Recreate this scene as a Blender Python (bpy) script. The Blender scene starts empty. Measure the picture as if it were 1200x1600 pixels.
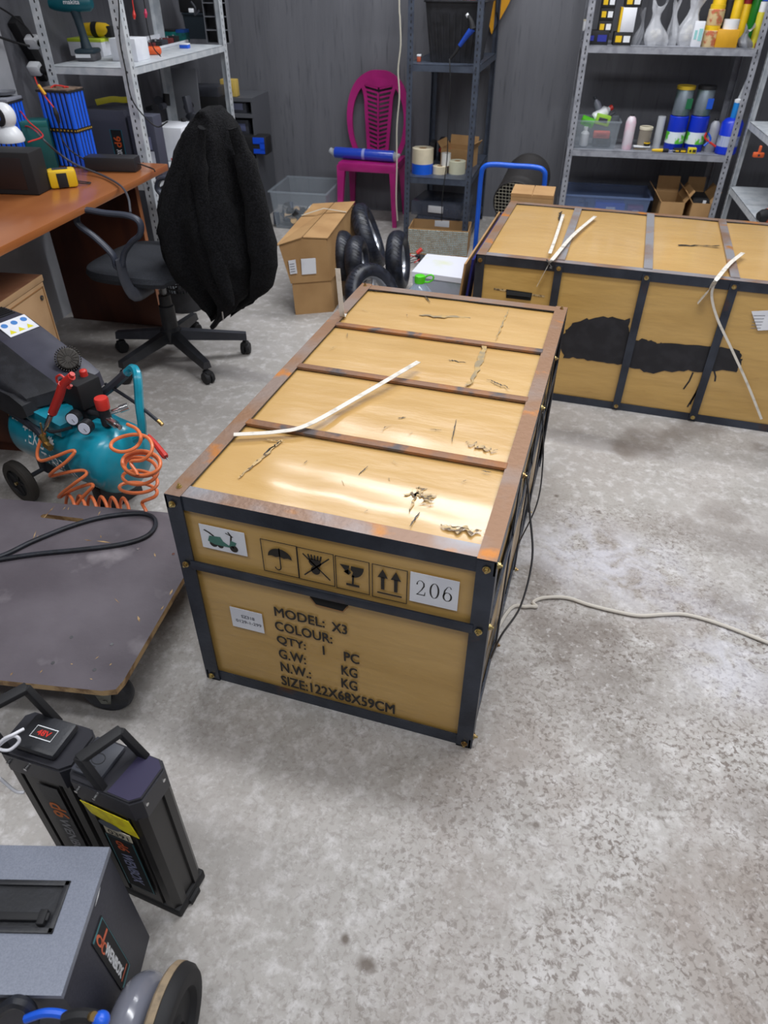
import bpy, bmesh, math, random
from mathutils import Vector, Matrix, Euler
random.seed(7)
S = bpy.context.scene
COL = S.collection
R = math.radians

# ------------------------------------------------------------------ camera
cam_d = bpy.data.cameras.new('camera')
cam = bpy.data.objects.new('camera', cam_d)
COL.objects.link(cam)
cam.location = (0.79563, -0.99432, 1.48724)
cam.rotation_euler = (0.90600, -0.00406, 0.30399)
FPX = 1094.39
cam_d.sensor_fit = 'HORIZONTAL'
cam_d.sensor_width = 36.0
cam_d.lens = 36.0 * FPX / 1200.0
cam_d.clip_start = 0.02
cam_d.dof.use_dof = True
cam_d.dof.focus_distance = 1.7
cam_d.dof.aperture_fstop = 7.5
S.camera = cam
CAMM = cam.rotation_euler.to_matrix()
CAMO = Vector(cam.location)

# ------------------------------------------------------------------ colour, world, lamps
S.view_settings.view_transform = 'Standard'
S.view_settings.look = 'None'
S.view_settings.gamma = 1.0
S.view_settings.use_curve_mapping = False
S.view_settings.exposure = -0.12
w = bpy.data.worlds.new('world'); S.world = w; w.use_nodes = True
w.node_tree.nodes['Background'].inputs[0].default_value = (0.80, 0.88, 1.0, 1)
w.node_tree.nodes['Background'].inputs[1].default_value = 0.32

def area(name, loc, sx, sy, power, rz=0.0, col=(0.95, 0.97, 1.0)):
    l = bpy.data.lights.new(name, 'AREA'); l.shape = 'RECTANGLE'
    l.size = sx; l.size_y = sy; l.energy = power; l.color = col
    o = bpy.data.objects.new(name, l); COL.objects.link(o)
    o.location = loc; o.rotation_euler = (0, 0, rz)
    return o
TH = 0.1134     # the room stands turned by this angle against the near crate
area('tube_lamp', (0.1, 3.05, 3.12), 2.8, 0.26, 88, TH)
area('tube_lamp', (1.2, 0.95, 3.12), 2.8, 0.26, 88, TH)
area('tube_lamp', (-1.0, -1.1, 3.12), 2.8, 0.26, 46, TH)
area('tube_lamp', (2.2, -1.4, 3.12), 2.8, 0.26, 46, TH)

# ------------------------------------------------------------------ picking points in the place
def ray(x, y):
    return CAMM @ Vector(((x-600)/FPX, -(y-800)/FPX, -1.0))
def PZ(x, y, z=0.0):
    d = ray(x, y); return CAMO + d*((z-CAMO.z)/d.z)
def PY(x, y, yy):
    d = ray(x, y); return CAMO + d*((yy-CAMO.y)/d.y)
def PX(x, y, xx):
    d = ray(x, y); return CAMO + d*((xx-CAMO.x)/d.x)
ROOM_O = Vector((-1.03, 4.36, 0)); EU = Vector((math.cos(TH), math.sin(TH), 0)); EV = Vector((-math.sin(TH), math.cos(TH), 0))
def RM(u, v, z=0.0):
    return ROOM_O + EU*u + EV*v + Vector((0, 0, z))
def PV(x, y, v):                       # on the upright plane v = const of the room
    d = ray(x, y); t = (v-(CAMO-ROOM_O).dot(EV))/d.dot(EV); return CAMO + d*t
def SP(x, z, v):                       # the point of a shelf at height z, in the upright plane v, seen in picture column x
    lo, hi = -400.0, 1500.0
    for _ in range(40):
        m = (lo+hi)/2
        if PV(x, m, v).z > z: lo = m
        else: hi = m
    return PV(x, lo, v)
def PU(x, y, u):
    d = ray(x, y); t = (u-(CAMO-ROOM_O).dot(EU))/d.dot(EU); return CAMO + d*t
def HT(base, x, y):                    # height above base seen at pixel
    d = ray(x, y); a = Vector((d.x, d.y)); b = Vector((base[0]-CAMO.x, base[1]-CAMO.y))
    t = a.dot(b)/a.dot(a); return CAMO.z + d.z*t

# ------------------------------------------------------------------ materials
MATS = {}
def mat(name, col, rough=0.5, metal=0.0, col2=None, sc=8.0, lo=0.45, hi=0.6, det=6.0, stretch=None,
        bump=0.0, bsc=60.0, coat=0.0, alpha=1.0, trans=0.0, emit=None, sheen=0.0, col3=None, sc3=40, lo3=.6, hi3=.7, spec=0.5):
    if name in MATS: return MATS[name]
    m = bpy.data.materials.new(name); m.use_nodes = True
    nt = m.node_tree; b = nt.nodes['Principled BSDF']
    def rgba(c): return (c[0], c[1], c[2], 1)
    b.inputs['Base Color'].default_value = rgba(col)
    b.inputs['Roughness'].default_value = rough
    b.inputs['Metallic'].default_value = metal
    b.inputs['Coat Weight'].default_value = coat
    b.inputs['Coat Roughness'].default_value = 0.17
    b.inputs['Alpha'].default_value = alpha
    b.inputs['Transmission Weight'].default_value = trans
    b.inputs['Sheen Weight'].default_value = sheen
    b.inputs['Specular IOR Level'].default_value = spec
    tc = nt.nodes.new('ShaderNodeTexCoord')
    mp = nt.nodes.new('ShaderNodeMapping'); nt.links.new(tc.outputs['Object'], mp.inputs[0])
    if stretch: mp.inputs['Scale'].default_value = stretch
    last = None
    def layer(prev, c, s, l, h):
        n = nt.nodes.new('ShaderNodeTexNoise'); n.inputs['Scale'].default_value = s; n.inputs['Detail'].default_value = det
        nt.links.new(mp.outputs[0], n.inputs['Vector'])
        r = nt.nodes.new('ShaderNodeMapRange'); r.inputs[1].default_value = l; r.inputs[2].default_value = h
        nt.links.new(n.outputs[0], r.inputs[0])
        x = nt.nodes.new('ShaderNodeMix'); x.data_type = 'RGBA'
        nt.links.new(r.outputs[0], x.inputs[0])
        if prev is None: x.inputs[6].default_value = rgba(col)
        else: nt.links.new(prev, x.inputs[6])
        x.inputs[7].default_value = rgba(c)
        return x.outputs[2]
    if col2: last = layer(None, col2, sc, lo, hi)
    if col3: last = layer(last, col3, sc3, lo3, hi3)
    if last is not None: nt.links.new(last, b.inputs['Base Color'])
    if bump:
        n = nt.nodes.new('ShaderNodeTexNoise'); n.inputs['Scale'].default_value = bsc; n.inputs['Detail'].default_value = 4
        nt.links.new(mp.outputs[0], n.inputs['Vector'])
        bp = nt.nodes.new('ShaderNodeBump'); bp.inputs['Strength'].default_value = bump; bp.inputs['Distance'].default_value = 0.01
        nt.links.new(n.outputs[0], bp.inputs['Height']); nt.links.new(bp.outputs[0], b.inputs['Normal'])
    if emit:
        b.inputs['Emission Color'].default_value = rgba(emit); b.inputs['Emission Strength'].default_value = 1.0
    MATS[name] = m
    return m
def s2l(r, g, b):
    f = lambda c: (c/255/12.92) if c/255 <= 0.04045 else ((c/255+0.055)/1.055)**2.4
    return (f(r), f(g), f(b))
def pm(r, g, b, rough=0.45, **k):      # plain painted or plastic colour from an sRGB triple, with a faint mottling
    c = s2l(r, g, b)
    return mat('paint_%d_%d_%d_%d' % (r, g, b, int(rough*100)), c, rough, col2=tuple(x*0.82 for x in c), sc=14, lo=.35, hi=.75, **k)

M_carton = mat('laminated_cardboard', s2l(196, 158, 92), 0.42, col2=s2l(184, 146, 80), sc=3.2, lo=.35, hi=.7, stretch=(1, 4, 4),
               col3=s2l(150, 112, 58), sc3=9, lo3=.68, hi3=.9, bump=.25, bsc=9, coat=.55)
M_ctop = mat('taped_cardboard', s2l(198, 160, 100), 0.36, col2=s2l(188, 148, 86), sc=3.0, lo=.3, hi=.75, stretch=(1, 3, 3),
             col3=s2l(176, 146, 100), sc3=5, lo3=.7, hi3=.85, bump=.30, bsc=9, coat=.75)
M_card = mat('plain_cardboard', s2l(176, 138, 92), 0.75, col2=s2l(160, 122, 78), sc=6, lo=.4, hi=.65, bump=.1, bsc=50)
M_cardin = mat('raw_cardboard', s2l(150, 112, 70), 0.85, bump=.1)
M_steel = mat('dark_angle_steel', s2l(66, 72, 84), 0.38, 0.55, col2=s2l(50, 54, 64), sc=9, lo=.35, hi=.65, col3=s2l(92, 62, 44), sc3=7, lo3=.62, hi3=.75, bump=.1, bsc=80)
M_steelt = mat('lit_worn_steel', s2l(150, 148, 152), 0.42, 0.35, col2=s2l(140, 112, 94), sc=4, lo=.45, hi=.6, col3=s2l(176, 118, 60), sc3=9, lo3=.62, hi3=.72, bump=.15, bsc=80)  # worn steel, paler because overhead reflection is put into its colour
M_steelb = mat('lit_rusty_steel', s2l(136, 118, 108), 0.5, 0.3, col2=s2l(138, 104, 78), sc=5, lo=.4, hi=.58, col3=s2l(184, 116, 46), sc3=8, lo3=.60, hi3=.68, bump=.15, bsc=80)  # rusty steel for rail tops, overhead brightness put into the colour
M_rust = mat('rusty_flat_bar', s2l(132, 98, 76), 0.62, 0.2, col2=s2l(160, 104, 56), sc=9, lo=.45, hi=.6, col3=s2l(92, 84, 84), sc3=14, lo3=.55, hi3=.65, bump=.2, bsc=90)
M_bolt = mat('zinc_bolt', s2l(196, 176, 120), 0.3, 0.9, col2=s2l(150, 120, 80), sc=60)
M_ink = mat('black_ink', s2l(34, 30, 26), 0.5)
M_hole = mat('shadowed_gap', (0.006, 0.006, 0.006), 0.9)
M_paper = mat('white_paper', s2l(226, 228, 234), 0.55, col2=s2l(214, 216, 224), sc=9)
M_graypaint = mat('grey_blurred_print', s2l(120, 122, 130), 0.6)
M_scuff = mat('torn_tape_scuff', s2l(168, 144, 104), 0.55, col2=s2l(196, 166, 116), sc=70, lo=.4, hi=.6, col3=s2l(96, 78, 56), sc3=90, lo3=.52, hi3=.58)
M_graytape = mat('grey_rub_mark', s2l(140, 124, 96), 0.45, col2=s2l(176, 146, 92), sc=40, lo=.4, hi=.6)
M_strap = mat('white_strap', s2l(214, 208, 198), 0.5, col2=s2l(170, 162, 150), sc=30, lo=.5, hi=.7)
M_blackpl = mat('black_plastic', s2l(30, 31, 35), 0.45, col2=s2l(40, 41, 46), sc=20, bump=.06, bsc=200)
M_blackm = mat('black_matt', s2l(22, 22, 25), 0.7)
M_dgray = mat('dark_grey_plastic', s2l(58, 60, 68), 0.5, col2=s2l(48, 50, 58), sc=12)
M_rubber = mat('black_rubber', s2l(34, 37, 46), 0.5, col2=s2l(24, 26, 32), sc=30, bump=.1, bsc=120)
M_cloth = mat('black_fleece', s2l(30, 30, 33), 1.0, col2=s2l(16, 16, 18), sc=140, lo=.4, hi=.6, bump=.9, bsc=260, sheen=.03, spec=.1)
M_mesh = mat('charcoal_fabric', s2l(50, 53, 60), 0.9, col2=s2l(40, 43, 50), sc=200, bump=.3, bsc=300)
M_white = mat('white_plastic', s2l(226, 228, 232), 0.35)
M_chrome = mat('bright_metal', s2l(205, 205, 205), 0.2, 1.0)
M_brass = mat('brass', s2l(176, 146, 92), 0.35, 0.9)
M_wood = mat('orange_brown_laminate', s2l(168, 104, 58), 0.32, col2=s2l(146, 84, 44), sc=3, lo=.35, hi=.65, stretch=(1.5, .5, 4), coat=.3)
M_woodd = mat('dark_brown_laminate', s2l(92, 48, 30), 0.45, col2=s2l(72, 36, 24), sc=4, stretch=(2, 2, .5))
M_beige = mat('beige_laminate', s2l(186, 150, 112), 0.5, col2=s2l(174, 138, 100), sc=5)
M_teal = mat('teal_enamel', s2l(24, 146, 170), 0.28, col2=s2l(20, 130, 152), sc=10, coat=.4, col3=s2l(90, 90, 80), sc3=12, lo3=.72, hi3=.8)
M_red = pm(206, 52, 44, .4)
M_orange = mat('orange_hose', s2l(226, 122, 74), 0.35)
M_clear = mat('clear_plastic', s2l(170, 180, 190), 0.15, alpha=.2)
M_clear2 = mat('cloudy_plastic', s2l(214, 218, 224), 0.25, alpha=.5)
M_ply = mat('film_faced_plywood', s2l(104, 98, 104), 0.42, col2=s2l(86, 80, 86), sc=4, lo=.35, hi=.65, col3=s2l(136, 130, 134), sc3=7, lo3=.6, hi3=.75, bump=.08, bsc=60)
M_plyraw = mat('raw_plywood_edge', s2l(176, 146, 104), 0.7, col2=s2l(120, 92, 62), sc=30)
M_magenta = mat('magenta_plastic', s2l(176, 34, 120), 0.35, col2=s2l(160, 28, 108), sc=5)
M_blue = pm(30, 92, 214, .35)
M_bluec = mat('blue_cells', s2l(24, 96, 232), 0.3, coat=.5)
M_rackw = mat('white_rack_paint', s2l(196, 200, 204), 0.45, col2=s2l(178, 184, 190), sc=20)
M_rackg = mat('grey_rack_paint', s2l(150, 152, 160), 0.45, col2=s2l(130, 132, 140), sc=20)
M_rackd = mat('slate_rack_paint', s2l(66, 74, 88), 0.45, col2=s2l(56, 62, 76), sc=20)
M_boxgrey = mat('hammered_grey_paint', s2l(118, 123, 137), 0.38, 0.2, col2=s2l(132, 137, 150), sc=420, lo=.35, hi=.65, bump=.05, bsc=240)
M_boxside = mat('dark_grey_side_paint', s2l(50, 51, 62), 0.5, col2=s2l(44, 45, 56), sc=160, lo=.4, hi=.6, bump=.05, bsc=240)
M_yellow = pm(232, 190, 30, .4)
M_tire = mat('tyre_rubber', s2l(38, 42, 54), 0.42, col2=s2l(24, 26, 34), sc=25)
M_cream = pm(222, 214, 190, .5)

# ------------------------------------------------------------------ mesh builder
class MB:
    def __init__(s): s.v = []; s.f = []; s.m = []; s.mi = 0; s.sm = []; s.smooth = False
    def add(s, vs, fs, T=None):
        n = len(s.v)
        for p in vs:
            p = Vector(p); s.v.append(T @ p if T is not None else p)
        for f in fs: s.f.append([n+i for i in f]); s.m.append(s.mi); s.sm.append(s.smooth)
        return s
    def box(s, lo, hi, T=None, bev=0.0):
        x0, y0, z0 = lo; x1, y1, z1 = hi
        if bev <= 0:
            vs = [(x, y, z) for z in (z0, z1) for y in (y0, y1) for x in (x0, x1)]
            fs = [(0, 2, 3, 1), (4, 5, 7, 6), (0, 1, 5, 4), (2, 6, 7, 3), (0, 4, 6, 2), (1, 3, 7, 5)]
            return s.add(vs, fs, T)
        b = min(bev, abs(x1-x0)/2.01, abs(y1-y0)/2.01, abs(z1-z0)/2.01)
        bm = bmesh.new(); bmesh.ops.create_cube(bm, size=1.0)
        for v in bm.verts: v.co = Vector(((x0+x1)/2+v.co.x*(x1-x0), (y0+y1)/2+v.co.y*(y1-y0), (z0+z1)/2+v.co.z*(z1-z0)))
        bmesh.ops.bevel(bm, geom=bm.edges[:], offset=b, segments=2, affect='EDGES', profile=.5)
        bm.verts.index_update()
        s.add([v.co.copy() for v in bm.verts], [[v.index for v in f.verts] for f in bm.faces], T); bm.free(); return s
    def prism(s, poly, a, b, axis='z', T=None):     # closed polygon extruded from a to b along an axis
        n = len(poly)
        def q(p, t): return {'z': (p[0], p[1], t), 'y': (p[0], t, p[1]), 'x': (t, p[0], p[1])}[axis]
        vs = [q(p, a) for p in poly]+[q(p, b) for p in poly]
        fs = [list(range(n-1, -1, -1)), list(range(n, 2*n))]+[(i, (i+1) % n, n+(i+1) % n, n+i) for i in range(n)]
        return s.add(vs, fs, T)
    def lathe(s, prof, T=None, seg=24, cap=True):   # profile of (r, z) pairs turned about z
        vs = []; fs = []
        for r, z in prof:
            for k in range(seg):
                a = 2*math.pi*k/seg; vs.append((r*math.cos(a), r*math.sin(a), z))
        for i in range(len(prof)-1):
            for k in range(seg):
                k2 = (k+1) % seg; fs.append((i*seg+k, i*seg+k2, (i+1)*seg+k2, (i+1)*seg+k))
        if cap: fs.append(list(range(seg-1, -1, -1))); fs.append([(len(prof)-1)*seg+k for k in range(seg)])
        return s.add(vs, fs, T)
    def cyl(s, p0, p1, r, r2=None, seg=16):
        p0 = Vector(p0); p1 = Vector(p1); d = p1-p0
        T = Matrix.Translation(p0) @ d.to_track_quat('Z', 'Y').to_matrix().to_4x4()
        return s.lathe([(r, 0), (r if r2 is None else r2, d.length)], T, seg)
    def tube(s, pts, r, seg=8, closed=False, sub=6, radii=None, flat=None):
        P = [Vector(p) for p in pts]
        if sub > 1 and len(P) > 2:
            Q = []; RR = []; n = len(P); rng = range(n if closed else n-1)
            for i in rng:
                p0 = P[(i-1) % n] if closed or i > 0 else P[0]*2-P[1]
                p1 = P[i]; p2 = P[(i+1) % n]
                p3 = P[(i+2) % n] if closed or i+2 < n else P[-1]*2-P[-2]
                for k in range(sub):
                    t = k/sub
                    Q.append(0.5*((2*p1)+(p2-p0)*t+(2*p0-5*p1+4*p2-p3)*t*t+(3*p1-p0-3*p2+p3)*t**3))
                    if radii: RR.append(radii[i]*(1-t)+radii[(i+1) % n]*t)
            if not closed:
                Q.append(P[-1])
                if radii: RR.append(radii[-1])
            P = Q; radii = RR if radii else None
        n = len(P); up = None; vs = []; fs = []
        for i, p in enumerate(P):
            d = (P[(i+1) % n]-P[i-1]) if closed else (P[min(i+1, n-1)]-P[max(i-1, 0)])
            if d.length < 1e-9: d = Vector((0, 0, 1))
            d.normalize()
            if up is None:
                up = Vector((0, 0, 1)) if abs(d.z) < .9 else Vector((1, 0, 0))
            up = (up-d*up.dot(d))
            if up.length < 1e-6: up = d.orthogonal()
            up.normalize(); sd = d.cross(up)
            rr = radii[i] if radii else r
            ru, rs = (rr, rr) if flat is None else (flat[1], flat[0])
            for k in range(seg):
                a = 2*math.pi*(k+.5)/seg; vs.append(p+up*(ru*math.cos(a))+sd*(rs*math.sin(a)))
        for i in range(n if closed else n-1):
            j = (i+1) % n
            for k in range(seg):
                k2 = (k+1) % seg; fs.append((i*seg+k, i*seg+k2, j*seg+k2, j*seg+k))
        if not closed: fs.append(list(range(seg-1, -1, -1))); fs.append([(n-1)*seg+k for k in range(seg)])
        return s.add(vs, fs)
    def ball(s, c, r, seg=16, sq=(1, 1, 1)):
        c = Vector(c); n = seg//2
        prof = [(max(1e-4, r*math.sin(math.pi*i/n)), -r*math.cos(math.pi*i/n)) for i in range(n+1)]
        return s.lathe(prof, Matrix.Translation(c) @ Matrix.Diagonal((*sq, 1)), seg, cap=False)
    def quad(s, pts): return s.add(pts, [list(range(len(pts)))])
    def use(s, i, smooth=None):
        s.mi = i
        if smooth is not None: s.smooth = smooth
        return s
    def build(s, name, mats, parent=None, origin=None, auto=True, fix=True):
        me = bpy.data.meshes.new(name)
        o3 = Vector(origin) if origin is not None else Vector((0, 0, 0))
        me.from_pydata([tuple(p-o3) for p in s.v], [], s.f)
        if not isinstance(mats, (list, tuple)): mats = [mats]
        for m in mats: me.materials.append(m)
        for i, p in enumerate(me.polygons): p.material_index = s.m[i]; p.use_smooth = s.sm[i]
        if fix:
            bm = bmesh.new(); bm.from_mesh(me); bmesh.ops.recalc_face_normals(bm, faces=bm.faces[:]); bm.to_mesh(me); bm.free()
        if auto:
            for p in me.polygons: p.use_smooth = True
            try: me.set_sharp_from_angle(angle=R(38))
            except Exception: pass
        me.update()
        o = bpy.data.objects.new(name, me); COL.objects.link(o); o.location = o3
        if parent is not None: o.parent = parent
        return o

def tag(o, label=None, cat=None, group=None, kind=None):
    if label: o['label'] = label
    if cat: o['category'] = cat
    if group: o['group'] = group
    if kind: o['kind'] = kind
    return o
def thing(name, label, cat, loc=(0, 0, 0), rz=0.0, group=None):
    o = bpy.data.objects.new(name, None); COL.objects.link(o); o.empty_display_size = .05
    o.location = loc; o.rotation_euler = (0, 0, rz)
    return tag(o, label, cat, group)
def solo(mb, name, mats, label, cat, origin=None, group=None):     # a thing that is one mesh, built in world coordinates
    o = mb.build(name, mats, None, origin if origin is not None else sum((Vector(p) for p in mb.v), Vector())/len(mb.v))
    return tag(o, label, cat, group)
def copy_tree(o, parent=None):
    c = o.copy(); COL.objects.link(c)
    if parent is not None: c.parent = parent
    for ch in list(o.children): copy_tree(ch, c)
    return c
def Tm(loc=(0, 0, 0), rot=(0, 0, 0)): return Matrix.Translation(loc) @ Euler(rot).to_matrix().to_4x4()
def frame_T(o, x, y):       # a frame with local x, y along two world directions
    x = Vector(x).normalized(); z = x.cross(Vector(y)).normalized(); y = z.cross(x)
    m = Matrix((x, y, z)).transposed().to_4x4(); m.translation = Vector(o); return m

def text_mesh(txt):
    cu = bpy.data.curves.new('t', 'FONT'); cu.body = txt; cu.size = 1.0; cu.extrude = 0.0; cu.offset = 0.0; cu.resolution_u = 3
    o = bpy.data.objects.new('t', cu); COL.objects.link(o)
    bpy.context.view_layer.update()
    dg = bpy.context.evaluated_depsgraph_get()
    me = bpy.data.meshes.new_from_object(o.evaluated_get(dg))
    vs = [v.co.copy() for v in me.vertices]; fs = [list(p.vertices) for p in me.polygons]
    bpy.data.objects.remove(o); bpy.data.curves.remove(cu); bpy.data.meshes.remove(me)
    return vs, fs
def put_text(mb, txt, T, w, h):  # letters in the box 0..w, 0..h of frame T
    vs, fs = text_mesh(txt)
    x0 = min(v.x for v in vs); x1 = max(v.x for v in vs); y0 = min(v.y for v in vs); y1 = max(v.y for v in vs)
    e = h*.045
    for dx, dy, dz in ((0, 0, 0), (e, 0, .00004), (0, e, .00008), (e, e, .00012)): mb.add([((v.x-x0)/(x1-x0)*(w-e)+dx, (v.y-y0)/(y1-y0)*(h-e)+dy, dz) for v in vs], fs, T)
def stroke(mb, pts, wd, T, closed=False, widths=None):   # flat drawn line in frame T
    n = len(pts); P = [Vector((p[0], p[1])) for p in pts]; L = []; Rr = []
    for i in range(n):
        a = P[(i-1) % n] if (closed or i > 0) else P[i]; b = P[(i+1) % n] if (closed or i < n-1) else P[i]
        d = (b-a); d = d.normalized() if d.length else Vector((1, 0)); q = Vector((-d.y, d.x))
        k = (widths[i] if widths else wd)/2
        L.append(P[i]+q*k); Rr.append(P[i]-q*k)
    vs = [(p.x, p.y, 0) for p in L]+[(p.x, p.y, 0) for p in Rr]
    fs = [(i, (i+1) % n, n+(i+1) % n, n+i) for i in range(n if closed else n-1)]
    mb.add(vs, fs, T)
def arcp(cx, cy, rx, ry, a0, a1, n=14):
    return [(cx+rx*math.cos(R(a0+(a1-a0)*i/n)), cy+ry*math.sin(R(a0+(a1-a0)*i/n))) for i in range(n+1)]
def fillp(mb, pts, T, z=0.0): mb.add([(p[0], p[1], z) for p in pts], [list(range(len(pts)))], T)
# ================================================================== setting
def struct(o): o['kind'] = 'structure'; return o
def floor_mat():
    m = bpy.data.materials.new('worn_concrete'); m.use_nodes = True; nt = m.node_tree; b = nt.nodes['Principled BSDF']
    N = nt.nodes.new; Lk = nt.links.new
    tc = N('ShaderNodeTexCoord').outputs['Object']
    sx = N('ShaderNodeSeparateXYZ'); Lk(tc, sx.inputs[0])
    def noise(s, d=6, dist=0.0):
        n = N('ShaderNodeTexNoise'); n.inputs['Scale'].default_value = s; n.inputs['Detail'].default_value = d; n.inputs['Distortion'].default_value = dist; n.inputs['Roughness'].default_value = .62
        Lk(tc, n.inputs['Vector']); return n.outputs[0]
    def rng(x, a, c, o0=0.0, o1=1.0):
        r = N('ShaderNodeMapRange'); r.inputs[1].default_value = a; r.inputs[2].default_value = c; r.inputs[3].default_value = o0; r.inputs[4].default_value = o1
        Lk(x, r.inputs[0]); return r.outputs[0]
    def mth(op, x, y):
        r = N('ShaderNodeMath'); r.operation = op
        for i, q in enumerate((x, y)):
            if isinstance(q, (int, float)): r.inputs[i].default_value = q
            elif q is not None: Lk(q, r.inputs[i])
        return r.outputs[0]
    def mix(f, a, c):
        x = N('ShaderNodeMix'); x.data_type = 'RGBA'
        if isinstance(f, float): x.inputs[0].default_value = f
        else: Lk(f, x.inputs[0])
        for i, q in ((6, a), (7, c)):
            if isinstance(q, tuple): x.inputs[i].default_value = (*q, 1)
            else: Lk(q, x.inputs[i])
        return x.outputs[2]
    c = mix(rng(noise(1.3), .35, .65), s2l(164, 159, 154), s2l(180, 176, 173))
    c = mix(rng(noise(5, 8), .42, .66), c, s2l(160, 156, 151))
    c = mix(rng(noise(24, 8), .5, .72), c, s2l(202, 199, 198))
    ysl = mth('ADD', sx.outputs[1], mth('MULTIPLY', rng(noise(2.2, 4), .3, .7, -.5, .5), .22))
    rough_zone = rng(ysl, 1.12, .95)
    dirty = mth('MULTIPLY', rng(sx.outputs[0], .35, 1.0, .3, 1.15), mth('ADD', mth('MULTIPLY', rough_zone, .75), .25))
    big = mth('MULTIPLY', rng(noise(2.1, 5, .6), .46, .66), dirty)
    c = mix(mth('MULTIPLY', big, .65), c, s2l(132, 120, 111))
    grit = mth('MULTIPLY', rng(noise(80, 8, .5), .50, .60), mth('MULTIPLY', dirty, rng(noise(4, 3), .38, .6, .25, 1.0)))
    c = mix(mth('MULTIPLY', grit, .75), c, s2l(100, 88, 80))
    grit2 = mth('MULTIPLY', rng(noise(46, 9, .8), .55, .68), mth('MULTIPLY', dirty, rng(noise(3, 2), .42, .6, .2, 1.0)))
    c = mix(mth('MULTIPLY', grit2, .55), c, s2l(84, 72, 62))
    # pale lime bloom near the crate, and two shadow bands painted into the slab colour
    for (qx, qy, r_, k_) in ((905, 865, .26, .55), (1010, 900, .22, .45), (1170, 1010, .25, .4), (1120, 1060, .15, .3)):
        q = PZ(qx, qy); dd = N('ShaderNodeVectorMath'); dd.operation = 'DISTANCE'; Lk(tc, dd.inputs[0]); dd.inputs[1].default_value = tuple(q)
        c = mix(mth('MULTIPLY', mth('MULTIPLY', rng(dd.outputs['Value'], r_, r_*.3), rng(noise(11, 8, .5), .40, .56)), k_), c, s2l(206, 206, 216))
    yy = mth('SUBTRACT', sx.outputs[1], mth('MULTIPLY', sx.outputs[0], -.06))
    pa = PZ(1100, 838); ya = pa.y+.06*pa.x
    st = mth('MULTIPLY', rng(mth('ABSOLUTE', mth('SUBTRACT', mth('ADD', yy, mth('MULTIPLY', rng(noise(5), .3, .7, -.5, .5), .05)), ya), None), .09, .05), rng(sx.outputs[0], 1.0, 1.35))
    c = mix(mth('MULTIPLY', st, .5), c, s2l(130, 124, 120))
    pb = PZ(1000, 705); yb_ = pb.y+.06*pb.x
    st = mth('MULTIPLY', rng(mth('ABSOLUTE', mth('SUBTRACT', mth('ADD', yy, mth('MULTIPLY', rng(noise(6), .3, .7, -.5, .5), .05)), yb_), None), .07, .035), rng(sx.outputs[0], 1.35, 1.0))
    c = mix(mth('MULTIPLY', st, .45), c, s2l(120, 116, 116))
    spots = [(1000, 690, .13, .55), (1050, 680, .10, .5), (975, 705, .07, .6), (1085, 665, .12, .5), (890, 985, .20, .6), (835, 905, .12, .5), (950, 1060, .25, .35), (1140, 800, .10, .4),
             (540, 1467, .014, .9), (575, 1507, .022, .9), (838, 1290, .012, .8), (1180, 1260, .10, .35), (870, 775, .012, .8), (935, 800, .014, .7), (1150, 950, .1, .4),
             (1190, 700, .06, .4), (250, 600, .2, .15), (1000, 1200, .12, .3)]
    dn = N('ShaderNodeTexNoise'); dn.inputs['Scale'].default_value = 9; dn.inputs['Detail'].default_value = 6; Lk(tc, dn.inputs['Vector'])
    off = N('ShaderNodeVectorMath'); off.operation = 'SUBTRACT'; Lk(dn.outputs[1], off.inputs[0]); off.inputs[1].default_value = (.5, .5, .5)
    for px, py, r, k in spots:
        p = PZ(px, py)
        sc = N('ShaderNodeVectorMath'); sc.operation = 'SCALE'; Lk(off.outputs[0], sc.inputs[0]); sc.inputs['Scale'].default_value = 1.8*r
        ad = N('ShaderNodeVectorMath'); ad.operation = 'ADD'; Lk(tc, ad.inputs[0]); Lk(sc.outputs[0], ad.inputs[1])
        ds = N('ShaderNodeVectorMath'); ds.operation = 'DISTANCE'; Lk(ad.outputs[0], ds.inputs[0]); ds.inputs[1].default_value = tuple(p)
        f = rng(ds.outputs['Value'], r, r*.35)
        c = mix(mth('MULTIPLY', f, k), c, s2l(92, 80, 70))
    # pale scraped flecks
    c = mix(mth('MULTIPLY', mth('MULTIPLY', rng(noise(60, 7), .56, .68), rough_zone), .45), c, s2l(206, 203, 202))
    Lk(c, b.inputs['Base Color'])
    Lk(rng(noise(3), .3, .7, .42, .62), b.inputs['Roughness'])
    bp = N('ShaderNodeBump'); bp.inputs['Strength'].default_value = .35; bp.inputs['Distance'].default_value = .004
    Lk(noise(40, 8), bp.inputs['Height']); Lk(bp.outputs[0], b.inputs['Normal'])
    return m
def room_box(name, u0, u1, v0, v1, z0, z1, m):
    mb = MB()
    vs = [RM(u, v, z) for z in (z0, z1) for v in (v0, v1) for u in (u0, u1)]
    mb.add(vs, [(0, 2, 3, 1), (4, 5, 7, 6), (0, 1, 5, 4), (2, 6, 7, 3), (0, 4, 6, 2), (1, 3, 7, 5)])
    return struct(mb.build(name, m, auto=False))
M_wall = mat('dark_grey_wall_paint', s2l(106, 107, 113), 0.55, col2=s2l(94, 95, 101), sc=3, lo=.3, hi=.7, stretch=(4, 4, .35), col3=s2l(80, 81, 87), sc3=14, lo3=.58, hi3=.75, bump=.12, bsc=25)
M_ceil = mat('ceiling_paint', s2l(150, 152, 156), .8)
M_wallb = mat('pale_grey_wall_paint', s2l(150, 150, 154), .7, col2=s2l(138, 138, 142), sc=3)
UL, UR, VF, ZC = -1.20, 4.4, -7.2, 3.2
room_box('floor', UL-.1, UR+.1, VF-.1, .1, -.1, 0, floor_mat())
room_box('wall_back', UL-.1, UR+.1, 0, .1, 0, ZC, M_wall)
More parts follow.
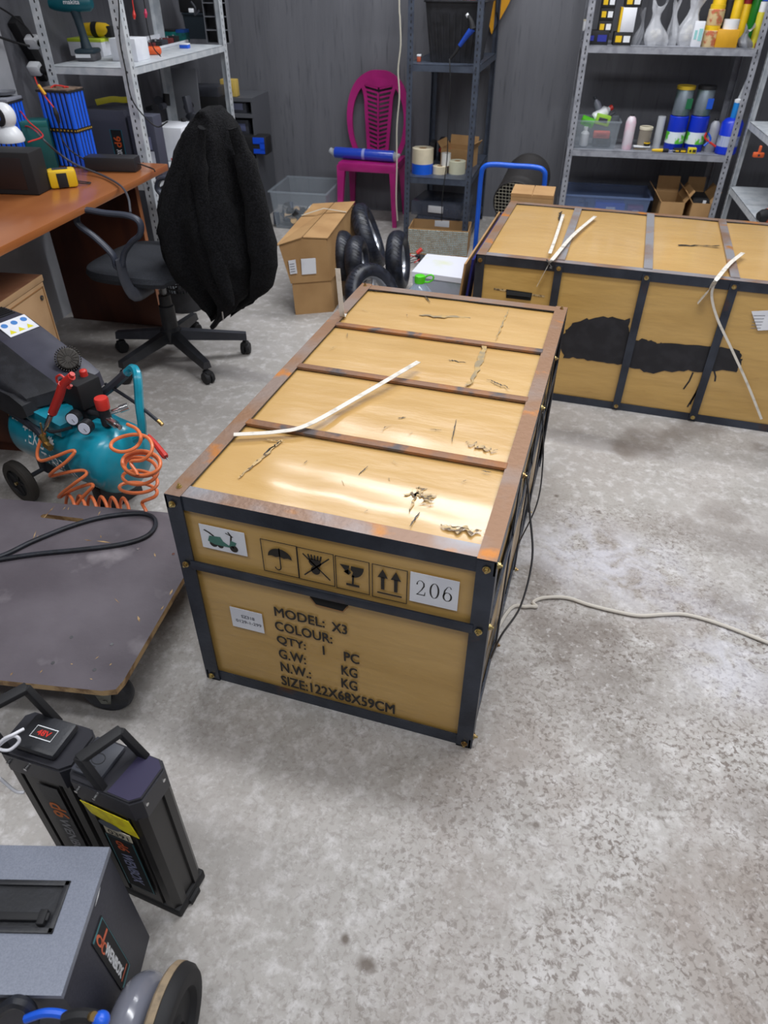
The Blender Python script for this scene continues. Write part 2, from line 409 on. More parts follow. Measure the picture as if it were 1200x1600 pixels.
room_box('wall_left', UL-.1, UL, VF, 0, 0, ZC, M_wall)
room_box('trim_1', UL+.001, UL+.07, -2.95, -2.22, 0, ZC, mat('pale_grey_pillar_paint', s2l(172, 174, 180), .6, col2=s2l(158, 160, 166), sc=4))
room_box('wall_right', UR, UR+.1, VF, 0, 0, ZC, M_wallb)
room_box('wall_front', UL-.1, UR+.1, VF-.1, VF, 0, ZC, M_wallb)
room_box('ceiling', UL-.1, UR+.1, VF-.1, .1, ZC, ZC+.1, M_ceil)

# ================================================================== near crate
CW, CL, CH = .71, 1.297, .605
def angle_bar(mb, p0, p1, a, b, wd=.038, t=.004):      # L section bar from p0 to p1, flanges along directions a and b
    p0, p1, a, b = Vector(p0), Vector(p1), Vector(a), Vector(b)
    pr = [Vector((0, 0, 0)), a*wd, a*wd+b*t, a*t+b*t, a*t+b*wd, b*wd]
    vs = [p0+q for q in pr]+[p1+q for q in pr]; n = 6
    mb.add(vs, [list(range(n-1, -1, -1)), list(range(n, 2*n))]+[(i, (i+1) % n, n+(i+1) % n, n+i) for i in range(n)])
def bolt(parent, p, d, r=.0065):
    mb = MB(); p = Vector(p); d = Vector(d)
    mb.cyl(p, p+d*.002, r*1.25, seg=12); mb.cyl(p+d*.002, p+d*.006, r*.85, seg=6); mb.cyl(p+d*.006, p+d*.010, r*.45, seg=8)
    return mb.build('bolt', M_bolt, parent)
def crate_frame(root, W, L, H, ys, side_rail, topm, wd=.038):
    X, Y, Z = Vector((1, 0, 0)), Vector((0, 1, 0)), Vector((0, 0, 1))
    o = .004
    for (x, y, a, b) in ((0, 0, X, Y), (W, 0, -X, Y), (0, L, X, -Y), (W, L, -X, -Y)):
        mb = MB(); angle_bar(mb, (x, y, 0), (x, y, H-.003), a, b, wd); mb.build('corner_post', M_steel, root)
    for (nm, p0, p1, a, b) in (('top_rail', (o, o, H-.001), (W-o, o, H-.001), Y, -Z), ('top_rail', (o, L-o, H-.001), (W-o, L-o, H-.001), -Y, -Z),
                               ('top_rail', (o*.2, 0, H), (o*.2, L, H), X, -Z), ('top_rail', (W-o*.2, 0, H), (W-o*.2, L, H), -X, -Z)):
        mb = MB(); angle_bar(mb, p0, p1, a, b, wd); r = mb.build(nm, [M_steel, topm if abs(a.y) > .5 and p0[1] < L/2 else M_steelb], root, auto=False)
        for p in r.data.polygons:
            if p.normal.z > .9: p.material_index = 1  # upward faces take the paler steel, light from above painted in
    for (p0, p1, a, b) in (((o, o, 0), (W-o, o, 0), Y, Z), ((o, L-o, 0), (W-o, L-o, 0), -Y, Z), ((o, 0, 0), (o, L, 0), X, Z), ((W-o, 0, 0), (W-o, L, 0), -X, Z)):
        mb = MB(); angle_bar(mb, p0, p1, a, b, wd*.9); mb.build('bottom_rail', M_steel, root)

def build_near_crate():
    root = thing('shipping_crate', 'near laminated cardboard crate in a steel angle frame, numbered 206 on its front', 'crate')
    W, L, H = CW, CL, CH
    # carton body, slightly bulged between the bars
    mb = MB(); nx, ny = 36, 60; x0, x1, y0, y1 = .012, W-.012, .012, L-.012; zt = H-.010
    bars = [.323, .641, .941]
    vs = []; fs = []
    edges = [0]+bars+[L]
    for j in range(ny+1):
        for i in range(nx+1):
            x = x0+(x1-x0)*i/nx; y = y0+(y1-y0)*j/ny
            k = max(q for q in range(4) if y >= edges[q]-1e-6 or q == 0); a, b2 = edges[k], edges[k+1]
            bl = math.sin(math.pi*min(1, max(0, (y-a)/(b2-a))))*math.sin(math.pi*i/nx)**.5 if 0 < i < nx else 0
            vs.append((x, y, zt+.006*bl+.0012*math.sin(x*37+y*11)*bl+.001*math.sin(y*61+x*5)*bl))
    for j in range(ny):
        for i in range(nx):
            q = j*(nx+1)+i; fs.append((q, q+1, q+nx+2, q+nx+1))
    mb.use(1).add(vs, fs)
    mb.use(0)
    def face(f, nu, nv, bulge):
        vs = []; fs = []
        for j in range(nv+1):
            for i in range(nu+1):
                vs.append(f(i/nu, j/nv, bulge*math.sin(math.pi*i/nu)**.6*math.sin(math.pi*j/nv)**.6 if 0 < i < nu and 0 < j < nv else 0))
        for j in range(nv):
            for i in range(nu):
                q = j*(nu+1)+i; fs.append((q, q+1, q+nu+2, q+nu+1))
        mb.add(vs, fs)
    face(lambda a, b, k: (x0+(x1-x0)*a, y0, .01+(zt-.01)*b), 12, 10, 0)
    face(lambda a, b, k: (x0+(x1-x0)*a, y1, .01+(zt-.01)*b), 8, 8, 0)
    face(lambda a, b, k: (x0-k, y0+(y1-y0)*a, .01+(zt-.01)*b), 12, 8, .004)
    face(lambda a, b, k: (x1+k, y0+(y1-y0)*a, .01+(zt-.01)*b), 12, 8, .004)
    mb.add([(x0, y0, .01), (x1, y0, .01), (x1, y1, .01), (x0, y1, .01)], [(0, 1, 2, 3)])
    # rubbed and torn places on the taped top, and dark printing on the right side
    mb.use(2)
    rs = random.Random(3)
    def scrawl(px0, py0, px1, py1, wd, mi, jit=.3, n=14):
        a = PZ(px0, py0, zt+.008); b = PZ(px1, py1, zt+.008); d = b-a; q = Vector((-d.y, d.x, 0)).normalized()
        up = []; dn = []
        for i in range(n+1):
            t = i/n; c = a+d*t+q*(rs.uniform(-1, 1)*wd*jit); k = wd*(.35+.65*math.sin(math.pi*t))*rs.uniform(.5, 1.1)/2
            up.append(c+q*k); dn.append(c-q*k)
        mb.use(mi); mb.add(up+dn, [(i, i+1, n+2+i, n+1+i) for i in range(n)])
    scrawl(443, 686, 372, 746, .010, 2); scrawl(438, 689, 410, 710, .006, 4, .5)
    scrawl(412, 686, 445, 690, .006, 2)
    scrawl(760, 533, 738, 596, .022, 3, .15); scrawl(738, 596, 728, 602, .016, 3); scrawl(795, 482, 775, 530, .007, 3)
    scrawl(700, 562, 727, 567, .005, 4, .8); scrawl(762, 592, 797, 607, .005, 4, .9)
    scrawl(728, 690, 776, 704, .016, 2, .6); scrawl(688, 822, 752, 832, .016, 2, .6); scrawl(690, 819, 738, 828, .003, 4, .9)
    scrawl(658, 760, 668, 790, .02, 2, .8); scrawl(632, 770, 682, 776, .014, 2, .8); scrawl(640, 800, 655, 758, .006, 2, .4)
    scrawl(640, 822, 656, 800, .004, 4); scrawl(713, 655, 706, 690, .003, 4); scrawl(752, 735, 768, 738, .004, 4)
    scrawl(566, 452, 598, 455, .005, 4, .8); scrawl(655, 492, 735, 497, .02, 3, .3); scrawl(664, 462, 672, 472, .006, 4)
    scrawl(672, 670, 690, 672, .003, 4); scrawl(622, 653, 634, 652, .005, 4); scrawl(560, 742, 575, 728, .003, 4)
    for k in range(16):
        px = rs.uniform(470, 740); py = rs.uniform(480, 800); scrawl(px, py, px+rs.uniform(-14, 14), py+rs.uniform(3, 9), .002, 2)
    mb.use(4)
    for (ya, yb, za, zb) in ((.06, .50, .30, .44), (.55, 1.0, .28, .46), (.10, .30, .12, .17), (.7, .9, .1, .16)):
        mb.add([(x1+.0055, ya, za), (x1+.0055, yb, za+.01), (x1+.0055, yb-.02, zb), (x1+.0055, ya+.02, zb-.01)], [(0, 1, 2, 3)])
    mb.build('carton', [M_carton, M_ctop, M_scuff, M_graytape, M_ink], root, fix=True)
    crate_frame(root, W, L, H, bars, True, M_steelt)
    for y in bars:
        mb = MB(); mb.box((.036, y-.012, H-.006), (W-.036, y+.012, H+.0015), bev=.001); mb.build('crossbar', M_rust, root)
        for x, sx in ((.002, -1), (W-.002, 1)):
            mb = MB(); mb.box((x-.003 if sx < 0 else x-.001, y-.014, .03), (x+.001 if sx < 0 else x+.003, y+.014, H-.02)); mb.build('side_bar', M_steel, root)
            for z in (H-.018, .022): bolt(root, (x+sx*.003, y, z), (sx, 0, 0))
    # rail across the front face
    za = PY(300, 875, 0).z; zb = PY(300, 892, 0).z
    zr = (PY(520, 925, 0).z + PY(520, 940, 0).z)/2
    mb = MB(); mb.box((.03, -.003, zr-.012), (W-.03, .003, zr+.012), bev=.001); mb.build('front_rail', M_steel, root)
    mb = MB(); mb.box((W-.003, .03, zr-.012), (W+.001, L-.03, zr+.012)); mb.build('side_rail', M_steel, root)
    for x in (.018, W-.018):
        for z in (H-.022, zr, .018): bolt(root, (x, -.002 if z != zr else -.003, z), (0, -1, 0))
    for z in (H-.022, zr, .03):
        bolt(root, (W, .016, z), (1, 0, 0))
    bolt(root, (.02, .03, H), (0, 0, 1), .005)
    for x in (.018, W-.018): bolt(root, (x, L-.02, H), (0, 0, 1), .005)
    # prints and stickers on the front
    yf = .0085
    def F(px, py): p = PY(px, py, .01); return (p.x, p.z)
    T0 = frame_T((0, yf, 0), (1, 0, 0), (0, 0, 1))
    def row(txt, pl, pr, hpx):
        a = F(*pl); b = F(*pr); z = (a[1]+b[1])/2; h = HT((a[0], .01), pl[0], pl[1]-hpx)-HT((a[0], .01), pl[0], pl[1])
        mt = MB(); T = frame_T((a[0], yf, z), (1, 0, 0), (0, 0, 1)); put_text(mt, txt, T, b[0]-a[0], h); return mt
    rows = [('MODEL:', (430, 963), (508, 979), 15), ('X3', (519, 987), (543, 990), 15), ('COLOUR:', (431, 985), (520, 1004), 15), ('QTY:', (434, 1007), (479, 1016), 15),
            ('1', (505, 1022), (508, 1023), 14), ('PC', (538, 1033), (562, 1037), 15), ('G.W:', (437, 1028), (479, 1037), 15), ('KG', (534, 1054), (559, 1059), 15),
            ('N.W.:', (440, 1049), (487, 1059), 15), ('KG', (534, 1074), (559, 1079), 15), ('SIZE:122X68X59CM', (441, 1071), (617, 1113), 15)]
    allm = MB()
    for r in rows:
        q = row(*r); n = len(allm.v); allm.v += q.v; allm.f += [[n+i for i in f] for f in q.f]; allm.m += q.m; allm.sm += q.sm
    tag(allm.build('printed_text', M_ink, root, auto=False, fix=False), 'black printed model, quantity and size lines')
    # pictograms, each a printed square
    tops = [(407, 841, 413, 890, 463, 853), (464, 854, 468, 903, 521, 866), (524, 867, 526, 917, 577, 879), (582, 880, 584, 931, 637, 892)]
    for k, (ax, ay, bx, by, cx, cy) in enumerate(tops):
        x0p, zt0 = F(ax, ay); _, zb0 = F(bx, by); x1p, zt1 = F(cx, cy)
        ztp = (zt0+zt1)/2; s = x1p-x0p; hh = ztp-zb0
        T = frame_T((x0p, yf, zb0), (1, 0, 0), (0, 0, 1)) @ Matrix.Diagonal((s, hh, 1, 1))
        m = MB(); stroke(m, [(0, 0), (1, 0), (1, 1), (0, 1)], .035, T, True)
        if k == 0:
            top = arcp(.5, .52, .34, .28, 180, 0, 12); fillp(m, top+[(.73, .55), (.61, .52), (.5, .56), (.39, .52), (.27, .55)], T)
            stroke(m, [(.5, .82), (.5, .2)]+arcp(.42, .2, .08, .08, 0, -180, 6), .035, T)
        elif k == 1:
            fillp(m, arcp(.48, .38, .13, .13, 0, 340, 14), T)
            fillp(m, [(.3, .62), (.36, .52), (.6, .5), (.66, .62), (.62, .72), (.34, .74)], T)
            for q in range(5): stroke(m, [(.33+q*.075, .7), (.3+q*.09, .86)], .045, T)
            stroke(m, [(.15, .16), (.88, .84)], .04, T); stroke(m, [(.15, .84), (.88, .16)], .04, T)
        elif k == 2:
            fillp(m, [(.12, .78), (.42, .78), (.38, .66), (.46, .58), (.4, .5)]+arcp(.5, .7, .33, .22, 215, 250, 4), T)
            fillp(m, [(.46, .78), (.84, .78)]+arcp(.52, .78, .32, .34, 0, -100, 8)+[(.52, .6), (.45, .66)], T)
            stroke(m, [(.52, .5), (.5, .22)], .06, T); stroke(m, [(.3, .19), (.7, .19)], .07, T)
        else:
            for cxx in (.3, .68):
                fillp(m, [(cxx, .9), (cxx-.15, .64), (cxx+.15, .64)], T); stroke(m, [(cxx, .66), (cxx, .28)], .1, T)
            stroke(m, [(.14, .17), (.86, .17)], .045, T)
        tag(m.build('handling_symbol', M_ink, root, auto=False, fix=False), ['umbrella keep dry symbol', 'crossed no hook symbol', 'broken glass fragile symbol', 'two arrows this way up symbol'][k])
    def sticker(pts, name, lab, skew=0):
        a, b, c = F(*pts[0]), F(*pts[1]), F(*pts[2])    # top left, top right, bottom left
        z1 = (a[1]+b[1])/2; wd = b[0]-a[0]; h = z1-c[1]
        T = frame_T((a[0], yf-.0012, c[1]), (1, 0, skew), (0, 0, 1)) @ Matrix.Diagonal((wd, h, 1, 1))
        m = MB(); m.box((0, 0, -.001), (1, 1, 0), T)
        return m, T @ Matrix.Translation((0, 0, .0006)), lab
    m, T, lab = sticker([(311, 817), (382, 832), (318, 853)], '', 'white sticker with a picture of a green three-wheeled scooter')
    m.use(1); fillp(m, arcp(.27, .27, .09, .15, 0, 340), T); fillp(m, arcp(.72, .22, .09, .15, 0, 340), T); fillp(m, arcp(.42, .24, .07, .12, 0, 340), T)
    stroke(m, [(.64, .9), (.7, .75), (.66, .4), (.72, .24)], .035, T); stroke(m, [(.1, .8), (.2, .72), (.3, .6)], .05, T); stroke(m, [(.58, .84), (.74, .72)], .03, T)
    m.use(2); fillp(m, [(.15, .35), (.2, .58), (.45, .62), (.5, .45), (.64, .3), (.64, .24), (.3, .24)], T, .0003); fillp(m, [(.62, .3), (.76, .36), (.8, .5), (.68, .56)], T, .0003)
    tag(m.build('sticker', [M_paper, M_ink, pm(70, 120, 108, .5)], root, auto=False), lab)
    m, T, lab = sticker([(642, 893), (719, 907), (641, 937)], '', 'white sticker printed with the number 206')
    m.use(1)
    def digit(pts, ws, ox):  # serif figures drawn with swelling strokes
        stroke(m, [(ox+p[0]*.2, .27+p[1]*.5) for p in pts], .03, T, widths=[q*.22 for q in ws])
    two = [(.08, .72), (.12, .88), (.3, 1.0), (.55, 1.0), (.78, .86), (.8, .66), (.6, .42), (.3, .18), (.08, .02)]
    digit(two, [.14, .06, .05, .07, .13, .14, .1, .06, .05], .13); digit([(.05, .05), (.9, .05), (.95, .28)], [.10, .14, .05], .13)
    digit([(.5+.42*math.cos(R(a)), .5+.5*math.sin(R(a))) for a in range(0, 361, 20)], [.05+.11*abs(math.cos(R(a))) for a in range(0, 361, 20)], .41)
    digit([(.85, .86), (.7, 1.0), (.45, .95), (.2, .7), (.12, .35)], [.1, .05, .06, .12, .15], .68)
    digit([(.5+.4*math.cos(R(a)), .29+.29*math.sin(R(a))) for a in range(0, 361, 20)], [.05+.11*abs(math.cos(R(a))) for a in range(0, 361, 20)], .68)
    tag(m.build('sticker', [M_paper, M_ink], root, auto=False), lab)
    m, T, lab = sticker([(360, 950), (409, 955), (367, 977)], '', 'small white sticker with two lines of code')
    m.use(1); put_text(m, 'SZ318', T @ Matrix.Translation((.33, .57, 0)), .42, .15); put_text(m, '0129-1-299', T @ Matrix.Translation((.14, .3, 0)), .8, .15)
    tag(m.build('sticker', [M_paper, M_graypaint], root, auto=False), lab)
    a = F(484, 928); b = F(545, 944); c = F(515, 950)
    mh = MB(); cx = (a[0]+b[0])/2; hw = (b[0]-a[0])/2; zt2 = zr-.006; zb2 = c[1]
    hp = [(cx-hw, zt2), (cx-hw*.98, (zt2+zb2)/2), (cx-hw*.7, zb2+.002), (cx+hw*.7, zb2), (cx+hw*.98, (zt2+zb2)/2), (cx+hw, zt2)]
    fillp(mh, hp, frame_T((0, yf-.0004, 0), (1, 0, 0), (0, 0, 1)))
    mh.use(1); stroke(mh, hp[1:5], .004, frame_T((0, yf-.001, 0), (1, 0, 0), (0, 0, 1)))
    mh.build('hand_hole', [M_hole, M_cardin], root, auto=False)
    return root
build_near_crate()

def ribbon(name, label, pts, wd, m, cat='strap', thick=.0012, side=None, sub=6, group=None):
    mb = MB(); P = [Vector(p) for p in pts]; n = len(P); Q = []
    for i in range(n-1):
        p0 = P[i-1] if i else P[0]*2-P[1]; p1, p2 = P[i], P[i+1]; p3 = P[i+2] if i+2 < n else P[-1]*2-P[-2]
        for k in range(sub):
            t = k/sub; Q.append(0.5*((2*p1)+(p2-p0)*t+(2*p0-5*p1+4*p2-p3)*t*t+(3*p1-p0-3*p2+p3)*t**3))
    Q.append(P[-1]); vs = []
    for i, q in enumerate(Q):
        d = (Q[min(i+1, len(Q)-1)]-Q[max(i-1, 0)]).normalized()
        sd = Vector(side) if side is not None else Vector((0, 0, 1))
        nn = (sd-d*sd.dot(d)).normalized(); s_ = d.cross(nn)
        for a, b in ((-1, -1), (1, -1), (1, 1), (-1, 1)): vs.append(q+s_*(a*wd/2)+nn*(b*thick/2))
    fs = [(0, 1, 2, 3), tuple((len(Q)-1)*4+k for k in (3, 2, 1, 0))]
    for i in range(len(Q)-1):
        for k in range(4): k2 = (k+1) % 4; fs.append((i*4+k, i*4+k2, i*4+4+k2, i*4+4+k))
    mb.add(vs, fs)
    return solo(mb, name, m, label, cat, P[0], group)
ztp = CH+.004
ribbon('plastic_strap', 'long loose white plastic strap lying across the top of the near crate',
       [PZ(365, 679, ztp+.004), PZ(430, 675, ztp+.004), PZ(480, 664, ztp+.008), PZ(560, 620, ztp+.012), PZ(654, 565, ztp+.02)], .015, M_strap)
b0 = PZ(535, 494, CH+.003)
ribbon('plastic_strap', 'short end of white strap standing upright on the far left rail of the near crate', [b0+Vector((0, .02, 0)), b0, b0+Vector((-.004, .0, .05)), Vector((b0.x-.012, b0.y+.005, HT(b0, 530, 421)))], .016, M_strap, side=(0, -1, .15))
mb = MB(); mb.tube([(CW+.008, .34, CH-.02), (CW+.03, .31, .50), (CW+.055, .27, .40), (CW+.05, .20, .31), (CW+.02, .14, .26), (CW+.006, .12, .20)], .004, flat=(.007, .0025))
solo(mb, 'rubber_strap', M_blackpl, 'black strap hanging in a loop from the right side of the near crate', 'strap', (CW+.008, .34, CH-.02))
mb = MB(); mb.tube([(CW+.008, .62, CH-.02), (CW+.03, .60, .45), (CW+.035, .55, .35), (CW+.006, .5, .24)], .004, flat=(.005, .002))
solo(mb, 'rubber_strap', M_blackpl, 'shorter black strap hanging further back on the right side of the near crate', 'strap', (CW+.008, .62, CH-.02))
mb = MB(); mb.tube([(CW-.05, .10, .006)]+[PZ(x, y, .006) for x, y in ((790, 960), (822, 948), (838, 948), (833, 941), (850, 934), (885, 934), (920, 945), (960, 955), (1000, 962), (1040, 960), (1075, 961), (1130, 977), (1210, 1008), (1300, 1040))], .0055)
solo(mb, 'power_cable', mat('dirty_white_cable', s2l(196, 190, 180), .5), 'dirty white cable snaking over the floor to the right of the near crate', 'cable')

# ================================================================== far crate, lying crosswise
def build_far_crate():
    ox, oy, L, D, H = .308, 1.785, 1.29, .83, .587
    root = thing('shipping_crate', 'far laminated cardboard crate with a long black painted-over patch on its side', 'crate', (ox, oy, 0))
    xs = [.325, .649, .955]
    mb = MB(); nx, ny = 60, 24; zt = H-.008; vs = []; fs = []; ed = [0]+xs+[L]
    for j in range(ny+1):
        for i in range(nx+1):
            x = .01+(L-.02)*i/nx; y = .01+(D-.02)*j/ny
            k = max(q for q in range(4) if x >= ed[q] or q == 0)
            bl = math.sin(math.pi*min(1, max(0, (x-ed[k])/(ed[k+1]-ed[k]))))*(math.sin(math.pi*j/ny)**.5 if 0 < j < ny else 0)
            vs.append((x, y, zt+.008*bl))
    for j in range(ny):
        for i in range(nx): q = j*(nx+1)+i; fs.append((q, q+1, q+nx+2, q+nx+1))
    mb.use(1).add(vs, fs); mb.use(0)
    x0, x1, y0, y1, z0 = .01, L-.01, .01, D-.01, .01
    mb.add([(x0, y0, z0), (x1, y0, z0), (x1, y1, z0), (x0, y1, z0), (x0, y0, zt), (x1, y0, zt), (x1, y1, zt), (x0, y1, zt)],
           [(0, 1, 5, 4), (1, 2, 6, 5), (2, 3, 7, 6), (3, 0, 4, 7), (0, 3, 2, 1)])
    # scrawled tears on the top
    rs = random.Random(5)
    for (a, b, c, d, wd, mi) in ((1060, 383, 1125, 384, .012, 2), (877, 330, 874, 345, .012, 2), (855, 405, 862, 420, .008, 2)):
        p = PZ(a, b, H+.003); q = PZ(c, d, H+.003); dd = q-p; n = Vector((-dd.y, dd.x, 0)).normalized(); up = []; dn = []
        for i in range(11):
            t = i/10; cc = p+dd*t+n*rs.uniform(-.4, .4)*wd; k = wd*rs.uniform(.2, .6); up.append(cc+n*k-Vector((ox, oy, 0))); dn.append(cc-n*k-Vector((ox, oy, 0)))
        mb.use(mi).add(up+dn, [(i, i+1, 12+i, 11+i) for i in range(10)])
    mb.build('carton', [M_carton, M_ctop, M_ink], root, fix=True)
    crate_frame(root, L, D, H, xs, False, M_steelt, .036)
    for x in xs:
        mb = MB(); mb.box((x-.016, .03, H-.004), (x+.016, D-.03, H+.003)); mb.build('crossbar', M_steelt, root)
        for y, sy in ((0, -1), (D, 1)):
            mb = MB(); mb.box((x-.015, y-.003, .01), (x+.015, y+.003, H-.012)); mb.build('side_bar', M_steel, root)
            if sy < 0:
                for z in (H-.022, .02): bolt(root, (x, -.003, z), (0, -1, 0), .007)
    for z in (H-.022, .02): bolt(root, (.018, 0, z), (0, -1, 0), .007)
    yw = oy+.008
    def G(px, py): p = PY(px, py, yw); return (p.x-ox, p.z)
    poly = [(870, 532), (879, 525), (898, 503), (934, 495), (983, 499), (985, 531), (1012, 531), (1026, 537), (1039, 537), (1104, 542), (1153, 546), (1161, 562), (1153, 580), (1106, 580), (1059, 580), (1012, 582), (973, 570), (926, 564), (881, 558)]
    P = []; pts = [G(*p) for p in poly]; n = len(pts)
    for i in range(n):
        a, b = pts[i], pts[(i+1) % n]
        for k in range(6):
            t = k/6; P.append((a[0]+(b[0]-a[0])*t+rs.uniform(-.006, .006), a[1]+(b[1]-a[1])*t+rs.uniform(-.006, .006)))
    mb = MB(); T = frame_T((0, .0085, 0), (1, 0, 0), (0, 0, 1)); bm = bmesh.new()
    f = bm.faces.new([bm.verts.new((p[0], p[1], 0)) for p in P]); bmesh.ops.triangulate(bm, faces=[f]); bm.verts.index_update()
    mb.add([v.co.copy() for v in bm.verts], [[v.index for v in q.verts] for q in bm.faces], T); bm.free()
    for (a, b, c, d) in ((975, 582, 973, 602), (1083, 582, 1068, 608), (1100, 582, 1078, 632), (1116, 580, 1117, 596), (1098, 590, 1074, 636)):
        stroke(mb, [G(a, b), ((G(a, b)[0]+G(c, d)[0])/2+.004, (G(a, b)[1]+G(c, d)[1])/2), G(c, d)], .006, T)
    mb.build('painted_patch', mat('black_brushed_paint', s2l(26, 26, 32), .55, col2=s2l(36, 36, 42), sc=20), root, auto=False)
    mb = MB(); a = G(791, 452); b = G(830, 470)
    stroke(mb, [(a[0]-.05, a[1]-.004), (b[0]+.05, a[1]-.012)], .008, frame_T((0, .0088, 0), (1, 0, 0), (0, 0, 1)))
    mb.use(1); fillp(mb, [(a[0], a[1]), (b[0], a[1]-.003), (b[0]-.002, b[1]), (a[0]+.003, b[1])], frame_T((0, .008, 0), (1, 0, 0), (0, 0, 1)))
    mb.use(1); mb.add([(a[0]+.004, .0075, a[1]-.004), (b[0]-.004, .0075, a[1]-.006), (b[0]-.004, -.002, a[1]-.018), (a[0]+.004, -.002, a[1]-.018)], [(0, 1, 2, 3)])
    mb.build('hand_hole', [M_scuff, M_hole], root, auto=False)
    mb = MB(); c = [G(1174, 486), (G(1174, 486)[0]+.11, G(1174, 486)[1]+.02), (G(1184, 516)[0]+.11, G(1184, 516)[1]+.02), G(1184, 516)]
    T2 = frame_T((0, .006, 0), (1, 0, 0), (0, 0, 1)); mb.prism([(p[0], p[1]) for p in c], 0, .001, T=T2)
    mb.use(1)
    for k in range(5): stroke(mb, [(c[0][0]+.012+k*.001, c[0][1]-.015-k*.012), (c[0][0]+.05, c[0][1]-.010-k*.012)], .002, T2 @ Matrix.Translation((0, 0, .0015)))
    tag(mb.build('paper_label', [M_paper, M_graypaint], root, auto=False), 'white paper label taped on the side')
    return root
build_far_crate()
H2 = .60
yo = 1.779
def onside(px, py): return PY(px, py, yo)
ribbon('plastic_strap', 'white strap bent over the edge of the far crate near its left end', [PZ(930, 338, H2), PZ(895, 368, H2), PZ(866, 402, H2+.002), onside(858, 412), onside(839, 447)], .016, M_strap)
ribbon('plastic_strap', 'pale strap lying along the first crossbar on top of the far crate', [PZ(880, 335, H2), PZ(868, 372, H2), PZ(859, 396, H2)], .013, M_strap)
ribbon('plastic_strap', 'short white strap folded over the far crate beside its third crossbar', [PZ(1161, 395, H2+.003), PZ(1140, 412, H2), PZ(1120, 436, H2), onside(1112, 448), onside(1090, 474)], .016, M_strap)
ribbon('plastic_strap', 'thin white ribbon trailing down the side of the far crate to the floor', [onside(1118, 438), onside(1112, 462), onside(1121, 498), PY(1143, 545, yo-.004), PY(1168, 600, yo-.008), PY(1190, 655, yo-.012)], .009, M_strap, side=(0, -1, 0))

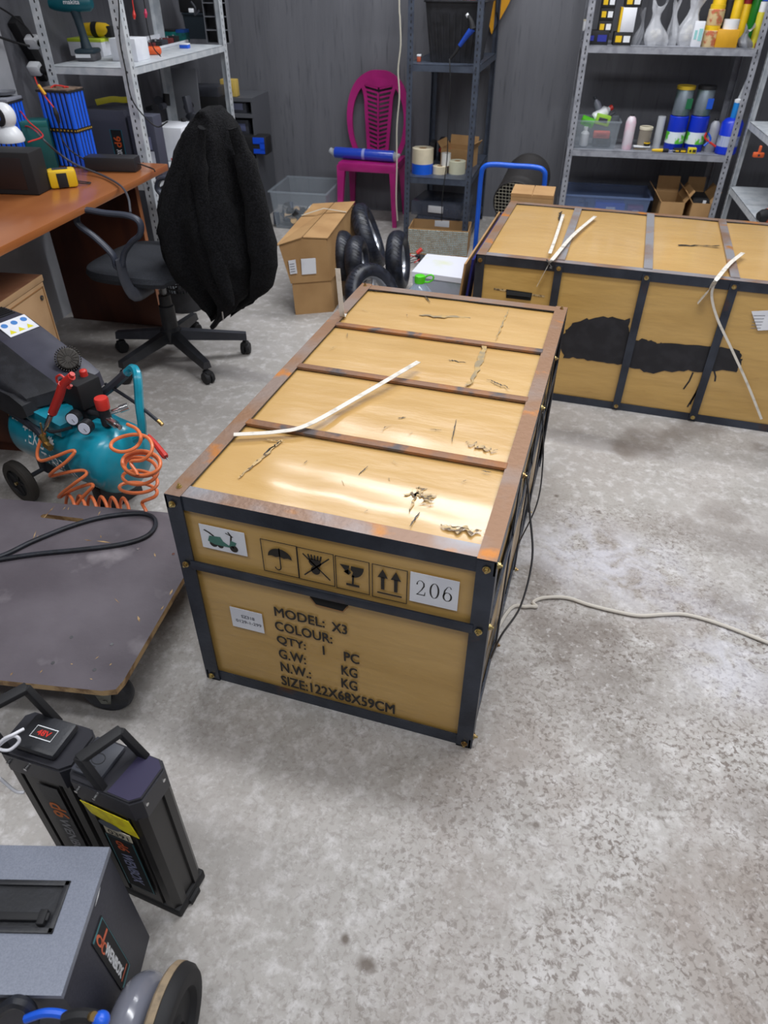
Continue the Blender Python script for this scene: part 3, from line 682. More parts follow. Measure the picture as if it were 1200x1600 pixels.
# ================================================================== battery packs and grey box in the foreground
def arch_handle(root, p0, p1, h, lean=Vector((0, 0, 0))):
    mb = MB(); p0 = Vector(p0); p1 = Vector(p1); up = Vector((0, 0, h))+lean; d = (p1-p0)
    q0 = p0+up+d*.06; q1 = p1+up-d*.06
    def bar(a, b, w, t):
        ax = (b-a).normalized(); sd = Vector((1, 0, 0)) if abs(ax.x) < .5 else Vector((0, 1, 0)); sd = (sd-ax*sd.dot(ax)).normalized(); nn = ax.cross(sd)
        T = Matrix((sd, nn, ax)).transposed().to_4x4(); T.translation = a
        mb.box((-w/2, -t/2, -t*.3), (w/2, t/2, (b-a).length+t*.3), T, bev=.002)
    bar(p0, q0, .020, .012); bar(p1, q1, .020, .012); bar(q0, q1, .020, .011)
    return mb.build('handle', M_blackm, root)
def battery(loc, rz, label, kind):
    w_, d_, h_ = .146, .088, .418
    root = thing('battery_pack', label, 'battery', loc, rz)
    x, y = w_/2, d_/2
    # extruded case with channels
    def ring(s=0.0):
        a, b = x-s, y-s; g = .005
        pts = [(-a, -b+.012), (-a+.010, -b), (-a*.62, -b), (-a*.60, -b+g), (-a*.52, -b+g), (-a*.50, -b), (a*.50, -b), (a*.52, -b+g), (a*.60, -b+g), (a*.62, -b), (a-.010, -b), (a, -b+.012),
               (a, -b*.35), (a-g, -b*.3), (a-g, b*.3), (a, b*.35), (a, b-.012), (a-.01, b), (-a+.01, b), (-a, b-.012)]
        return pts
    mb = MB(); mb.prism(ring(.002), .028, h_-.052); mb.build('case', mat('black_anodised_case', s2l(23, 22, 23), .42, .2, col2=s2l(30, 28, 28), sc=9, coat=.1), root)
    mb = MB(); mb.box((-x, -y, 0), (x, y, .030), bev=.005); mb.box((x-.03, -.015, 0), (x+.006, .015, .016), bev=.002); mb.build('bottom_cap', M_blackm, root)
    mb = MB(); pl = [(-x, -y+.012), (-x+.012, -y), (x-.016, -y), (x, -y+.014), (x, y-.012), (x-.014, y), (-x+.012, y), (-x, y-.012)]
    mb.prism(pl, h_-.055, h_-.006); mb.prism([(p[0]*.965, p[1]*.95) for p in pl], h_-.006, h_)
    mb.build('top_cap', mat('violet_black_plastic', s2l(40, 40, 46), .4), root)
    if kind == 1:
        mb = MB(); mb.prism([(.012, -y+.004), (x-.018, -y+.004), (x-.004, -y+.016), (x-.004, y-.016), (x-.018, y-.004), (.02, y-.004)], h_, h_+.0012); mb.build('violet_cover', mat('violet_plastic', s2l(48, 44, 70), .4), root)
    mb = MB()
    if kind == 1:
        mb.box((-x+.006, -y+.012, h_), (-.008, y-.008, h_+.010), bev=.003)
        mb.use(1); stroke(mb, arcp(-.035, .0, .012, .010, 0, 360, 16), .0012, Tm((0, 0, h_+.0106)))
        stroke(mb, [(-.060, -.026), (-.03, -.026), (-.03, -.014), (-.06, -.014)], .0012, Tm((0, 0, h_+.0106)), True)
        mb.build('lid_plate', [M_dgray, M_blackm], root)
    else:
        mb.box((-x+.03, -y+.010, h_), (x-.03, y-.008, h_+.018), bev=.008); mb.build('lid_plate', M_blackpl, root)
        mb = MB(); mb.prism([(-.021+.00375*c, s*.8) for c, s in ((0, -.014), (11.2*1, -.014), (11.2, .014), (0, .014))], h_+.018, h_+.0185)
        T = Tm((0, 0, h_+.019)); mb.use(1); stroke(mb, [(-.021, -.011), (.021, -.011), (.021, .011), (-.021, .011)], .0016, T, True)
        mb.use(2); put_text(mb, '48V', T @ Matrix.Translation((-.013, -.0055, 0)), .026, .011)
        tag(mb.build('voltage_badge', [M_blackm, M_white, M_red], root), 'small badge with red lettering on the lid')
    for (bx, by) in ((x-.006, -y*.55), (x-.006, y*.5), (-x*.7, -y+.001), (-x*.2, -y+.001)):
        mb = MB(); d = Vector((1, 0, 0)) if abs(by) < y*.9 else Vector((0, -1, 0)); p = Vector((bx, by, h_-.024)); mb.cyl(p, p+d*.007, .0035, seg=8)
        mb.build('screw', M_chrome, root)
    return root, x, y, h_
c1 = (Vector((.103, -.534, 0))+Vector((.243, -.46, 0)))/2
r1, x_, y_, h_ = battery(c1, R(-4), 'black battery pack with a yellow sticker and raised handle, right one of the pair', 1)
arch_handle(r1, (-.004, -y_+.008, h_), (.026, y_-.006, h_), .068, Vector((-.022, -.004, 0)))
yfz = -y_-.0005
def bsticker(root, poly, mats, name, lab=None, extra=None):
    mb = MB(); T = frame_T((0, yfz, 0), (1, 0, 0), (0, 0, 1)); mb.prism(poly, -.0003, .0006, T=T)
    if extra: extra(mb, T @ Matrix.Translation((0, 0, .0010)))
    o = mb.build(name, mats, root, auto=False)
    if lab: tag(o, lab)
    return o
bsticker(r1, [(-.060, .355), (.040, .350), (.049, .300), (.02, .303), (-.045, .322)], [mat('lemon_tape', s2l(246, 232, 30), .4, col2=s2l(226, 206, 20), sc=60)], 'yellow_sticker', 'torn yellow tape sticker')
def e1(mb, T):
    mb.use(1); stroke(mb, [(-.032, .07), (.026, .07), (.026, .262), (-.032, .262)], .003, T, True)
    mb.use(2); put_text(mb, 'WENBOX', T @ Matrix.Translation((-.016, .208, 0)) @ Euler((0, 0, R(-90))).to_matrix().to_4x4(), .115, .026)
    mb.use(3); put_text(mb, 'd6', T @ Matrix.Translation((-.016, .252, 0)) @ Euler((0, 0, R(-90))).to_matrix().to_4x4(), .034, .026)
bsticker(r1, [(-.034, .068), (.028, .068), (.028, .264), (-.034, .264)], [M_blackm, pm(30, 110, 120, .4), pm(150, 155, 190, .5), pm(220, 100, 50, .5)], 'brand_sticker', 'black sticker with teal border', e1)
def e2(mb, T):
    mb.use(1); put_text(mb, '0391', T @ Matrix.Translation((-.022, .273, 0.0006)), .044, .015)
bsticker(r1, [(-.029, .268), (.027, .268), (.027, .293), (-.029, .293)], [M_cream, M_ink], 'number_sticker', 'cream sticker with the number 0391', e2)
mb = MB(); fillp(mb, arcp(-.012, .303, .024, .012, 0, 350, 20), frame_T((0, yfz-.0012, 0), (1, 0, 0), (0, 0, 1)))
mb.build('round_seal', pm(84, 92, 104, .4), r1, auto=False)
c2_ = (Vector((-.035, -.490, 0))+Vector((.096, -.488, 0)))/2 + Vector((-.006, .004, 0))
r2, x_, y_, h_ = battery(c2_, R(0), 'black battery pack with a red voltage badge, left one of the pair', 2)
arch_handle(r2, (-.056, -y_+.006, h_), (-.010, y_-.006, h_), .085, Vector((-.028, 0, 0)))
def e3(mb, T):
    mb.use(1); put_text(mb, 'd6', T @ Matrix.Translation((-.008, .29, 0)) @ Euler((0, 0, R(-90))).to_matrix().to_4x4(), .05, .034)
    mb.use(2); put_text(mb, 'WENBOX', T @ Matrix.Translation((-.004, .235, 0)) @ Euler((0, 0, R(-90))).to_matrix().to_4x4(), .15, .022)
bsticker(r2, [(-.012, .06), (.03, .06), (.03, .345), (-.012, .345)], [M_blackpl, pm(230, 120, 30, .5), pm(160, 160, 165, .5)], 'brand_print', 'orange and grey lettering on black', e3)
mb = MB(); hb = Vector(c2_)+Vector((-.075, -.02, .46))
mb.tube([PZ(37, 1139, .47), PZ(20, 1148, .475), PZ(6, 1155, .47), PZ(-4, 1168, .455), PZ(14, 1172, .45), PZ(30, 1158, .46), PZ(22, 1150, .47), PZ(4, 1160, .46), PZ(-12, 1178, .44), PZ(-14, 1205, .40), PZ(2, 1218, .37), PZ(24, 1236, .34), PZ(38, 1238, .335)], .0028, sub=8)
solo(mb, 'tied_string', mat('white_cord', s2l(220, 220, 226), .6), 'white cord tied round the left battery handle', 'string')

def build_greybox():
    h = .346; rz = R(16.5); cr = Vector((.201, -.592, 0))
    wd, dp = .30, .205
    root = thing('battery_box', 'large hammered-grey box with recessed top handle at the lower left corner', 'box', cr, rz)
    mb = MB(); mb.box((-wd, -dp, 0), (0, 0, h-.004), bev=.004)
    mb.build('case', M_boxside, root)
    # lid plate as a frame round the handle recess
    C = lambda px, py: (lambda p: ((p-cr).x*math.cos(rz)+(p-cr).y*math.sin(rz), -(p-cr).x*math.sin(rz)+(p-cr).y*math.cos(rz)))(PZ(px, py, h))
    hx0, hx1 = C(0, 1400)[0]-.03, (C(110, 1380)[0]+C(82, 1460)[0])/2; hy1, hy0 = C(60, 1376)[1], C(50, 1459)[1]
    mb = MB(); e = .0025
    for (a, b, c, d) in ((-wd-e, -dp-e, hx0, e), (hx1, -dp-e, e, e), (hx0, -dp-e, hx1, hy0), (hx0, hy1, hx1, e)):
        mb.box((a, b, h-.012), (c, d, h))
    mb.build('lid', M_boxgrey, root, auto=False)
    mb = MB(); t = .008
    mb.box((hx0, hy0, h-.003), (hx1, hy0+t, h+.003), bev=.001); mb.box((hx0, hy1-t, h-.003), (hx1, hy1, h+.003), bev=.001)
    mb.box((hx1-t, hy0, h-.003), (hx1, hy1, h+.003), bev=.001); mb.box((hx0, hy0, h-.003), (hx0+t, hy1, h+.003), bev=.001)
    mb.box((hx0+t, hy0+t, h-.0038), (hx1-t, hy1-t, h-.003))
    hd = mb.build('handle_recess', M_blackpl, root)
    mb = MB(); ym = hy0+.022; mb.box((hx0+.01, ym-.006, h+.001), (hx1-.012, ym+.006, h+.007), bev=.002); mb.box((hx1-.028, ym-.012, h-.002), (hx1-.016, ym+.010, h+.009), bev=.002)
    mb.build('grip_bar', M_blackm, hd)
    # sticker on the right side
    def L2(px, py):
        d = ray(px, py); n = Vector((math.cos(rz), math.sin(rz), 0)); t = (cr-CAMO).dot(n)/d.dot(n); p = CAMO+d*t-cr
        return (-p.x*math.sin(rz)+p.y*math.cos(rz), p.z)
    q = [L2(157, 1430), L2(203, 1507), L2(190, 1549), L2(142, 1475)]
    y0 = min(p[0] for p in q)-.0; y1 = max(p[0] for p in q); z1 = (q[0][1]+q[1][1])/2; z0 = (q[2][1]+q[3][1])/2
    # seen from +x: left is +y... local frame with u running away from the viewer's left
    a = Vector((.0015, q[3][0], q[3][1])); bx = Vector((.0015, q[2][0], q[2][1])); cx = Vector((.0015, q[0][0], q[0][1]))
    U = bx-a; Vv = cx-a
    T = Matrix((U, Vv, Vector((1, 0, 0)))).transposed().to_4x4(); T.translation = a
    mb = MB(); mb.box((0, 0, -.001), (1, 1, .0004), T)
    T1 = T @ Matrix.Translation((0, 0, .0007))
    mb.use(1); stroke(mb, [(.02, .04), (.02, .96), (.98, .96), (.98, .1)], .035, T1)
    mb.use(3); stroke(mb, [(.90, .2), (.90, .85)], .02, T1)
    mb.use(2); put_text(mb, 'WENBOX', T1 @ Matrix.Translation((.30, .22, 0)), .56, .40)
    mb.use(3); stroke(mb, arcp(.13, .33, .07, .13, 0, 360, 16), .05, T1); stroke(mb, [(.2, .33), (.2, .9)], .04, T1); stroke(mb, arcp(.27, .33, .05, .17, 30, 330, 14), .04, T1)
    tag(mb.build('brand_sticker', [M_blackm, pm(30, 120, 130, .4), M_white, pm(224, 96, 44, .4)], root, auto=False), 'black sticker with teal border and white lettering')
    mb = MB(); p = L2(155, 1386); q2 = L2(147, 1416)
    fr = frame_T((.0018, 0, 0), (0, 1, 0), (0, 0, 1)); stroke(mb, [p, ((p[0]+q2[0])/2+.002, (p[1]+q2[1])/2), q2], .004, fr, widths=[.001, .005, .001]); mb.build('scratch', M_white, root, auto=False)
    return root
build_greybox()
# wheel, mudguard and cables of a vehicle part at the bottom edge
def build_bottom_wheel():
    wc = PZ(262, 1618, .106); ax = Vector((math.cos(R(10)), math.sin(R(10)), 0)); 
    root = thing('spare_wheel', 'black wheel with a tan tyre beside the grey box at the bottom edge', 'wheel', (wc.x, wc.y, 0), R(10))
    T = Tm((0, 0, .106), (0, R(90), 0))
    mb = MB(); mb.lathe([(.085, -.014), (.100, -.014), (.1045, -.010), (.105, -.004), (.105, .002), (.085, .002)], T, 48, cap=False); mb.build('tyre', mat('tan_tyre', s2l(146, 128, 104), .8, col2=s2l(110, 98, 82), sc=30), root)
    mb = MB(); mb.lathe([(.0001, .006), (.02, .012), (.022, .020), (.03, .012), (.05, .010), (.066, .012), (.072, .022), (.080, .024), (.096, .022), (.103, .014), (.1046, .003), (.084, .0025), (.080, -.02), (.0001, -.02)], T, 40, cap=False); mb.build('rim', M_blackm, root)
    return wc
wc = build_bottom_wheel()
mb = MB(); pts = []
fc = PZ(226, 1640, .11)
fc = wc+Vector((math.cos(R(10)), math.sin(R(10)), 0))*-.050
T = Tm((fc.x, fc.y-.012, .100), (0, R(90), R(10)))
prof = [(.066+.032*math.cos(a), .031*math.sin(a)) for a in [R(-90+15*i) for i in range(13)]]
mb.lathe(prof, T, 36, cap=False)
solo(mb, 'mudguard', mat('smoky_plastic', s2l(120, 122, 134), .2, alpha=.92, coat=.6), 'smoky grey mudguard between the grey box and the small wheel', 'mudguard', (fc.x, fc.y, .108))
mb = MB(); mb.tube([PZ(-10, 1590, .30), PZ(10, 1572, .33), PZ(28, 1565, .345), PZ(46, 1575, .33), PZ(52, 1600, .30)], .009)
solo(mb, 'rubber_hose', M_rubber, 'short black hose arching in front of the grey box at the bottom edge', 'hose')
mb = MB(); mb.tube([PZ(40, 1592, .33), PZ(70, 1583, .34), PZ(100, 1586, .34), PZ(120, 1600, .33)], .006)
solo(mb, 'blue_cable', M_blue, 'bright blue cable curving over the bottom left edge', 'cable')
mb = MB(); mb.tube([PZ(100, 1594, .34), PZ(125, 1588, .345), PZ(150, 1592, .34), PZ(158, 1606, .33)], .010); mb.use(1); mb.ball(PZ(158, 1594, .345), .012); mb.use(2); mb.cyl(PZ(143, 1588, .35), PZ(147, 1588, .356), .006)
solo(mb, 'brake_lever', [M_blackm, M_blue, M_brass], 'black lever end with a blue knob at the bottom edge', 'lever')
# ================================================================== plywood dolly
def build_dolly():
    zt = .165; a = R(10.5)
    nr = PZ(182, 1082, zt); rr = PZ(287, 902, zt)
    far_r = Vector((-.185, .440, zt)); far_l = PZ(0, 779, zt); near_l = PZ(0, 1063, zt)
    far_dir = (far_l-far_r).normalized(); near_dir = (near_l-nr).normalized()
    P = [far_r+far_dir*.015, rr+(far_r-rr).normalized()*.0, nr+(rr-nr).normalized()*.035, nr+(rr-nr).normalized()*.008+near_dir*.006, nr+near_dir*.035, nr+near_dir*.85, far_r+far_dir*1.0]
    root = thing('platform_dolly', 'low dolly with a scratched dark plywood deck left of the near crate', 'dolly', (far_r.x, far_r.y, 0))
    o = Vector((far_r.x, far_r.y, 0)); q = [p-o for p in P]
    # deck with a hand slot: outer polygon and slot bridged as two pieces
    mb = MB(); s0 = PZ(68, 806, zt)-o; s1 = PZ(126, 813, zt)-o; sw = .017
    bm = bmesh.new()
    ov = [bm.verts.new((p.x, p.y, zt)) for p in q]; oe = [bm.edges.new((ov[i], ov[(i+1) % len(ov)])) for i in range(len(ov))]
    d = (s1-s0).normalized(); n = Vector((-d.y, d.x, 0)); sl = []
    for k in range(9): an = R(90+180*k/8); sl.append(s0+d*math.cos(an)*sw/2+n*math.sin(an)*sw/2)
    for k in range(9): an = R(-90+180*k/8); sl.append(s1+d*math.cos(an)*sw/2+n*math.sin(an)*sw/2)
    sv = [bm.verts.new((p.x, p.y, zt)) for p in sl]; se = [bm.edges.new((sv[i], sv[(i+1) % len(sv)])) for i in range(len(sv))]
    bmesh.ops.triangle_fill(bm, use_beauty=True, edges=oe+se)
    bm.verts.index_update()
    mb.use(0).add([v.co.copy() for v in bm.verts], [[v.index for v in f.verts] for f in bm.faces])
    mb.use(0).add([v.co.copy()-Vector((0, 0, .018)) for v in bm.verts], [[v.index for v in f.verts] for f in bm.faces]); bm.free()
    mb.use(1)
    for loop in (q, sl):
        k = len(loop); mb.add([(p.x, p.y, zt) for p in loop]+[(p.x, p.y, zt-.018) for p in loop], [(i, (i+1) % k, k+(i+1) % k, k+i) for i in range(k)])
    rs = random.Random(11); mb.use(1)
    def chip(px, py, qx, qy, wd):
        a_, b_ = PZ(px, py, zt+.0006)-o, PZ(qx, qy, zt+.0006)-o; d_ = b_-a_; nn = Vector((-d_.y, d_.x, 0)).normalized()*wd/2; m_ = (a_+b_)/2
        mb.add([a_, m_+nn*rs.uniform(.6, 1.2), b_, m_-nn*rs.uniform(.6, 1.2)], [(0, 1, 2, 3)])
    for c in ((86, 790, 75, 802, .004), (76, 800, 68, 810, .005), (103, 791, 98, 797, .003), (108, 792, 106, 797, .004), (157, 798, 153, 806, .003), (57, 828, 51, 844, .004), (132, 843, 144, 845, .005), (150, 845, 173, 848, .007),
              (157, 836, 158, 841, .003), (241, 864, 243, 870, .005), (178, 934, 187, 943, .003), (215, 962, 218, 972, .008), (20, 1050, 16, 1056, .006), (67, 1046, 62, 1052, .004), (175, 1036, 171, 1040, .004), (265, 930, 270, 920, .006), (250, 955, 256, 946, .004), (140, 1060, 145, 1062, .003), (148, 1030, 155, 1025, .002), (110, 1037, 114, 1038, .003), (60, 835, 55, 846, .002)): chip(*c)
    mb.use(2)
    for (px, py) in ((216, 858), (271, 866), (112, 996), (175, 1007), (83, 1036), (148, 1047)):
        p = PZ(px, py, zt)-o; mb.cyl(p, p+Vector((0, 0, .0015)), .0045, seg=12)
    mb.build('deck', [M_ply, M_plyraw, M_chrome], root, auto=False)
    def castor(cx, cy, rz):
        T = Tm((cx, cy, 0), (0, 0, rz)); 
        mb = MB(); mb.box((-.045, -.035, .141), (.045, .035, .147), T, bev=.002)
        for s in (-1, 1): mb.prism([(-.035, .143), (.035, .143), (.012, .045), (-.012, .045)], s*.026-.0015, s*.026+.0015, 'y', T)
        mb.cyl(T @ Vector((0, -.03, .055)), T @ Vector((0, .03, .055)), .006)
        b = mb.build('castor', mat('dull_zinc', s2l(120, 122, 116), .45, .7, col2=s2l(90, 88, 80), sc=30), root)
        mb = MB(); mb.lathe([(.020, -.016), (.040, -.020), (.056, -.018), (.062, -.010), (.063, 0), (.062, .010), (.056, .018), (.040, .020), (.020, .016)], T @ Tm((0, 0, .063), (R(90), 0, 0)), 32); mb.lathe([(.001, -.017), (.022, -.017), (.022, .017), (.001, .017)], T @ Tm((0, 0, .063), (R(90), 0, 0)), 16, cap=False); mb.build('wheel', M_rubber, b)
    wp = PZ(170, 1080, .06)-o; castor(wp.x, wp.y, R(14)); castor(wp.x+.0, wp.y+.50, R(60)); castor(wp.x-.75, wp.y-.08, R(20)); castor(wp.x-.78, wp.y+.42, R(20))
    return zt
zt = build_dolly()
mb = MB(); z = zt+.008
mb.tube([PZ(-60, 880, z), PZ(0, 869, z), PZ(50, 846, z), PZ(110, 822, z), PZ(160, 808, z), PZ(210, 802, z), PZ(236, 806, z), PZ(243, 820, z), PZ(228, 838, z), PZ(190, 850, z), PZ(130, 858, z), PZ(60, 865, z), PZ(0, 874, z), PZ(-60, 886, z)], .0065, sub=8)
solo(mb, 'air_hose', M_rubber, 'black hose folded in a long loop on the plywood dolly', 'hose', PZ(0, 869, z))

# ================================================================== air compressor
A0 = Vector((-1.06, .70, .225)); A1 = Vector((-.575, .565, .205)); TR = .120
def build_compressor():
    ax = (A1-A0); ln = ax.length; rz = math.atan2(ax.y, ax.x)
    root = thing('air_compressor', 'turquoise air compressor with black motor cover beside the wooden cabinet', 'compressor', (A0.x, A0.y, 0), rz)
    zc = .215
    T = Tm((0, 0, zc), (0, R(90), 0))
    mb = MB(); prof = [(.0005, .036), (.05, .040), (.09, .048), (.112, .062), (TR, .078), (TR, .09), (TR, ln-.02), (TR-.001, ln-.005), (.112, ln+.012), (.09, ln+.030), (.05, ln+.042), (.0005, ln+.045)]
    prof = prof[:6]+[(TR, ln*.75), (TR+.0015, ln*.755), (TR+.0015, ln*.775), (TR, ln*.78)]+prof[6:]
    mb.lathe(prof, T, 48, cap=False)
    tank = mb.build('tank', M_teal, root)
    # printing on the tank side, wrapped on the cylinder
    def wrap(mb, txt, x0, x1, a0, a1, tilt=0.0):
        vs, fs = text_mesh(txt); mx = max(v.x for v in vs); mn = min(v.x for v in vs); my = max(v.y for v in vs); ny = min(v.y for v in vs); out = []
        for v in vs:
            fx = (v.x-mn)/(mx-mn); an = R(a0+(a1-a0)*(v.y-ny)/(my-ny)+tilt*fx); out.append((x0+(x1-x0)*fx, -(TR+.001)*math.cos(an), zc+(TR+.001)*math.sin(an)))
        mb.add(out, fs)
    mb = MB(); wrap(mb, '24L', .092, .125, 34, 50, 0); wrap(mb, 'TEXC', .155, .265, 6, 32, 0); wrap(mb, 'TABP', .245, .355, -22, 2, 0)
    cx, ca = .285, 36
    def gear(cx, ca, r):
        pts = []
        for k in range(24):
            rr = r if k % 2 else r*.72; an = 2*math.pi*k/24; an2 = R(ca)+rr*math.sin(an)/TR; pts.append((cx+rr*math.cos(an), -(TR+.001)*math.cos(an2), zc+(TR+.001)*math.sin(an2)))
        mb.add(pts, [list(range(24))])
    gear(.295, 22, .026); gear(.385, -20, .022)
    mb.build('tank_lettering', mat('chalk_white', (.92, .92, .92), .7), root, auto=False, fix=False)
    mb = MB(); mb.use(0)
    def patch(x0, x1, a0, a1, m, off=.0016):
        vs = []
        for an in (a0, (a0+a1)/2, a1):
            for x in (x0, x1): vs.append((x, -(TR+off)*math.cos(R(an)), zc+(TR+off)*math.sin(R(an))))
        mb.use(m); mb.add(vs, [(0, 1, 3, 2), (2, 3, 5, 4)])
    patch(.30, .36, -58, -48, 0); mb.build('warning_sticker', M_yellow, root, auto=False)
    # wheels, axle and foot
    for s in (-1, 1):
        Tw = Tm((.13, s*.165, .078), (R(90), 0, 0))
        mb = MB(); mb.lathe([(.050, -.016), (.072, -.016), (.078, -.010), (.078, .010), (.072, .016), (.050, .016)], Tw, 36, cap=False); wh = mb.build('wheel', mat('brown_black_rubber', s2l(54, 50, 46), .7), root)
        mb = MB(); mb.lathe([(.0001, -.010), (.048, -.010), (.052, -.016), (.054, 0), (.052, .016), (.048, .008), (.0001, .008)], Tw, 36, cap=False)
        for k in range(5): mb.box((.010, -.006, -.013), (.048, .006, .012), Tw @ Tm(rot=(0, 0, R(72*k))))
        mb.lathe([(.014, -.016), (.014, .014)], Tw, 14); mb.build('hub', M_blackm, wh)
        mb = MB(); mb.cyl((.13, s*.178, .078), (.13, s*.186, .078), .006); mb.build('axle_bolt', M_bolt, wh)
    mb = MB(); mb.cyl((.13, -.16, .078), (.13, .16, .078), .008); mb.box((.11, -.08, .07), (.16, .08, .13), bev=.004); mb.build('axle', M_dgray, root)
    mb = MB(); mb.box((ln*.78, -.09, .0), (ln*.86, .09, .035), bev=.006); mb.box((ln*.77, -.075, .03), (ln*.87, .075, .11), bev=.004); mb.build('foot', M_blackpl, root)
    # saddle and side frame tubes
    mb = MB(); mb.prism([(-.015, .31), (.36, .30), (.37, .345), (.0, .375)], -.10, .06, 'y'); sad = mb.build('saddle', M_teal, root)
    mb = MB(); mb.box((.03, -.1015, .335), (.10, -.0998, .356), bev=.0005); mb.build('vent', M_blackm, sad)
    mb = MB(); mb.tube([(-.05, -.10, .40), (-.045, -.115, .345), (-.01, -.112, .335), (.10, -.112, .330), (.26, -.124, .312), (.30, -.130, .30)], .0115, sub=5); mb.build('rubber_tube', M_rubber, root)
    mb = MB(); mb.cyl((.30, -.130, .30), (.325, -.136, .29), .011); mb.cyl((.325, -.138, .275), (.325, -.138, .315), .008); mb.cyl((.325, -.140, .285), (.352, -.142, .280), .012, seg=6); mb.cyl((.325, -.138, .315), (.338, -.140, .365), .0025); mb.build('brass_valve', M_brass, root)
    # motor cover
    mb = MB()
    cross = lambda y0, y1, pts: None
    prof = [(-.20, .35), (.27, .34), (.305, .365), (.295, .41), (.25, .432), (.16, .458), (.04, .503), (-.05, .532), (-.20, .535)]
    ys = [(-.115, .60), (-.10, .74), (-.05, .84), (-.005, .93), (.015, 1.0), (.12, 1.0), (.14, .97), (.15, .86)]
    vs = []; n = len(prof); cxp, czp = .03, .36
    for y, k in ys:
        for (x, z) in prof: vs.append((cxp+(x-cxp)*k, y, czp+(z-czp)*k))
    fs = [(i*n+j, i*n+(j+1) % n, (i+1)*n+(j+1) % n, (i+1)*n+j) for i in range(len(ys)-1) for j in range(n)]+[list(range(n)), list(range((len(ys)-1)*n, len(ys)*n))]
    mb.add(vs, fs); cov = mb.build('motor_cover', [mat('violet_grey_plastic', s2l(66, 66, 78), .42, col2=s2l(58, 58, 70), sc=10), M_blackpl], root)
    for p_ in cov.data.polygons:
        if p_.center.y < .004: p_.material_index = 1
    mb = MB(); mb.prism([(-.20, .335), (.20, .325), (.245, .35), (.235, .385), (.18, .405), (-.20, .43)], -.125, -.06, 'y'); mb.build('side_guard', M_blackpl, cov)
    mb = MB()
    for k in range(8): mb.box((-.19+k*.014, .02, .52), (-.184+k*.014, .125, .5385-.003*max(0, k-6)))
    mb.build('cooling_grille', M_blackm, cov)
    sl = math.atan2(.60-.485, .02-.285)
    dx = Vector((.16-.04, 0, .458-.503)).normalized(); o = Vector((.028, .022, .5090)); T = frame_T(o, (0, 1, 0), -dx)   # local x across, local y up the slope
    T = Matrix.Translation((0, 0, 0)) @ T
    mb = MB(); mb.box((0, 0, -.001), (.108, .075, .0012), T)
    for k in range(3):
        mb.use(1); fillp(mb, arcp(.018+.036*k, .055, .011, .011, 0, 340, 14), T, .0016); mb.use(2); fillp(mb, [(.008+.032*k, .010), (.032+.032*k, .010), (.020+.032*k, .030)], T, .0016)
    mb.use(2)
    tag(mb.build('warning_sticker', [M_paper, pm(70, 130, 200, .5), pm(220, 210, 40, .5)], cov, auto=False), 'white sticker with blue and yellow safety symbols')
    # air filter
    mb = MB(); Tf = Tm((.215, .085, .455), (0, R(62), R(-30))); mb.lathe([(.030, 0), (.0345, .004), (.0345, .040), (.030, .044)], Tf, 40)
    for k in range(32): an = 2*math.pi*k/32; mb.box((.037, -.0015, .002), (.041, .0015, .042), Tf @ Tm(rot=(0, 0, an)))
    for k in range(16): mb.box((.010, -.001, .043), (.032, .001, .0465), Tf @ Tm(rot=(0, 0, 2*math.pi*k/16)))
    mb.build('air_filter', mat('dusty_black_plastic', s2l(62, 58, 54), .7), root)
    # pressure switch, regulator, gauges
    mb = MB(); mb.box((.335, -.04, .385), (.425, .045, .472), bev=.006); mb.box((.35, -.03, .33), (.41, .02, .39), bev=.004); sw = mb.build('pressure_switch', M_blackm, root)
    mb = MB(); mb.cyl((.385, .02, .472), (.385, .02, .488), .012); mb.ball((.385, .02, .488), .012, 12, (1, 1, .5)); mb.build('switch_knob', M_red, sw)
    mb = MB(); mb.cyl((.40, -.02, .37), (.50, -.01, .37), .010); mb.cyl((.485, -.01, .345), (.485, -.01, .40), .018); mb.build('regulator', M_blackpl, root)
    mb = MB(); mb.lathe([(.013, 0), (.018, .004), (.019, .03), (.017, .035), (.0001, .036)], Tm((.485, -.01, .398)) @ Matrix.Diagonal((1.15, 1.15, 1.15, 1)), 20); mb.build('regulator_knob', M_red, root)
    for gx, gy, gz in ((.40, -.055, .37), (.458, -.06, .358)):
        d = Vector((.45, -.85, .10)).normalized(); p = Vector((gx, gy, gz)); mb = MB(); mb.cyl(p, p+d*.026, .022, seg=24)
        g = mb.build('pressure_gauge', M_blackpl, root)
        mb = MB(); mb.cyl(p+d*.0262, p+d*.0275, .0185, seg=24); mb.use(1); q = p+d*.0282; mb.cyl(q, q+Vector((.006, .002, -.010)), .0008, seg=6); mb.build('dial', [mat('white_dial', s2l(222, 228, 244), .3), M_ink], g)
    mb = MB(); mb.cyl((.49, .0, .38), (.525, .035, .395), .008); mb.cyl((.515, .025, .391), (.535, .045, .399), .0115); mb.build('air_coupling', M_chrome, root)
    mb = MB(); mb.cyl((.49, -.015, .37), (.56, -.02, .362), .008); mb.cyl((.51, -.016, .368), (.54, -.018, .364), .0125); mb.build('air_coupling', M_chrome, root)
    mb = MB(); mb.tube([(.30, -.07, .365), (.32, -.115, .33), (.35, -.115, .325), (.40, -.08, .34)], .005); mb.build('copper_pipe', M_blackpl, root)
    # carrying handle
    mb = MB(); mb.tube([(.42, .07, .415), (.48, .09, .465), (.515, .10, .498), (.55, .09, .505), (.575, .07, .485), (.59, .045, .42), (.600, .03, .36), (.598, .02, .325), (.575, .01, .305)], .0135, sub=6); mb.build('handle', M_teal, root)
    mb = MB(); mb.tube([(.33, .03, .35), (.42, .07, .415), (.495, .095, .480)], .0155, sub=4); mb.build('handle_grip', M_dgray, root)
    return root
comp = build_compressor()
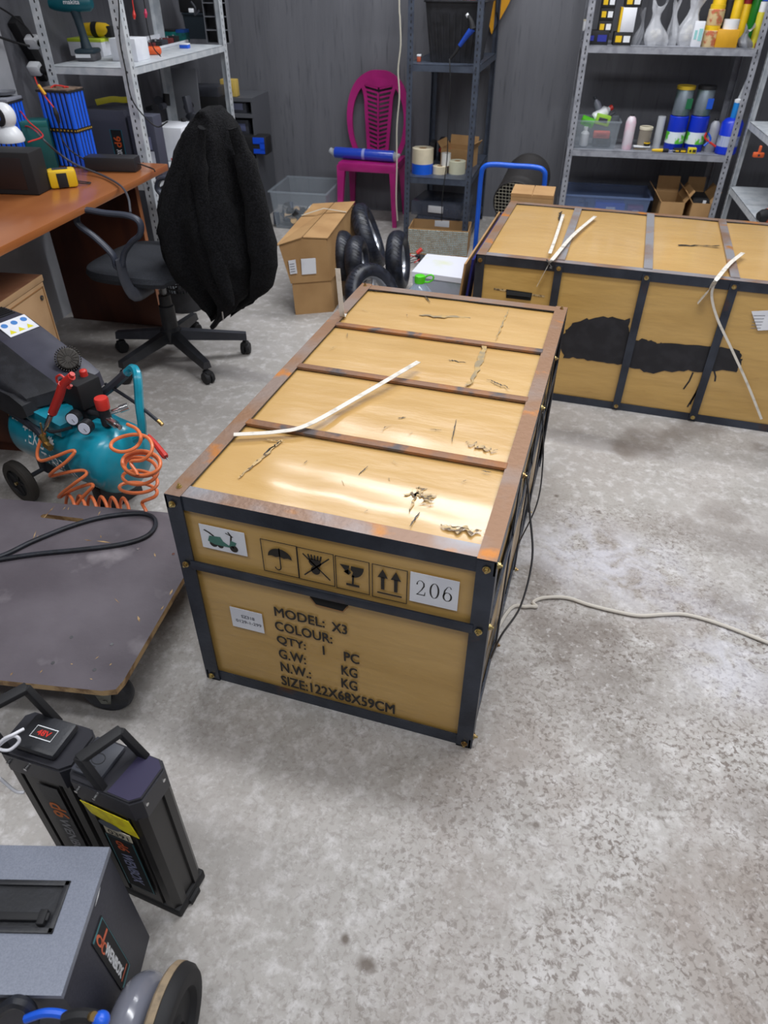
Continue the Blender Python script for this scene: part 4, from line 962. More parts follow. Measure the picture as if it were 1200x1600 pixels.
# coiled hose, hanging at the tank end then lying along the floor
mb = MB()
def hp(x, y, d):
    p = PY(x, y, d); p.z = max(p.z, .007); return p
pts = [hp(199, 663, .50), hp(213, 670, .48), hp(220, 682, .45), hp(217, 694, .44), hp(205, 703, .42), hp(188, 706, .41), hp(174, 700, .42), hp(176, 690, .44), hp(192, 682, .46), hp(214, 679, .46), hp(231, 684, .45), hp(238, 697, .43), hp(234, 710, .41), hp(222, 719, .40), hp(204, 722, .40)]
for k in range(52):                      # the hanging coil, loop under loop
    t = k/52; an = math.pi*.55+2*math.pi*k/10.4
    cy = 722+8*min(1, t*1.6)+44*max(0, t-.45)/.55; ry = (19-4*t) if t < .5 else 17-9*(t-.5)*2*.8
    pts.append(hp(219+3*math.sin(5*t)+(28+2*math.sin(9*t))*math.cos(an), cy+ry*math.sin(an), .415-.035*math.sin(an)+.03*t))
pts += [hp(222, 786, .42), hp(229, 800, .40), hp(230, 812, .41), hp(222, 818, .43)]
for k in range(6):
    x = 196-17*k; pts += [hp(x+10, 812, .40), hp(x+4, 790-k, .42), hp(x-4, 778-k, .45), hp(x-8, 790-k, .47), hp(x-6, 808, .45)]
pts += [hp(112, 800, .42), hp(128, 778, .43), hp(145, 760, .44), hp(138, 757, .45), hp(112, 766, .45), hp(93, 777, .44), hp(96, 771, .43), hp(118, 754, .43), hp(135, 741, .45), hp(130, 735, .46), hp(105, 738, .45), hp(79, 744, .44), hp(84, 736, .43), hp(103, 722, .44), hp(117, 706, .46), hp(108, 705, .46), hp(85, 714, .45), hp(64, 720, .45), hp(58, 710, .46), hp(62, 692, .48), hp(70, 676, .50)]
mb.tube(pts, .0054, sub=4, seg=8)
solo(mb, 'coiled_hose', M_orange, 'orange coiled air hose hanging from the compressor and spiralling along the floor', 'hose', pts[0])
# blow gun hanging on the compressor
def build_gun():
    yv = .50
    p = lambda x, y: PY(x, y, yv)
    b = p(78, 655)
    root = thing('blow_gun', 'orange-red air blow gun hooked on the compressor', 'air gun', b)
    L = lambda x, y: p(x, y)-b
    mb = MB(); mb.tube([L(82, 645), L(92, 620), L(98, 600)], .014, radii=[.0135, .014, .013], seg=12); mb.tube([L(98, 602), L(104, 595), L(112, 588)], .012, seg=10); mb.cyl(L(110, 590), L(113, 584), .008); mb.tube([L(103, 602), L(108, 606), L(111, 602)], .005)
    mb.build('body', M_red, root)
    mb = MB(); mb.tube([L(90, 598), L(88, 590), L(94, 586), L(100, 590)], .0035, closed=False); mb.build('hanging_loop', M_red, root)
    mb = MB(); mb.cyl(L(80, 648), L(74, 664), .009); mb.cyl(L(74, 664), L(70, 674), .006); mb.build('air_coupling', M_chrome, root)
build_gun()
mb = MB(); mb.tube([PY(165, 600, .66), PY(185, 612, .64), PY(215, 632, .60), PY(252, 662, .56)], .0055); mb.use(1); mb.cyl(PY(247, 657, .565), PY(254, 664, .56), .0065)
solo(mb, 'cable_end', [M_rubber, M_brass], 'black hose end sticking out behind the compressor handle', 'hose')
a_ = PY(232, 680, .62); b_ = PY(262, 718, .56)
mb = MB(); mb.tube([a_, a_.lerp(b_, .3), a_.lerp(b_, .85), a_.lerp(b_, .88)], .01, radii=[.005, .009, .011, .006], sub=3); mb.use(1); mb.cyl(a_.lerp(b_, .86), b_, .0025)
solo(mb, 'red_tool', [M_red, M_chrome], 'pointed red hand tool behind the orange hose coil', 'tool')

# ================================================================== desk and cabinet
DT = .75
def build_desk():
    # right edge of the top through two picked points
    e0 = PZ(0, 386, DT); e1 = PZ(262, 256, DT); d = (e1-e0).normalized(); rz = math.atan2(d.y, d.x)-R(90)
    root = thing('desk', 'orange-brown laminate desk covered with batteries and wires', 'desk', (e1.x, e1.y, 0), rz)
    w_ = .64; ln = 2.1; t = .028
    mb = MB(); mb.box((-w_, -ln, DT-t), (0, 0, DT), bev=.003); mb.build('desk_top', M_wood, root)
    mb = MB(); mb.box((-w_+.02, -.135, .002), (-.115, -.11, DT-t)); mb.use(1); mb.box((-.115, -.136, .002), (-.112, -.109, DT-t)); mb.build('side_panel', [M_woodd, M_wood], root)
    mb = MB(); mb.box((-w_+.02, -ln+.1, .002), (-.10, -ln+.125, DT-t)); mb.build('side_panel', M_woodd, root)
    return root, rz, e1
desk, DRZ, DE = build_desk()
def build_cabinet():
    zt = .55; a = PZ(64, 429, zt); b = PZ(0, 472, zt)
    d = (a-b).normalized(); rz = math.atan2(d.y, d.x)-R(90)
    root = thing('pedestal_cabinet', 'low wooden cabinet with beige door under the desk', 'cabinet', (a.x, a.y, 0), rz)
    w_, ln = .40, .42
    mb = MB(); mb.box((-w_, -ln, .06), (-.018, 0, zt-.022)); mb.box((-w_+.03, -ln+.03, 0), (-.03, -.02, .06)); mb.build('body', M_woodd, root)
    mb = MB(); mb.box((-w_, -ln-.002, zt-.022), (.0, .002, zt), bev=.002); mb.use(1); mb.box((-.004, -ln-.004, zt-.024), (.002, .004, zt-.001), bev=.001); mb.build('cabinet_top', [mat('scuffed_brown_top', s2l(122, 82, 60), .5, col2=s2l(150, 112, 84), sc=6, lo=.55, hi=.7), M_beige], root)
    mb = MB(); mb.box((-.018, -ln+.002, .062), (0, -.002, zt-.026), bev=.002)
    dr = mb.build('door', M_beige, root)
    mb = MB(); 
    for (p, q) in (((.0003, -ln+.012, .075), (.002, -ln+.016, zt-.04)), ((.0003, -.016, .075), (.002, -.012, zt-.04)), ((.0003, -ln+.012, zt-.044), (.002, -.012, zt-.040)), ((.0003, -ln+.012, .075), (.002, -.012, .079))): mb.box(p, q)
    mb.build('door_trim', mat('brass_brown_trim', s2l(150, 108, 66), .5), dr)
    mb = MB(); mb.cyl((.0, -.04, zt-.075), (.004, -.04, zt-.075), .009); mb.use(1); mb.cyl((.004, -.04, zt-.075), (.0055, -.04, zt-.075), .004); mb.build('lock', [M_dgray, M_brass], dr)
build_cabinet()

# ================================================================== office chair, jacket, basket
HUB = Vector((-1.065, 1.650, 0))
def build_chair():
    root = thing('office_chair', 'black office chair on castors, facing the desk with a jacket over its back', 'chair', HUB)
    tips = [(-1.344, 1.632), (-.772, 1.802), (-.796, 1.475), (-1.146, 1.365), (-1.115, 1.930)]
    for i, (x, y) in enumerate(tips):
        t = Vector((x, y, 0))-HUB; u = t.normalized(); ln = t.length; a = math.atan2(u.y, u.x)
        T = Tm(rot=(0, 0, a))
        mb = MB(); n = 8; vs = []
        for k in range(n+1):
            s = k/n; x_ = .03+(ln-.02)*s; zc = .125-.035*s; hw = .028-.008*s; hh = .022-.006*s
            for (yy, zz) in ((-hw, -hh), (-hw*.7, hh), (hw*.7, hh), (hw, -hh)): vs.append((x_, yy, zc+zz))
        fs = [(k*4+j, k*4+(j+1) % 4, k*4+4+(j+1) % 4, k*4+4+j) for k in range(n) for j in range(4)]+[(0, 1, 2, 3), (n*4+3, n*4+2, n*4+1, n*4)]
        mb.add(vs, fs, T); b = mb.build('base_arm', M_dgray if i in (0, 1) else M_blackpl, root)
        mb = MB(); q = T @ Vector((ln, 0, 0)); rr = R(60+47*i)
        Tw = Tm((q.x, q.y, .028), (R(90), 0, rr))
        mb.lathe([(.006, -.022), (.024, -.022), (.028, -.016), (.028, -.004), (.015, -.003), (.015, .003), (.028, .004), (.028, .016), (.024, .022), (.006, .022)], Tw, 20)
        mb.box((-.020, -.016, .030), (.020, .016, .062), Tm((q.x, q.y, 0), (0, 0, rr)), bev=.008); mb.cyl((q.x, q.y, .05), (q.x, q.y, .085), .007)
        mb.build('castor', M_blackm, b)
    mb = MB(); mb.lathe([(.045, .09), (.05, .10), (.048, .15), (.036, .16), (.034, .26), (.028, .265), (.026, .31)], None, 24); mb.build('column_cover', M_blackpl, root)
    mb = MB(); mb.cyl((0, 0, .28), (-.0, 0, .40), .014, seg=16); mb.build('gas_lift', mat('grey_lift', s2l(128, 130, 132), .35, .6), root)
    # seat pad, rounded
    mb = MB(); vs = []; sx, sy = .245, .235; cz = .445; cx, cy = -.035, .01; prof = [(.80, -.035), (.96, -.025), (1.0, -.005), (.97, .015), (.85, .028), (.5, .030), (0.001, .026)]
    n = 40
    for (k, z) in prof:
        for j in range(n):
            a = 2*math.pi*j/n; c, s = math.cos(a), math.sin(a); e = .55
            vs.append((cx+sx*k*math.copysign(abs(c)**e, c), cy+sy*k*math.copysign(abs(s)**e, s), cz+z+(.012*k*k if c > .6 else 0)))
    fs = [(i*n+j, i*n+(j+1) % n, (i+1)*n+(j+1) % n, (i+1)*n+j) for i in range(len(prof)-1) for j in range(n)]+[list(range(n))]
    mb.add(vs, fs); mb.build('seat', M_mesh, root)
    mb = MB(); mb.box((-.10, -.08, .385), (.08, .08, .412), bev=.006); mb.build('seat_plate', M_blackpl, root)
    # armrests: closed loops on both sides
    loop = [(120, 338), (130, 328), (165, 333), (200, 337), (218, 347), (219, 366), (206, 378), (194, 396), (190, 416), (182, 416), (176, 398), (150, 372), (124, 352)]
    for s, yw in ((0, HUB.y-.265), (1, HUB.y+.285)):
        pts = [PY(x, y, HUB.y-.265)-HUB for x, y in loop]
        if s: pts = [Vector((p.x+.02, p.y+.55, p.z)) for p in pts]
        mb = MB(); mb.tube(pts, .013, closed=True, flat=(.016, .011), seg=10, sub=5)
        a = mb.build('armrest', mat('slate_plastic', s2l(54, 58, 70), .42), root)
        q = pts[8]; y = q.y; mb = MB(); sg = 1 if not s else -1
        mb.tube([(q.x, y, q.z+.03), (q.x, y, q.z-.05), (q.x+.01, y+sg*.03, .400), (q.x+.02, y+sg*.14, .398)], .012, flat=(.030, .010), sub=4, seg=10); mb.build('arm_bracket', M_dgray, a)
    # backrest hidden under the jacket
    mb = MB(); T = Tm((.335, .0, .80), (0, R(9), 0)); mb.box((-.020, -.14, -.24), (.020, .14, .18), T, bev=.019); mb.build('backrest', M_mesh, root)
    mb = MB(); mb.tube([(.08, 0, .40), (.24, 0, .40), (.30, 0, .45), (.325, 0, .62), (.35, 0, .75)], .01, flat=(.03, .008), sub=4); mb.build('back_bar', M_blackpl, root)
build_chair()
def build_jacket():
    yw = 1.62
    L = [(168, 322, 338), (178, 305, 352), (192, 296, 362), (215, 288, 372), (250, 272, 385), (285, 262, 393), (320, 258, 402), (355, 256, 413), (385, 259, 425), (405, 264, 430), (425, 277, 424), (445, 297, 416), (462, 318, 402), (477, 333, 382), (491, 345, 356)]
    n = 72; vs = []; rows = len(L)
    for i, (py, xl, xr) in enumerate(L):
        # silhouette points at this row, followed along the leaning vertical
        a = PY(xl, py, yw); b = PY(xr, py, yw); cx = (a.x+b.x)/2; hw = (b.x-a.x)/2; z = (a.z+b.z)/2
        t = i/(rows-1); dy = .05+.15*min(1, t*2.2); dy = min(dy, .19)*(1-.55*max(0, t-.5)*2*t)
        if i == 0: dy = .10
        fold = .0+.03*min(1, t*1.6)
        for j in range(n):
            th = 2*math.pi*j/n
            f = 1+fold/max(.05, hw)*(.8*math.sin(6*th+1.3+1.2*t)+.45*math.sin(11*th-2.0*t)+.25*math.sin(17*th+3*t))
            x = cx+hw*(1 if i else .9)*math.cos(th)*(1+(f-1)*.35); y = yw+dy*math.sin(th)*f*1.05
            zz = z+(a.z-b.z)/2*(-math.cos(th))*.6
            if i > rows-6: zz += (.05*abs(((th*1.3+.4) % 2)-1)-.02)*(i-(rows-6))/5+.008*math.sin(9*th)
            vs.append((x, y, zz))
    fs = [(i*n+j, i*n+(j+1) % n, (i+1)*n+(j+1) % n, (i+1)*n+j) for i in range(rows-1) for j in range(n)]
    fs.append(list(range(n)))
    o = Vector((-.72, yw, 1.03)); mb = MB(); mb.add(vs, fs)
    root = thing('fleece_jacket', 'black fleece jacket draped over the back of the office chair', 'jacket', o)
    b = mb.build('jacket_body', M_cloth, root); b.location = (0, 0, 0); b.data.transform(Matrix.Translation(-o))
    m1 = b.modifiers.new('sub', 'SUBSURF'); m1.levels = m1.render_levels = 1
    tx = bpy.data.textures.new('fleece_noise', 'CLOUDS'); tx.noise_scale = .07; m2 = b.modifiers.new('crumple', 'DISPLACE'); m2.texture = tx; m2.strength = .034; m2.mid_level = .5
    # a sleeve hanging down the right side
    P = [(372, 200), (392, 262), (407, 330), (418, 392), (415, 440), (400, 468)]
    mb = MB(); mb.tube([PY(x-6, y, yw-.10)-o for x, y in P], .04, radii=[.02, .036, .046, .056, .046, .012], sub=5, seg=20); sl = mb.build('sleeve', M_cloth, root)
    m2 = sl.modifiers.new('crumple', 'DISPLACE'); m2.texture = tx; m2.strength = .025; m2.mid_level = .5
    P = [(316, 200), (312, 262), (322, 340), (345, 420), (362, 478)]
    mb = MB(); mb.tube([PY(x, y, yw-.165)-o for x, y in P], .04, radii=[.015, .028, .034, .036, .010], sub=5, seg=20); sl = mb.build('sleeve', M_cloth, root)
    m2 = sl.modifiers.new('crumple', 'DISPLACE'); m2.texture = tx; m2.strength = .03; m2.mid_level = .5
    mb = MB(); q = PY(348, 494, yw-.15)-o; mb.tube([q+Vector((0, 0, .02)), q, q-Vector((0, 0, .018))], .003); mb.build('zip_end', M_chrome, root)
build_jacket()
def build_basket():
    c = PZ(283, 486, 0); c = Vector((c.x, c.y+.06, 0))
    root = thing('wastebasket', 'black slotted plastic wastebasket behind the office chair', 'basket', c)
    mb = MB(); n = 40; mb.lathe([(.095, .0), (.098, .10)], None, n, cap=False); mb.lathe([(.0001, .004), (.095, .004)], None, n, cap=False)
    for k in range(6):
        z = .10+k*.026; r = .098+.018*(z-.10)/.16; mb.lathe([(r, z), (r+.0005, z+.010)], None, n, cap=False)
    for k in range(n):
        a = 2*math.pi*k/n; T = Tm(rot=(0, 0, a)); mb.prism([(.097, .10), (.0985, .10), (.1165, .26), (.115, .26)], -.003, .003, 'y', T)
    mb.lathe([(.114, .255), (.121, .255), (.121, .266), (.115, .266)], None, n, cap=False)
    mb.build('body', M_blackpl, root)
    mb = MB(); rs = random.Random(4)
    for k in range(7):
        a = rs.uniform(0, 6.28); r = rs.uniform(0, .045); mb.ball((r*math.cos(a), r*math.sin(a), .10+.02*k), .038, 8, (1, rs.uniform(.6, 1), .7))
    tag(mb.build('crumpled_paper', M_paper, root, auto=False), 'white crumpled paper seen through the slots')
build_basket()
# ================================================================== steel racks
def build_rack(name, label, loc, rz, W, D, H, zs, m, pw=.036, lip=.035, group=None):
    root = thing(name, label, 'rack', loc, rz, group)
    for (x, y, sx, sy) in ((0, 0, 1, 1), (W, 0, -1, 1), (0, D, 1, -1), (W, D, -1, -1)):
        mb = MB(); angle_bar(mb, (x, y, 0), (x, y, H), (sx, 0, 0), (0, sy, 0), pw, .0025)
        mb.use(1); z = .03
        while z < H-.02:
            xa = x+sx*pw*.55; ya = y-sy*.0004
            for zz in (z, ):
                mb.add([(xa-.003, ya, zz-.006), (xa+.003, ya, zz-.006), (xa+.003, ya, zz+.006), (xa-.003, ya, zz+.006)], [(0, 1, 2, 3)])
                xb = x-sx*.0004; yb = y+sy*pw*.55
                mb.add([(xb, yb-.003, zz-.006), (xb, yb+.003, zz-.006), (xb, yb+.003, zz+.006), (xb, yb-.003, zz+.006)], [(0, 1, 2, 3)])
            z += .03
        mb.build('post', [m, M_blackm], root, auto=False, fix=False)
    for z in zs:
        mb = MB(); e = .003
        mb.box((e, e, z-.003), (W-e, D-e, z))
        mb.box((e, e, z-lip), (W-e, e+.002, z)); mb.box((e, D-e-.002, z-lip), (W-e, D-e, z)); mb.box((e, e, z-lip), (e+.002, D-e, z)); mb.box((W-e-.002, e, z-lip), (W-e, D-e, z))
        s = mb.build('shelf', m, root, auto=False)
        mb = MB()
        for x in (.02, W-.02): mb.cyl((x, .0, z-lip/2), (x, -.005, z-lip/2), .005, seg=8)
        mb.build('bolts', M_dgray, s)
    return root
ZL, ZL0 = 1.11, .625
build_rack('steel_rack', 'white perforated steel rack standing behind the desk by the left wall', RM(-1.03, -2.105), TH, .42, 1.19, 2.05, (.12, ZL0, ZL, 1.68), M_rackw, .045, .03)
ZN, ZN1 = .43, 1.03
build_rack('steel_rack', 'narrow slate-grey steel rack beside the magenta chair', (-.505, 3.60, 0), R(3), .42, .78, 2.0, (.09, ZN, ZN1, 1.6), M_rackd, .034, .035)
ZR, ZR1 = .575, 1.118
build_rack('steel_rack', 'wide grey steel rack of workshop supplies behind the far crate', RM(1.418, -.545), TH, .976, .42, 2.1, (.10, ZR, ZR1, 1.65), M_rackg, .036, .036)
build_rack('steel_rack', 'rack of power tools cut off by the right edge of the picture', RM(2.44, -1.55), TH, .5, 1.05, 2.0, (.12, .40, .76, 1.5), M_rackw, .036, .036)

# ------------------------------------------------------------------ item helpers
def base(px, py, z, dv=0.0):            # a point on the shelf surface at z seen at the pixel, pushed back by dv
    return PZ(px, py, z)+EV*dv
def pxw(x0, y0, x1, y1, z): return (PZ(x1, y1, z)-PZ(x0, y0, z)).length
def boxy(name, label, cat, x0, x1, yb, yt, z, d, m, rz=TH, bev=.003, lidm=None, tagm=None, group=None, yb1=None, open_=False, ht=None, dv=0.0):
    """carton seen from px x0..x1 with its foot at row yb and its top front edge at row yt"""
    if z in (ZR, ZR1): a, b = SP(x0, z, V0+.03+dv), SP(x1, z, V0+.03+dv)
    else: a = PZ(x0, yb, z); b = PZ(x1, yb if yb1 is None else yb1, z)
    w_ = (b-a).length; c = (a+b)/2; h = ht or (HT(c, (x0+x1)/2, yt)-z)
    f = Vector((-math.sin(rz), math.cos(rz), 0)); root = thing(name, label, cat, c+f*(d/2), rz, group)
    mb = MB()
    if open_:
        t = .004
        mb.box((-w_/2, -d/2, 0), (w_/2, d/2, t)); mb.box((-w_/2, -d/2, t), (w_/2, -d/2+t, h)); mb.box((-w_/2, d/2-t, t), (w_/2, d/2, h)); mb.box((-w_/2, -d/2+t, t), (-w_/2+t, d/2-t, h)); mb.box((w_/2-t, -d/2+t, t), (w_/2, d/2-t, h))
    else: mb.box((-w_/2, -d/2, 0), (w_/2, d/2, h*(.86 if lidm else 1)), bev=bev)
    mb.build('body', m, root, auto=not open_)
    if lidm: mb = MB(); mb.box((-w_/2-.002, -d/2-.002, h*.8), (w_/2+.002, d/2+.002, h), bev=bev); mb.build('lid', lidm, root)
    if tagm: mb = MB(); mb.box((w_*.05, -d/2-.001, h*.25), (w_*.42, -d/2+.001, h*.72)); mb.box((-w_*.35, -d/2-.001, h*.3), (-w_*.1, -d/2+.001, h*.66)); mb.build('print', tagm, root)
    return root, w_, h
def can(name, label, cat, xc, yb, yt, wpx, z, m, lidm=None, bandm=None, shoulder=0.0, dv=0.0, group=None, capm=None, z0=None):
    """upright round container, width in pixels"""
    if z in (ZR, ZR1): a, b = SP(xc-wpx/2, z, V0+.05+dv), SP(xc+wpx/2, z, V0+.05+dv); r = (b-a).length/2; c = (a+b)/2
    else: a = PZ(xc-wpx/2, yb, z); b = PZ(xc+wpx/2, yb, z); r = (b-a).length/2; c = (a+b)/2+EV*(r*.8+dv)
    h = HT(c, xc, yt)-z
    root = thing(name, label, cat, c, TH, group)
    mb = MB()
    if shoulder:
        mb.lathe([(r*.92, 0), (r, .006), (r, h*(1-shoulder)), (r*.75, h*(1-shoulder*.45)), (r*.32, h*(1-shoulder*.2)), (r*.30, h*.92)], None, 24)
    else: mb.lathe([(r*.96, 0), (r, .003), (r, h*.97), (r*.95, h*.985)], None, 28)
    mb.build('body', m, root)
    if lidm:
        mb = MB()
        if shoulder: mb.lathe([(r*.36, h*.88), (r*.36, h*.985), (r*.28, h)], None, 16)
        else: mb.lathe([(r*1.04, h*.88), (r*1.05, h*.98), (r*.95, h), (r*.9, h*.985)], None, 28)
        mb.build('cap', lidm, root)
    if bandm: mb = MB(); mb.lathe([(r*1.005, h*.22), (r*1.005, h*(.5 if shoulder else .55))], None, 28, cap=False); mb.build('label_band', bandm, root)
    return root, r, h
def tapering_bin(name, label, c, rz, w_, d_, h, m, k=.86, rim=.012, cat='bin', ribs=0):
    root = thing(name, label, cat, c, rz); mb = MB(); t = .003
    def ring(s, z, o=0): return [(-w_/2*s+o, -d_/2*s+o, z), (w_/2*s-o, -d_/2*s+o, z), (w_/2*s-o, d_/2*s-o, z), (-w_/2*s+o, d_/2*s-o, z)]
    vs = ring(k, 0)+ring(1, h)+ring(1, h, t)+ring(k, t, t); fs = [(0, 3, 2, 1)]
    for i in range(3):
        for j in range(4): fs.append((i*4+j, i*4+(j+1) % 4, i*4+4+(j+1) % 4, i*4+4+j))
    fs.append((12, 13, 14, 15)); mb.add(vs, fs)
    for i in range(ribs):
        x = (-.44+.88*i/(ribs-1))
        mb.add([(x*w_*k-.006, -d_/2*k-.004, 0), (x*w_*k+.006, -d_/2*k-.004, 0), (x*w_+.006, -d_/2-.004, h*.8), (x*w_-.006, -d_/2-.004, h*.8), (x*w_*k-.006, -d_/2*k, 0), (x*w_*k+.006, -d_/2*k, 0), (x*w_+.006, -d_/2, h*.8), (x*w_-.006, -d_/2, h*.8)], [(0, 1, 2, 3), (0, 3, 7, 4), (1, 5, 6, 2)])
    mb.build('body', m, root, auto=False)
    mb = MB()
    for (a, b) in (((-w_/2-rim, -d_/2-rim), (w_/2+rim, -d_/2+t)), ((-w_/2-rim, d_/2-t), (w_/2+rim, d_/2+rim)), ((-w_/2-rim, -d_/2), (-w_/2+t, d_/2)), ((w_/2-t, -d_/2), (w_/2+rim, d_/2))):
        mb.box((a[0], a[1], h-.008), (b[0], b[1], h+.003), bev=.002)
    mb.build('rim', m, root)
    return root
def clutter(name, label, cat, c, r, ms, seed, n=9, k=(1, 1, .5), group=None):      # a tangle of small parts
    rs = random.Random(seed); mb = MB()
    for i in range(n):
        mb.use(rs.randrange(len(ms))); p = Vector((rs.uniform(-1, 1)*r*k[0], rs.uniform(-1, 1)*r*k[1], r*.25+rs.uniform(0, 1)*r*k[2]*2)); T = Tm(p, (rs.uniform(0, 3), rs.uniform(0, 3), rs.uniform(0, 3)))
        s = r*rs.uniform(.22, .42)
        if rs.random() < .5: mb.box((-s, -s*.5, -s*.35), (s, s*.5, s*.35), T, bev=s*.1)
        else: mb.lathe([(s*.45, -s*.7), (s*.45, s*.7)], T, 12)
    for i in range(3):
        mb.use(rs.randrange(len(ms))); a = rs.uniform(0, 6); mb.tube([Vector((math.cos(a+j)*r*k[0]*.8, math.sin(a+j*1.3)*r*k[1]*.8, r*.3+r*k[2]*rs.random())) for j in range(5)], r*.04, sub=4)
    o = mb.build(name, ms, None); o.location = c
    return tag(o, label, cat, group)

# ================================================================== on the desk
V0 = -.545
def build_cells(name, label, c, rz, nx, ny, h, label_belt=True):
    root = thing(name, label, 'battery', c, rz); r = .0112; p = .0226
    W_, D_ = nx*p, ny*p
    mb = MB()
    for i in range(nx):
        for j in range(ny):
            if 0 < i < nx-1 and 0 < j < ny-1: continue
            mb.lathe([(r, .002), (r, h-.002)], Tm(((i-(nx-1)/2)*p, (j-(ny-1)/2)*p, 0)), 12)
    tag(mb.build('wrapped_cells', M_bluec, root), None); root.children[0]['kind'] = 'stuff'
    mb = MB(); mb.box((-W_/2+.004, -D_/2+.004, .001), (W_/2-.004, D_/2-.004, h-.003)); mb.build('core', M_blackm, root)
    mb = MB(); mb.prism([(-W_/2-.002, -D_/2-.002), (W_/2+.002, -D_/2-.002), (W_/2+.002, D_/2+.002), (-W_/2-.002, D_/2+.002)], h-.006, h+.002); mb.use(1); mb.box((-W_/2+.002, -D_/2+.002, h+.002), (W_/2-.002, D_/2-.002, h+.006)); mb.build('top_cover', [M_blackm, mat('brown_fibre_board', s2l(130, 110, 92), .7, col2=s2l(96, 74, 64), sc=40)], root)
    if label_belt:
        mb = MB(); z = h*.47; e = .001
        for a, b in (((-W_/2-e, -D_/2-e), (W_/2+e, -D_/2)), ((-W_/2-e, D_/2), (W_/2+e, D_/2+e)), ((-W_/2-e, -D_/2), (-W_/2, D_/2)), ((W_/2, -D_/2), (W_/2+e, D_/2))): mb.box((a[0], a[1], z), (b[0], b[1], z+.016))
        mb.use(1)
        for k in range(9): x = -W_/2+.006+k*(W_-.012)/8; mb.box((x-.004, -D_/2-e*1.6, z+.005), (x+.003, -D_/2-e, z+.011)); mb.box((W_/2+e, -D_/2+.006+k*(D_-.012)/8-.004, z+.005), (W_/2+e*1.6, -D_/2+.006+k*(D_-.012)/8+.003, z+.011))
        mb.build('hazard_tape', [M_blackm, pm(190, 150, 50, .5)], root)
        mb = MB(); mb.tube([(-.03, -.02, h+.006), (-.02, .0, h+.014), (.01, .015, h+.010), (.035, -.01, h+.008)], .003); mb.tube([(-.03, .01, h+.006), (.0, -.015, h+.016), (.04, .01, h+.008)], .003); mb.build('red_wires', M_red, root)
    return root
ZD = DT+.001
build_cells('cell_pack', 'tall bright blue battery cell pack with black and yellow tape, on the desk', RM(-.846, -2.322, ZD), 0.02, 7, 5, .298)
r = build_cells('cell_pack', 'blue and grey cell pack standing behind the teal box on the desk', RM(-1.055, -2.47, ZD), TH+R(4), 7, 5, .27, False)
mb = MB(); mb.box((-.078, -.0605, .2), (.078, -.0585, .268)); mb.box((-.078, -.06, .268), (.078, .06, .282), bev=.003); mb.use(1)
mb.box((-.078, -.0608, .03), (-.03, -.0592, .2))
mb.build('grey_wrap', [mat('grey_tape', s2l(128, 130, 140), .5), mat('silver_cells', s2l(150, 148, 140), .4, .4, col2=s2l(60, 70, 140), sc=40)], r)
def box_on_desk(name, label, cat, p0, p1, d, h, m, bev=.004, mt=None):
    a, b = PZ(*p0, DT), PZ(*p1, DT); rz = math.atan2((b-a).y, (b-a).x); f = Vector((-math.sin(rz), math.cos(rz), 0)); c = (a+b)/2+f*d/2; c.z = ZD
    root = thing(name, label, cat, c, rz); w_ = (b-a).length; mb = MB(); mb.box((-w_/2, -d/2, 0), (w_/2, d/2, h), bev=bev)
    mb.build('body', m, root); return root, w_
r, w_ = box_on_desk('instrument_box', 'black box with a white camera standing on it, on the desk', 'box', (-90, 301), (62, 306), .11, .155, M_blackm, .006)
mb = MB(); mb.box((-w_/2+.01, -.0565, .02), (w_/2-.04, -.0545, .135), bev=.001); mb.build('front_panel', mat('brown_black_panel', s2l(34, 24, 24), .4), r)
r, w_ = box_on_desk('battery_case', 'teal battery case between the black box and the blue cell pack', 'battery', (20, 268), (92, 264), .10, .19, mat('dark_teal_plastic', s2l(20, 92, 92), .45, col2=s2l(16, 80, 82), sc=8), .004)
mb = MB(); mb.box((-w_/2-.001, -.051, .165), (w_/2+.001, .051, .192), bev=.004); mb.build('lid', mat('dark_teal_lid', s2l(26, 104, 102), .4), r)
def build_camera():
    c = PZ(18, 221, ZD+.156); root = thing('security_camera', 'small white round security camera standing on the black box', 'camera', c, R(12))
    mb = MB(); mb.lathe([(.052, 0), (.054, .006), (.049, .030), (.036, .050), (.024, .058)], None, 32); mb.build('base', M_white, root)
    mb = MB(); mb.ball((0, 0, .092), .044, 32, (1, 1, 1.08)); mb.build('head', M_white, root)
    mb = MB(); T = Tm((0, 0, .092), (R(90), 0, 0)) @ Matrix.Diagonal((1, 1.35, 1, 1)); mb.lathe([(.024, .028), (.024, .041), (.014, .0452), (.0001, .0458)], T, 24, cap=False); mb.use(1); mb.lathe([(.009, .0456), (.0001, .048)], T, 16, cap=False); mb.build('lens', [M_blackpl, pm(60, 110, 200, .2)], root)
build_camera()
def build_meter():
    a, b = PZ(80, 297, DT), PZ(124, 293, DT); rz = math.atan2((b-a).y, (b-a).x); f = Vector((-math.sin(rz), math.cos(rz), 0)); w_ = (b-a).length; c = (a+b)/2+f*.035; c.z = ZD
    root = thing('tape_measure', 'yellow and black measuring tool lying on the desk', 'tool', c, rz)
    mb = MB(); mb.box((-w_/2, -.035, 0), (w_/2, .035, .068), bev=.012); mb.build('case', M_yellow, root)
    mb = MB(); mb.box((-w_*.2, -.037, .004), (w_*.16, -.034, .058), bev=.001); mb.build('grip', M_blackm, root)
    mb = MB(); mb.box((w_/2-.001, -.02, .01), (w_/2+.002, .02, .03), bev=.001); mb.build('blade_slot', M_blackm, root)
    mb = MB(); mb.box((-w_*.3, -.015, .067), (w_*.25, .02, .069)); mb.build('display', M_dgray, root)
    mb = MB(); mb.tube([(w_/2, .01, .015), (w_/2+.03, .02, .006), (w_/2+.05, .005, .005), (w_/2+.03, -.01, .006), (w_/2, .0, .01)], .0025); mb.build('wrist_cord', M_blackm, root)
build_meter()
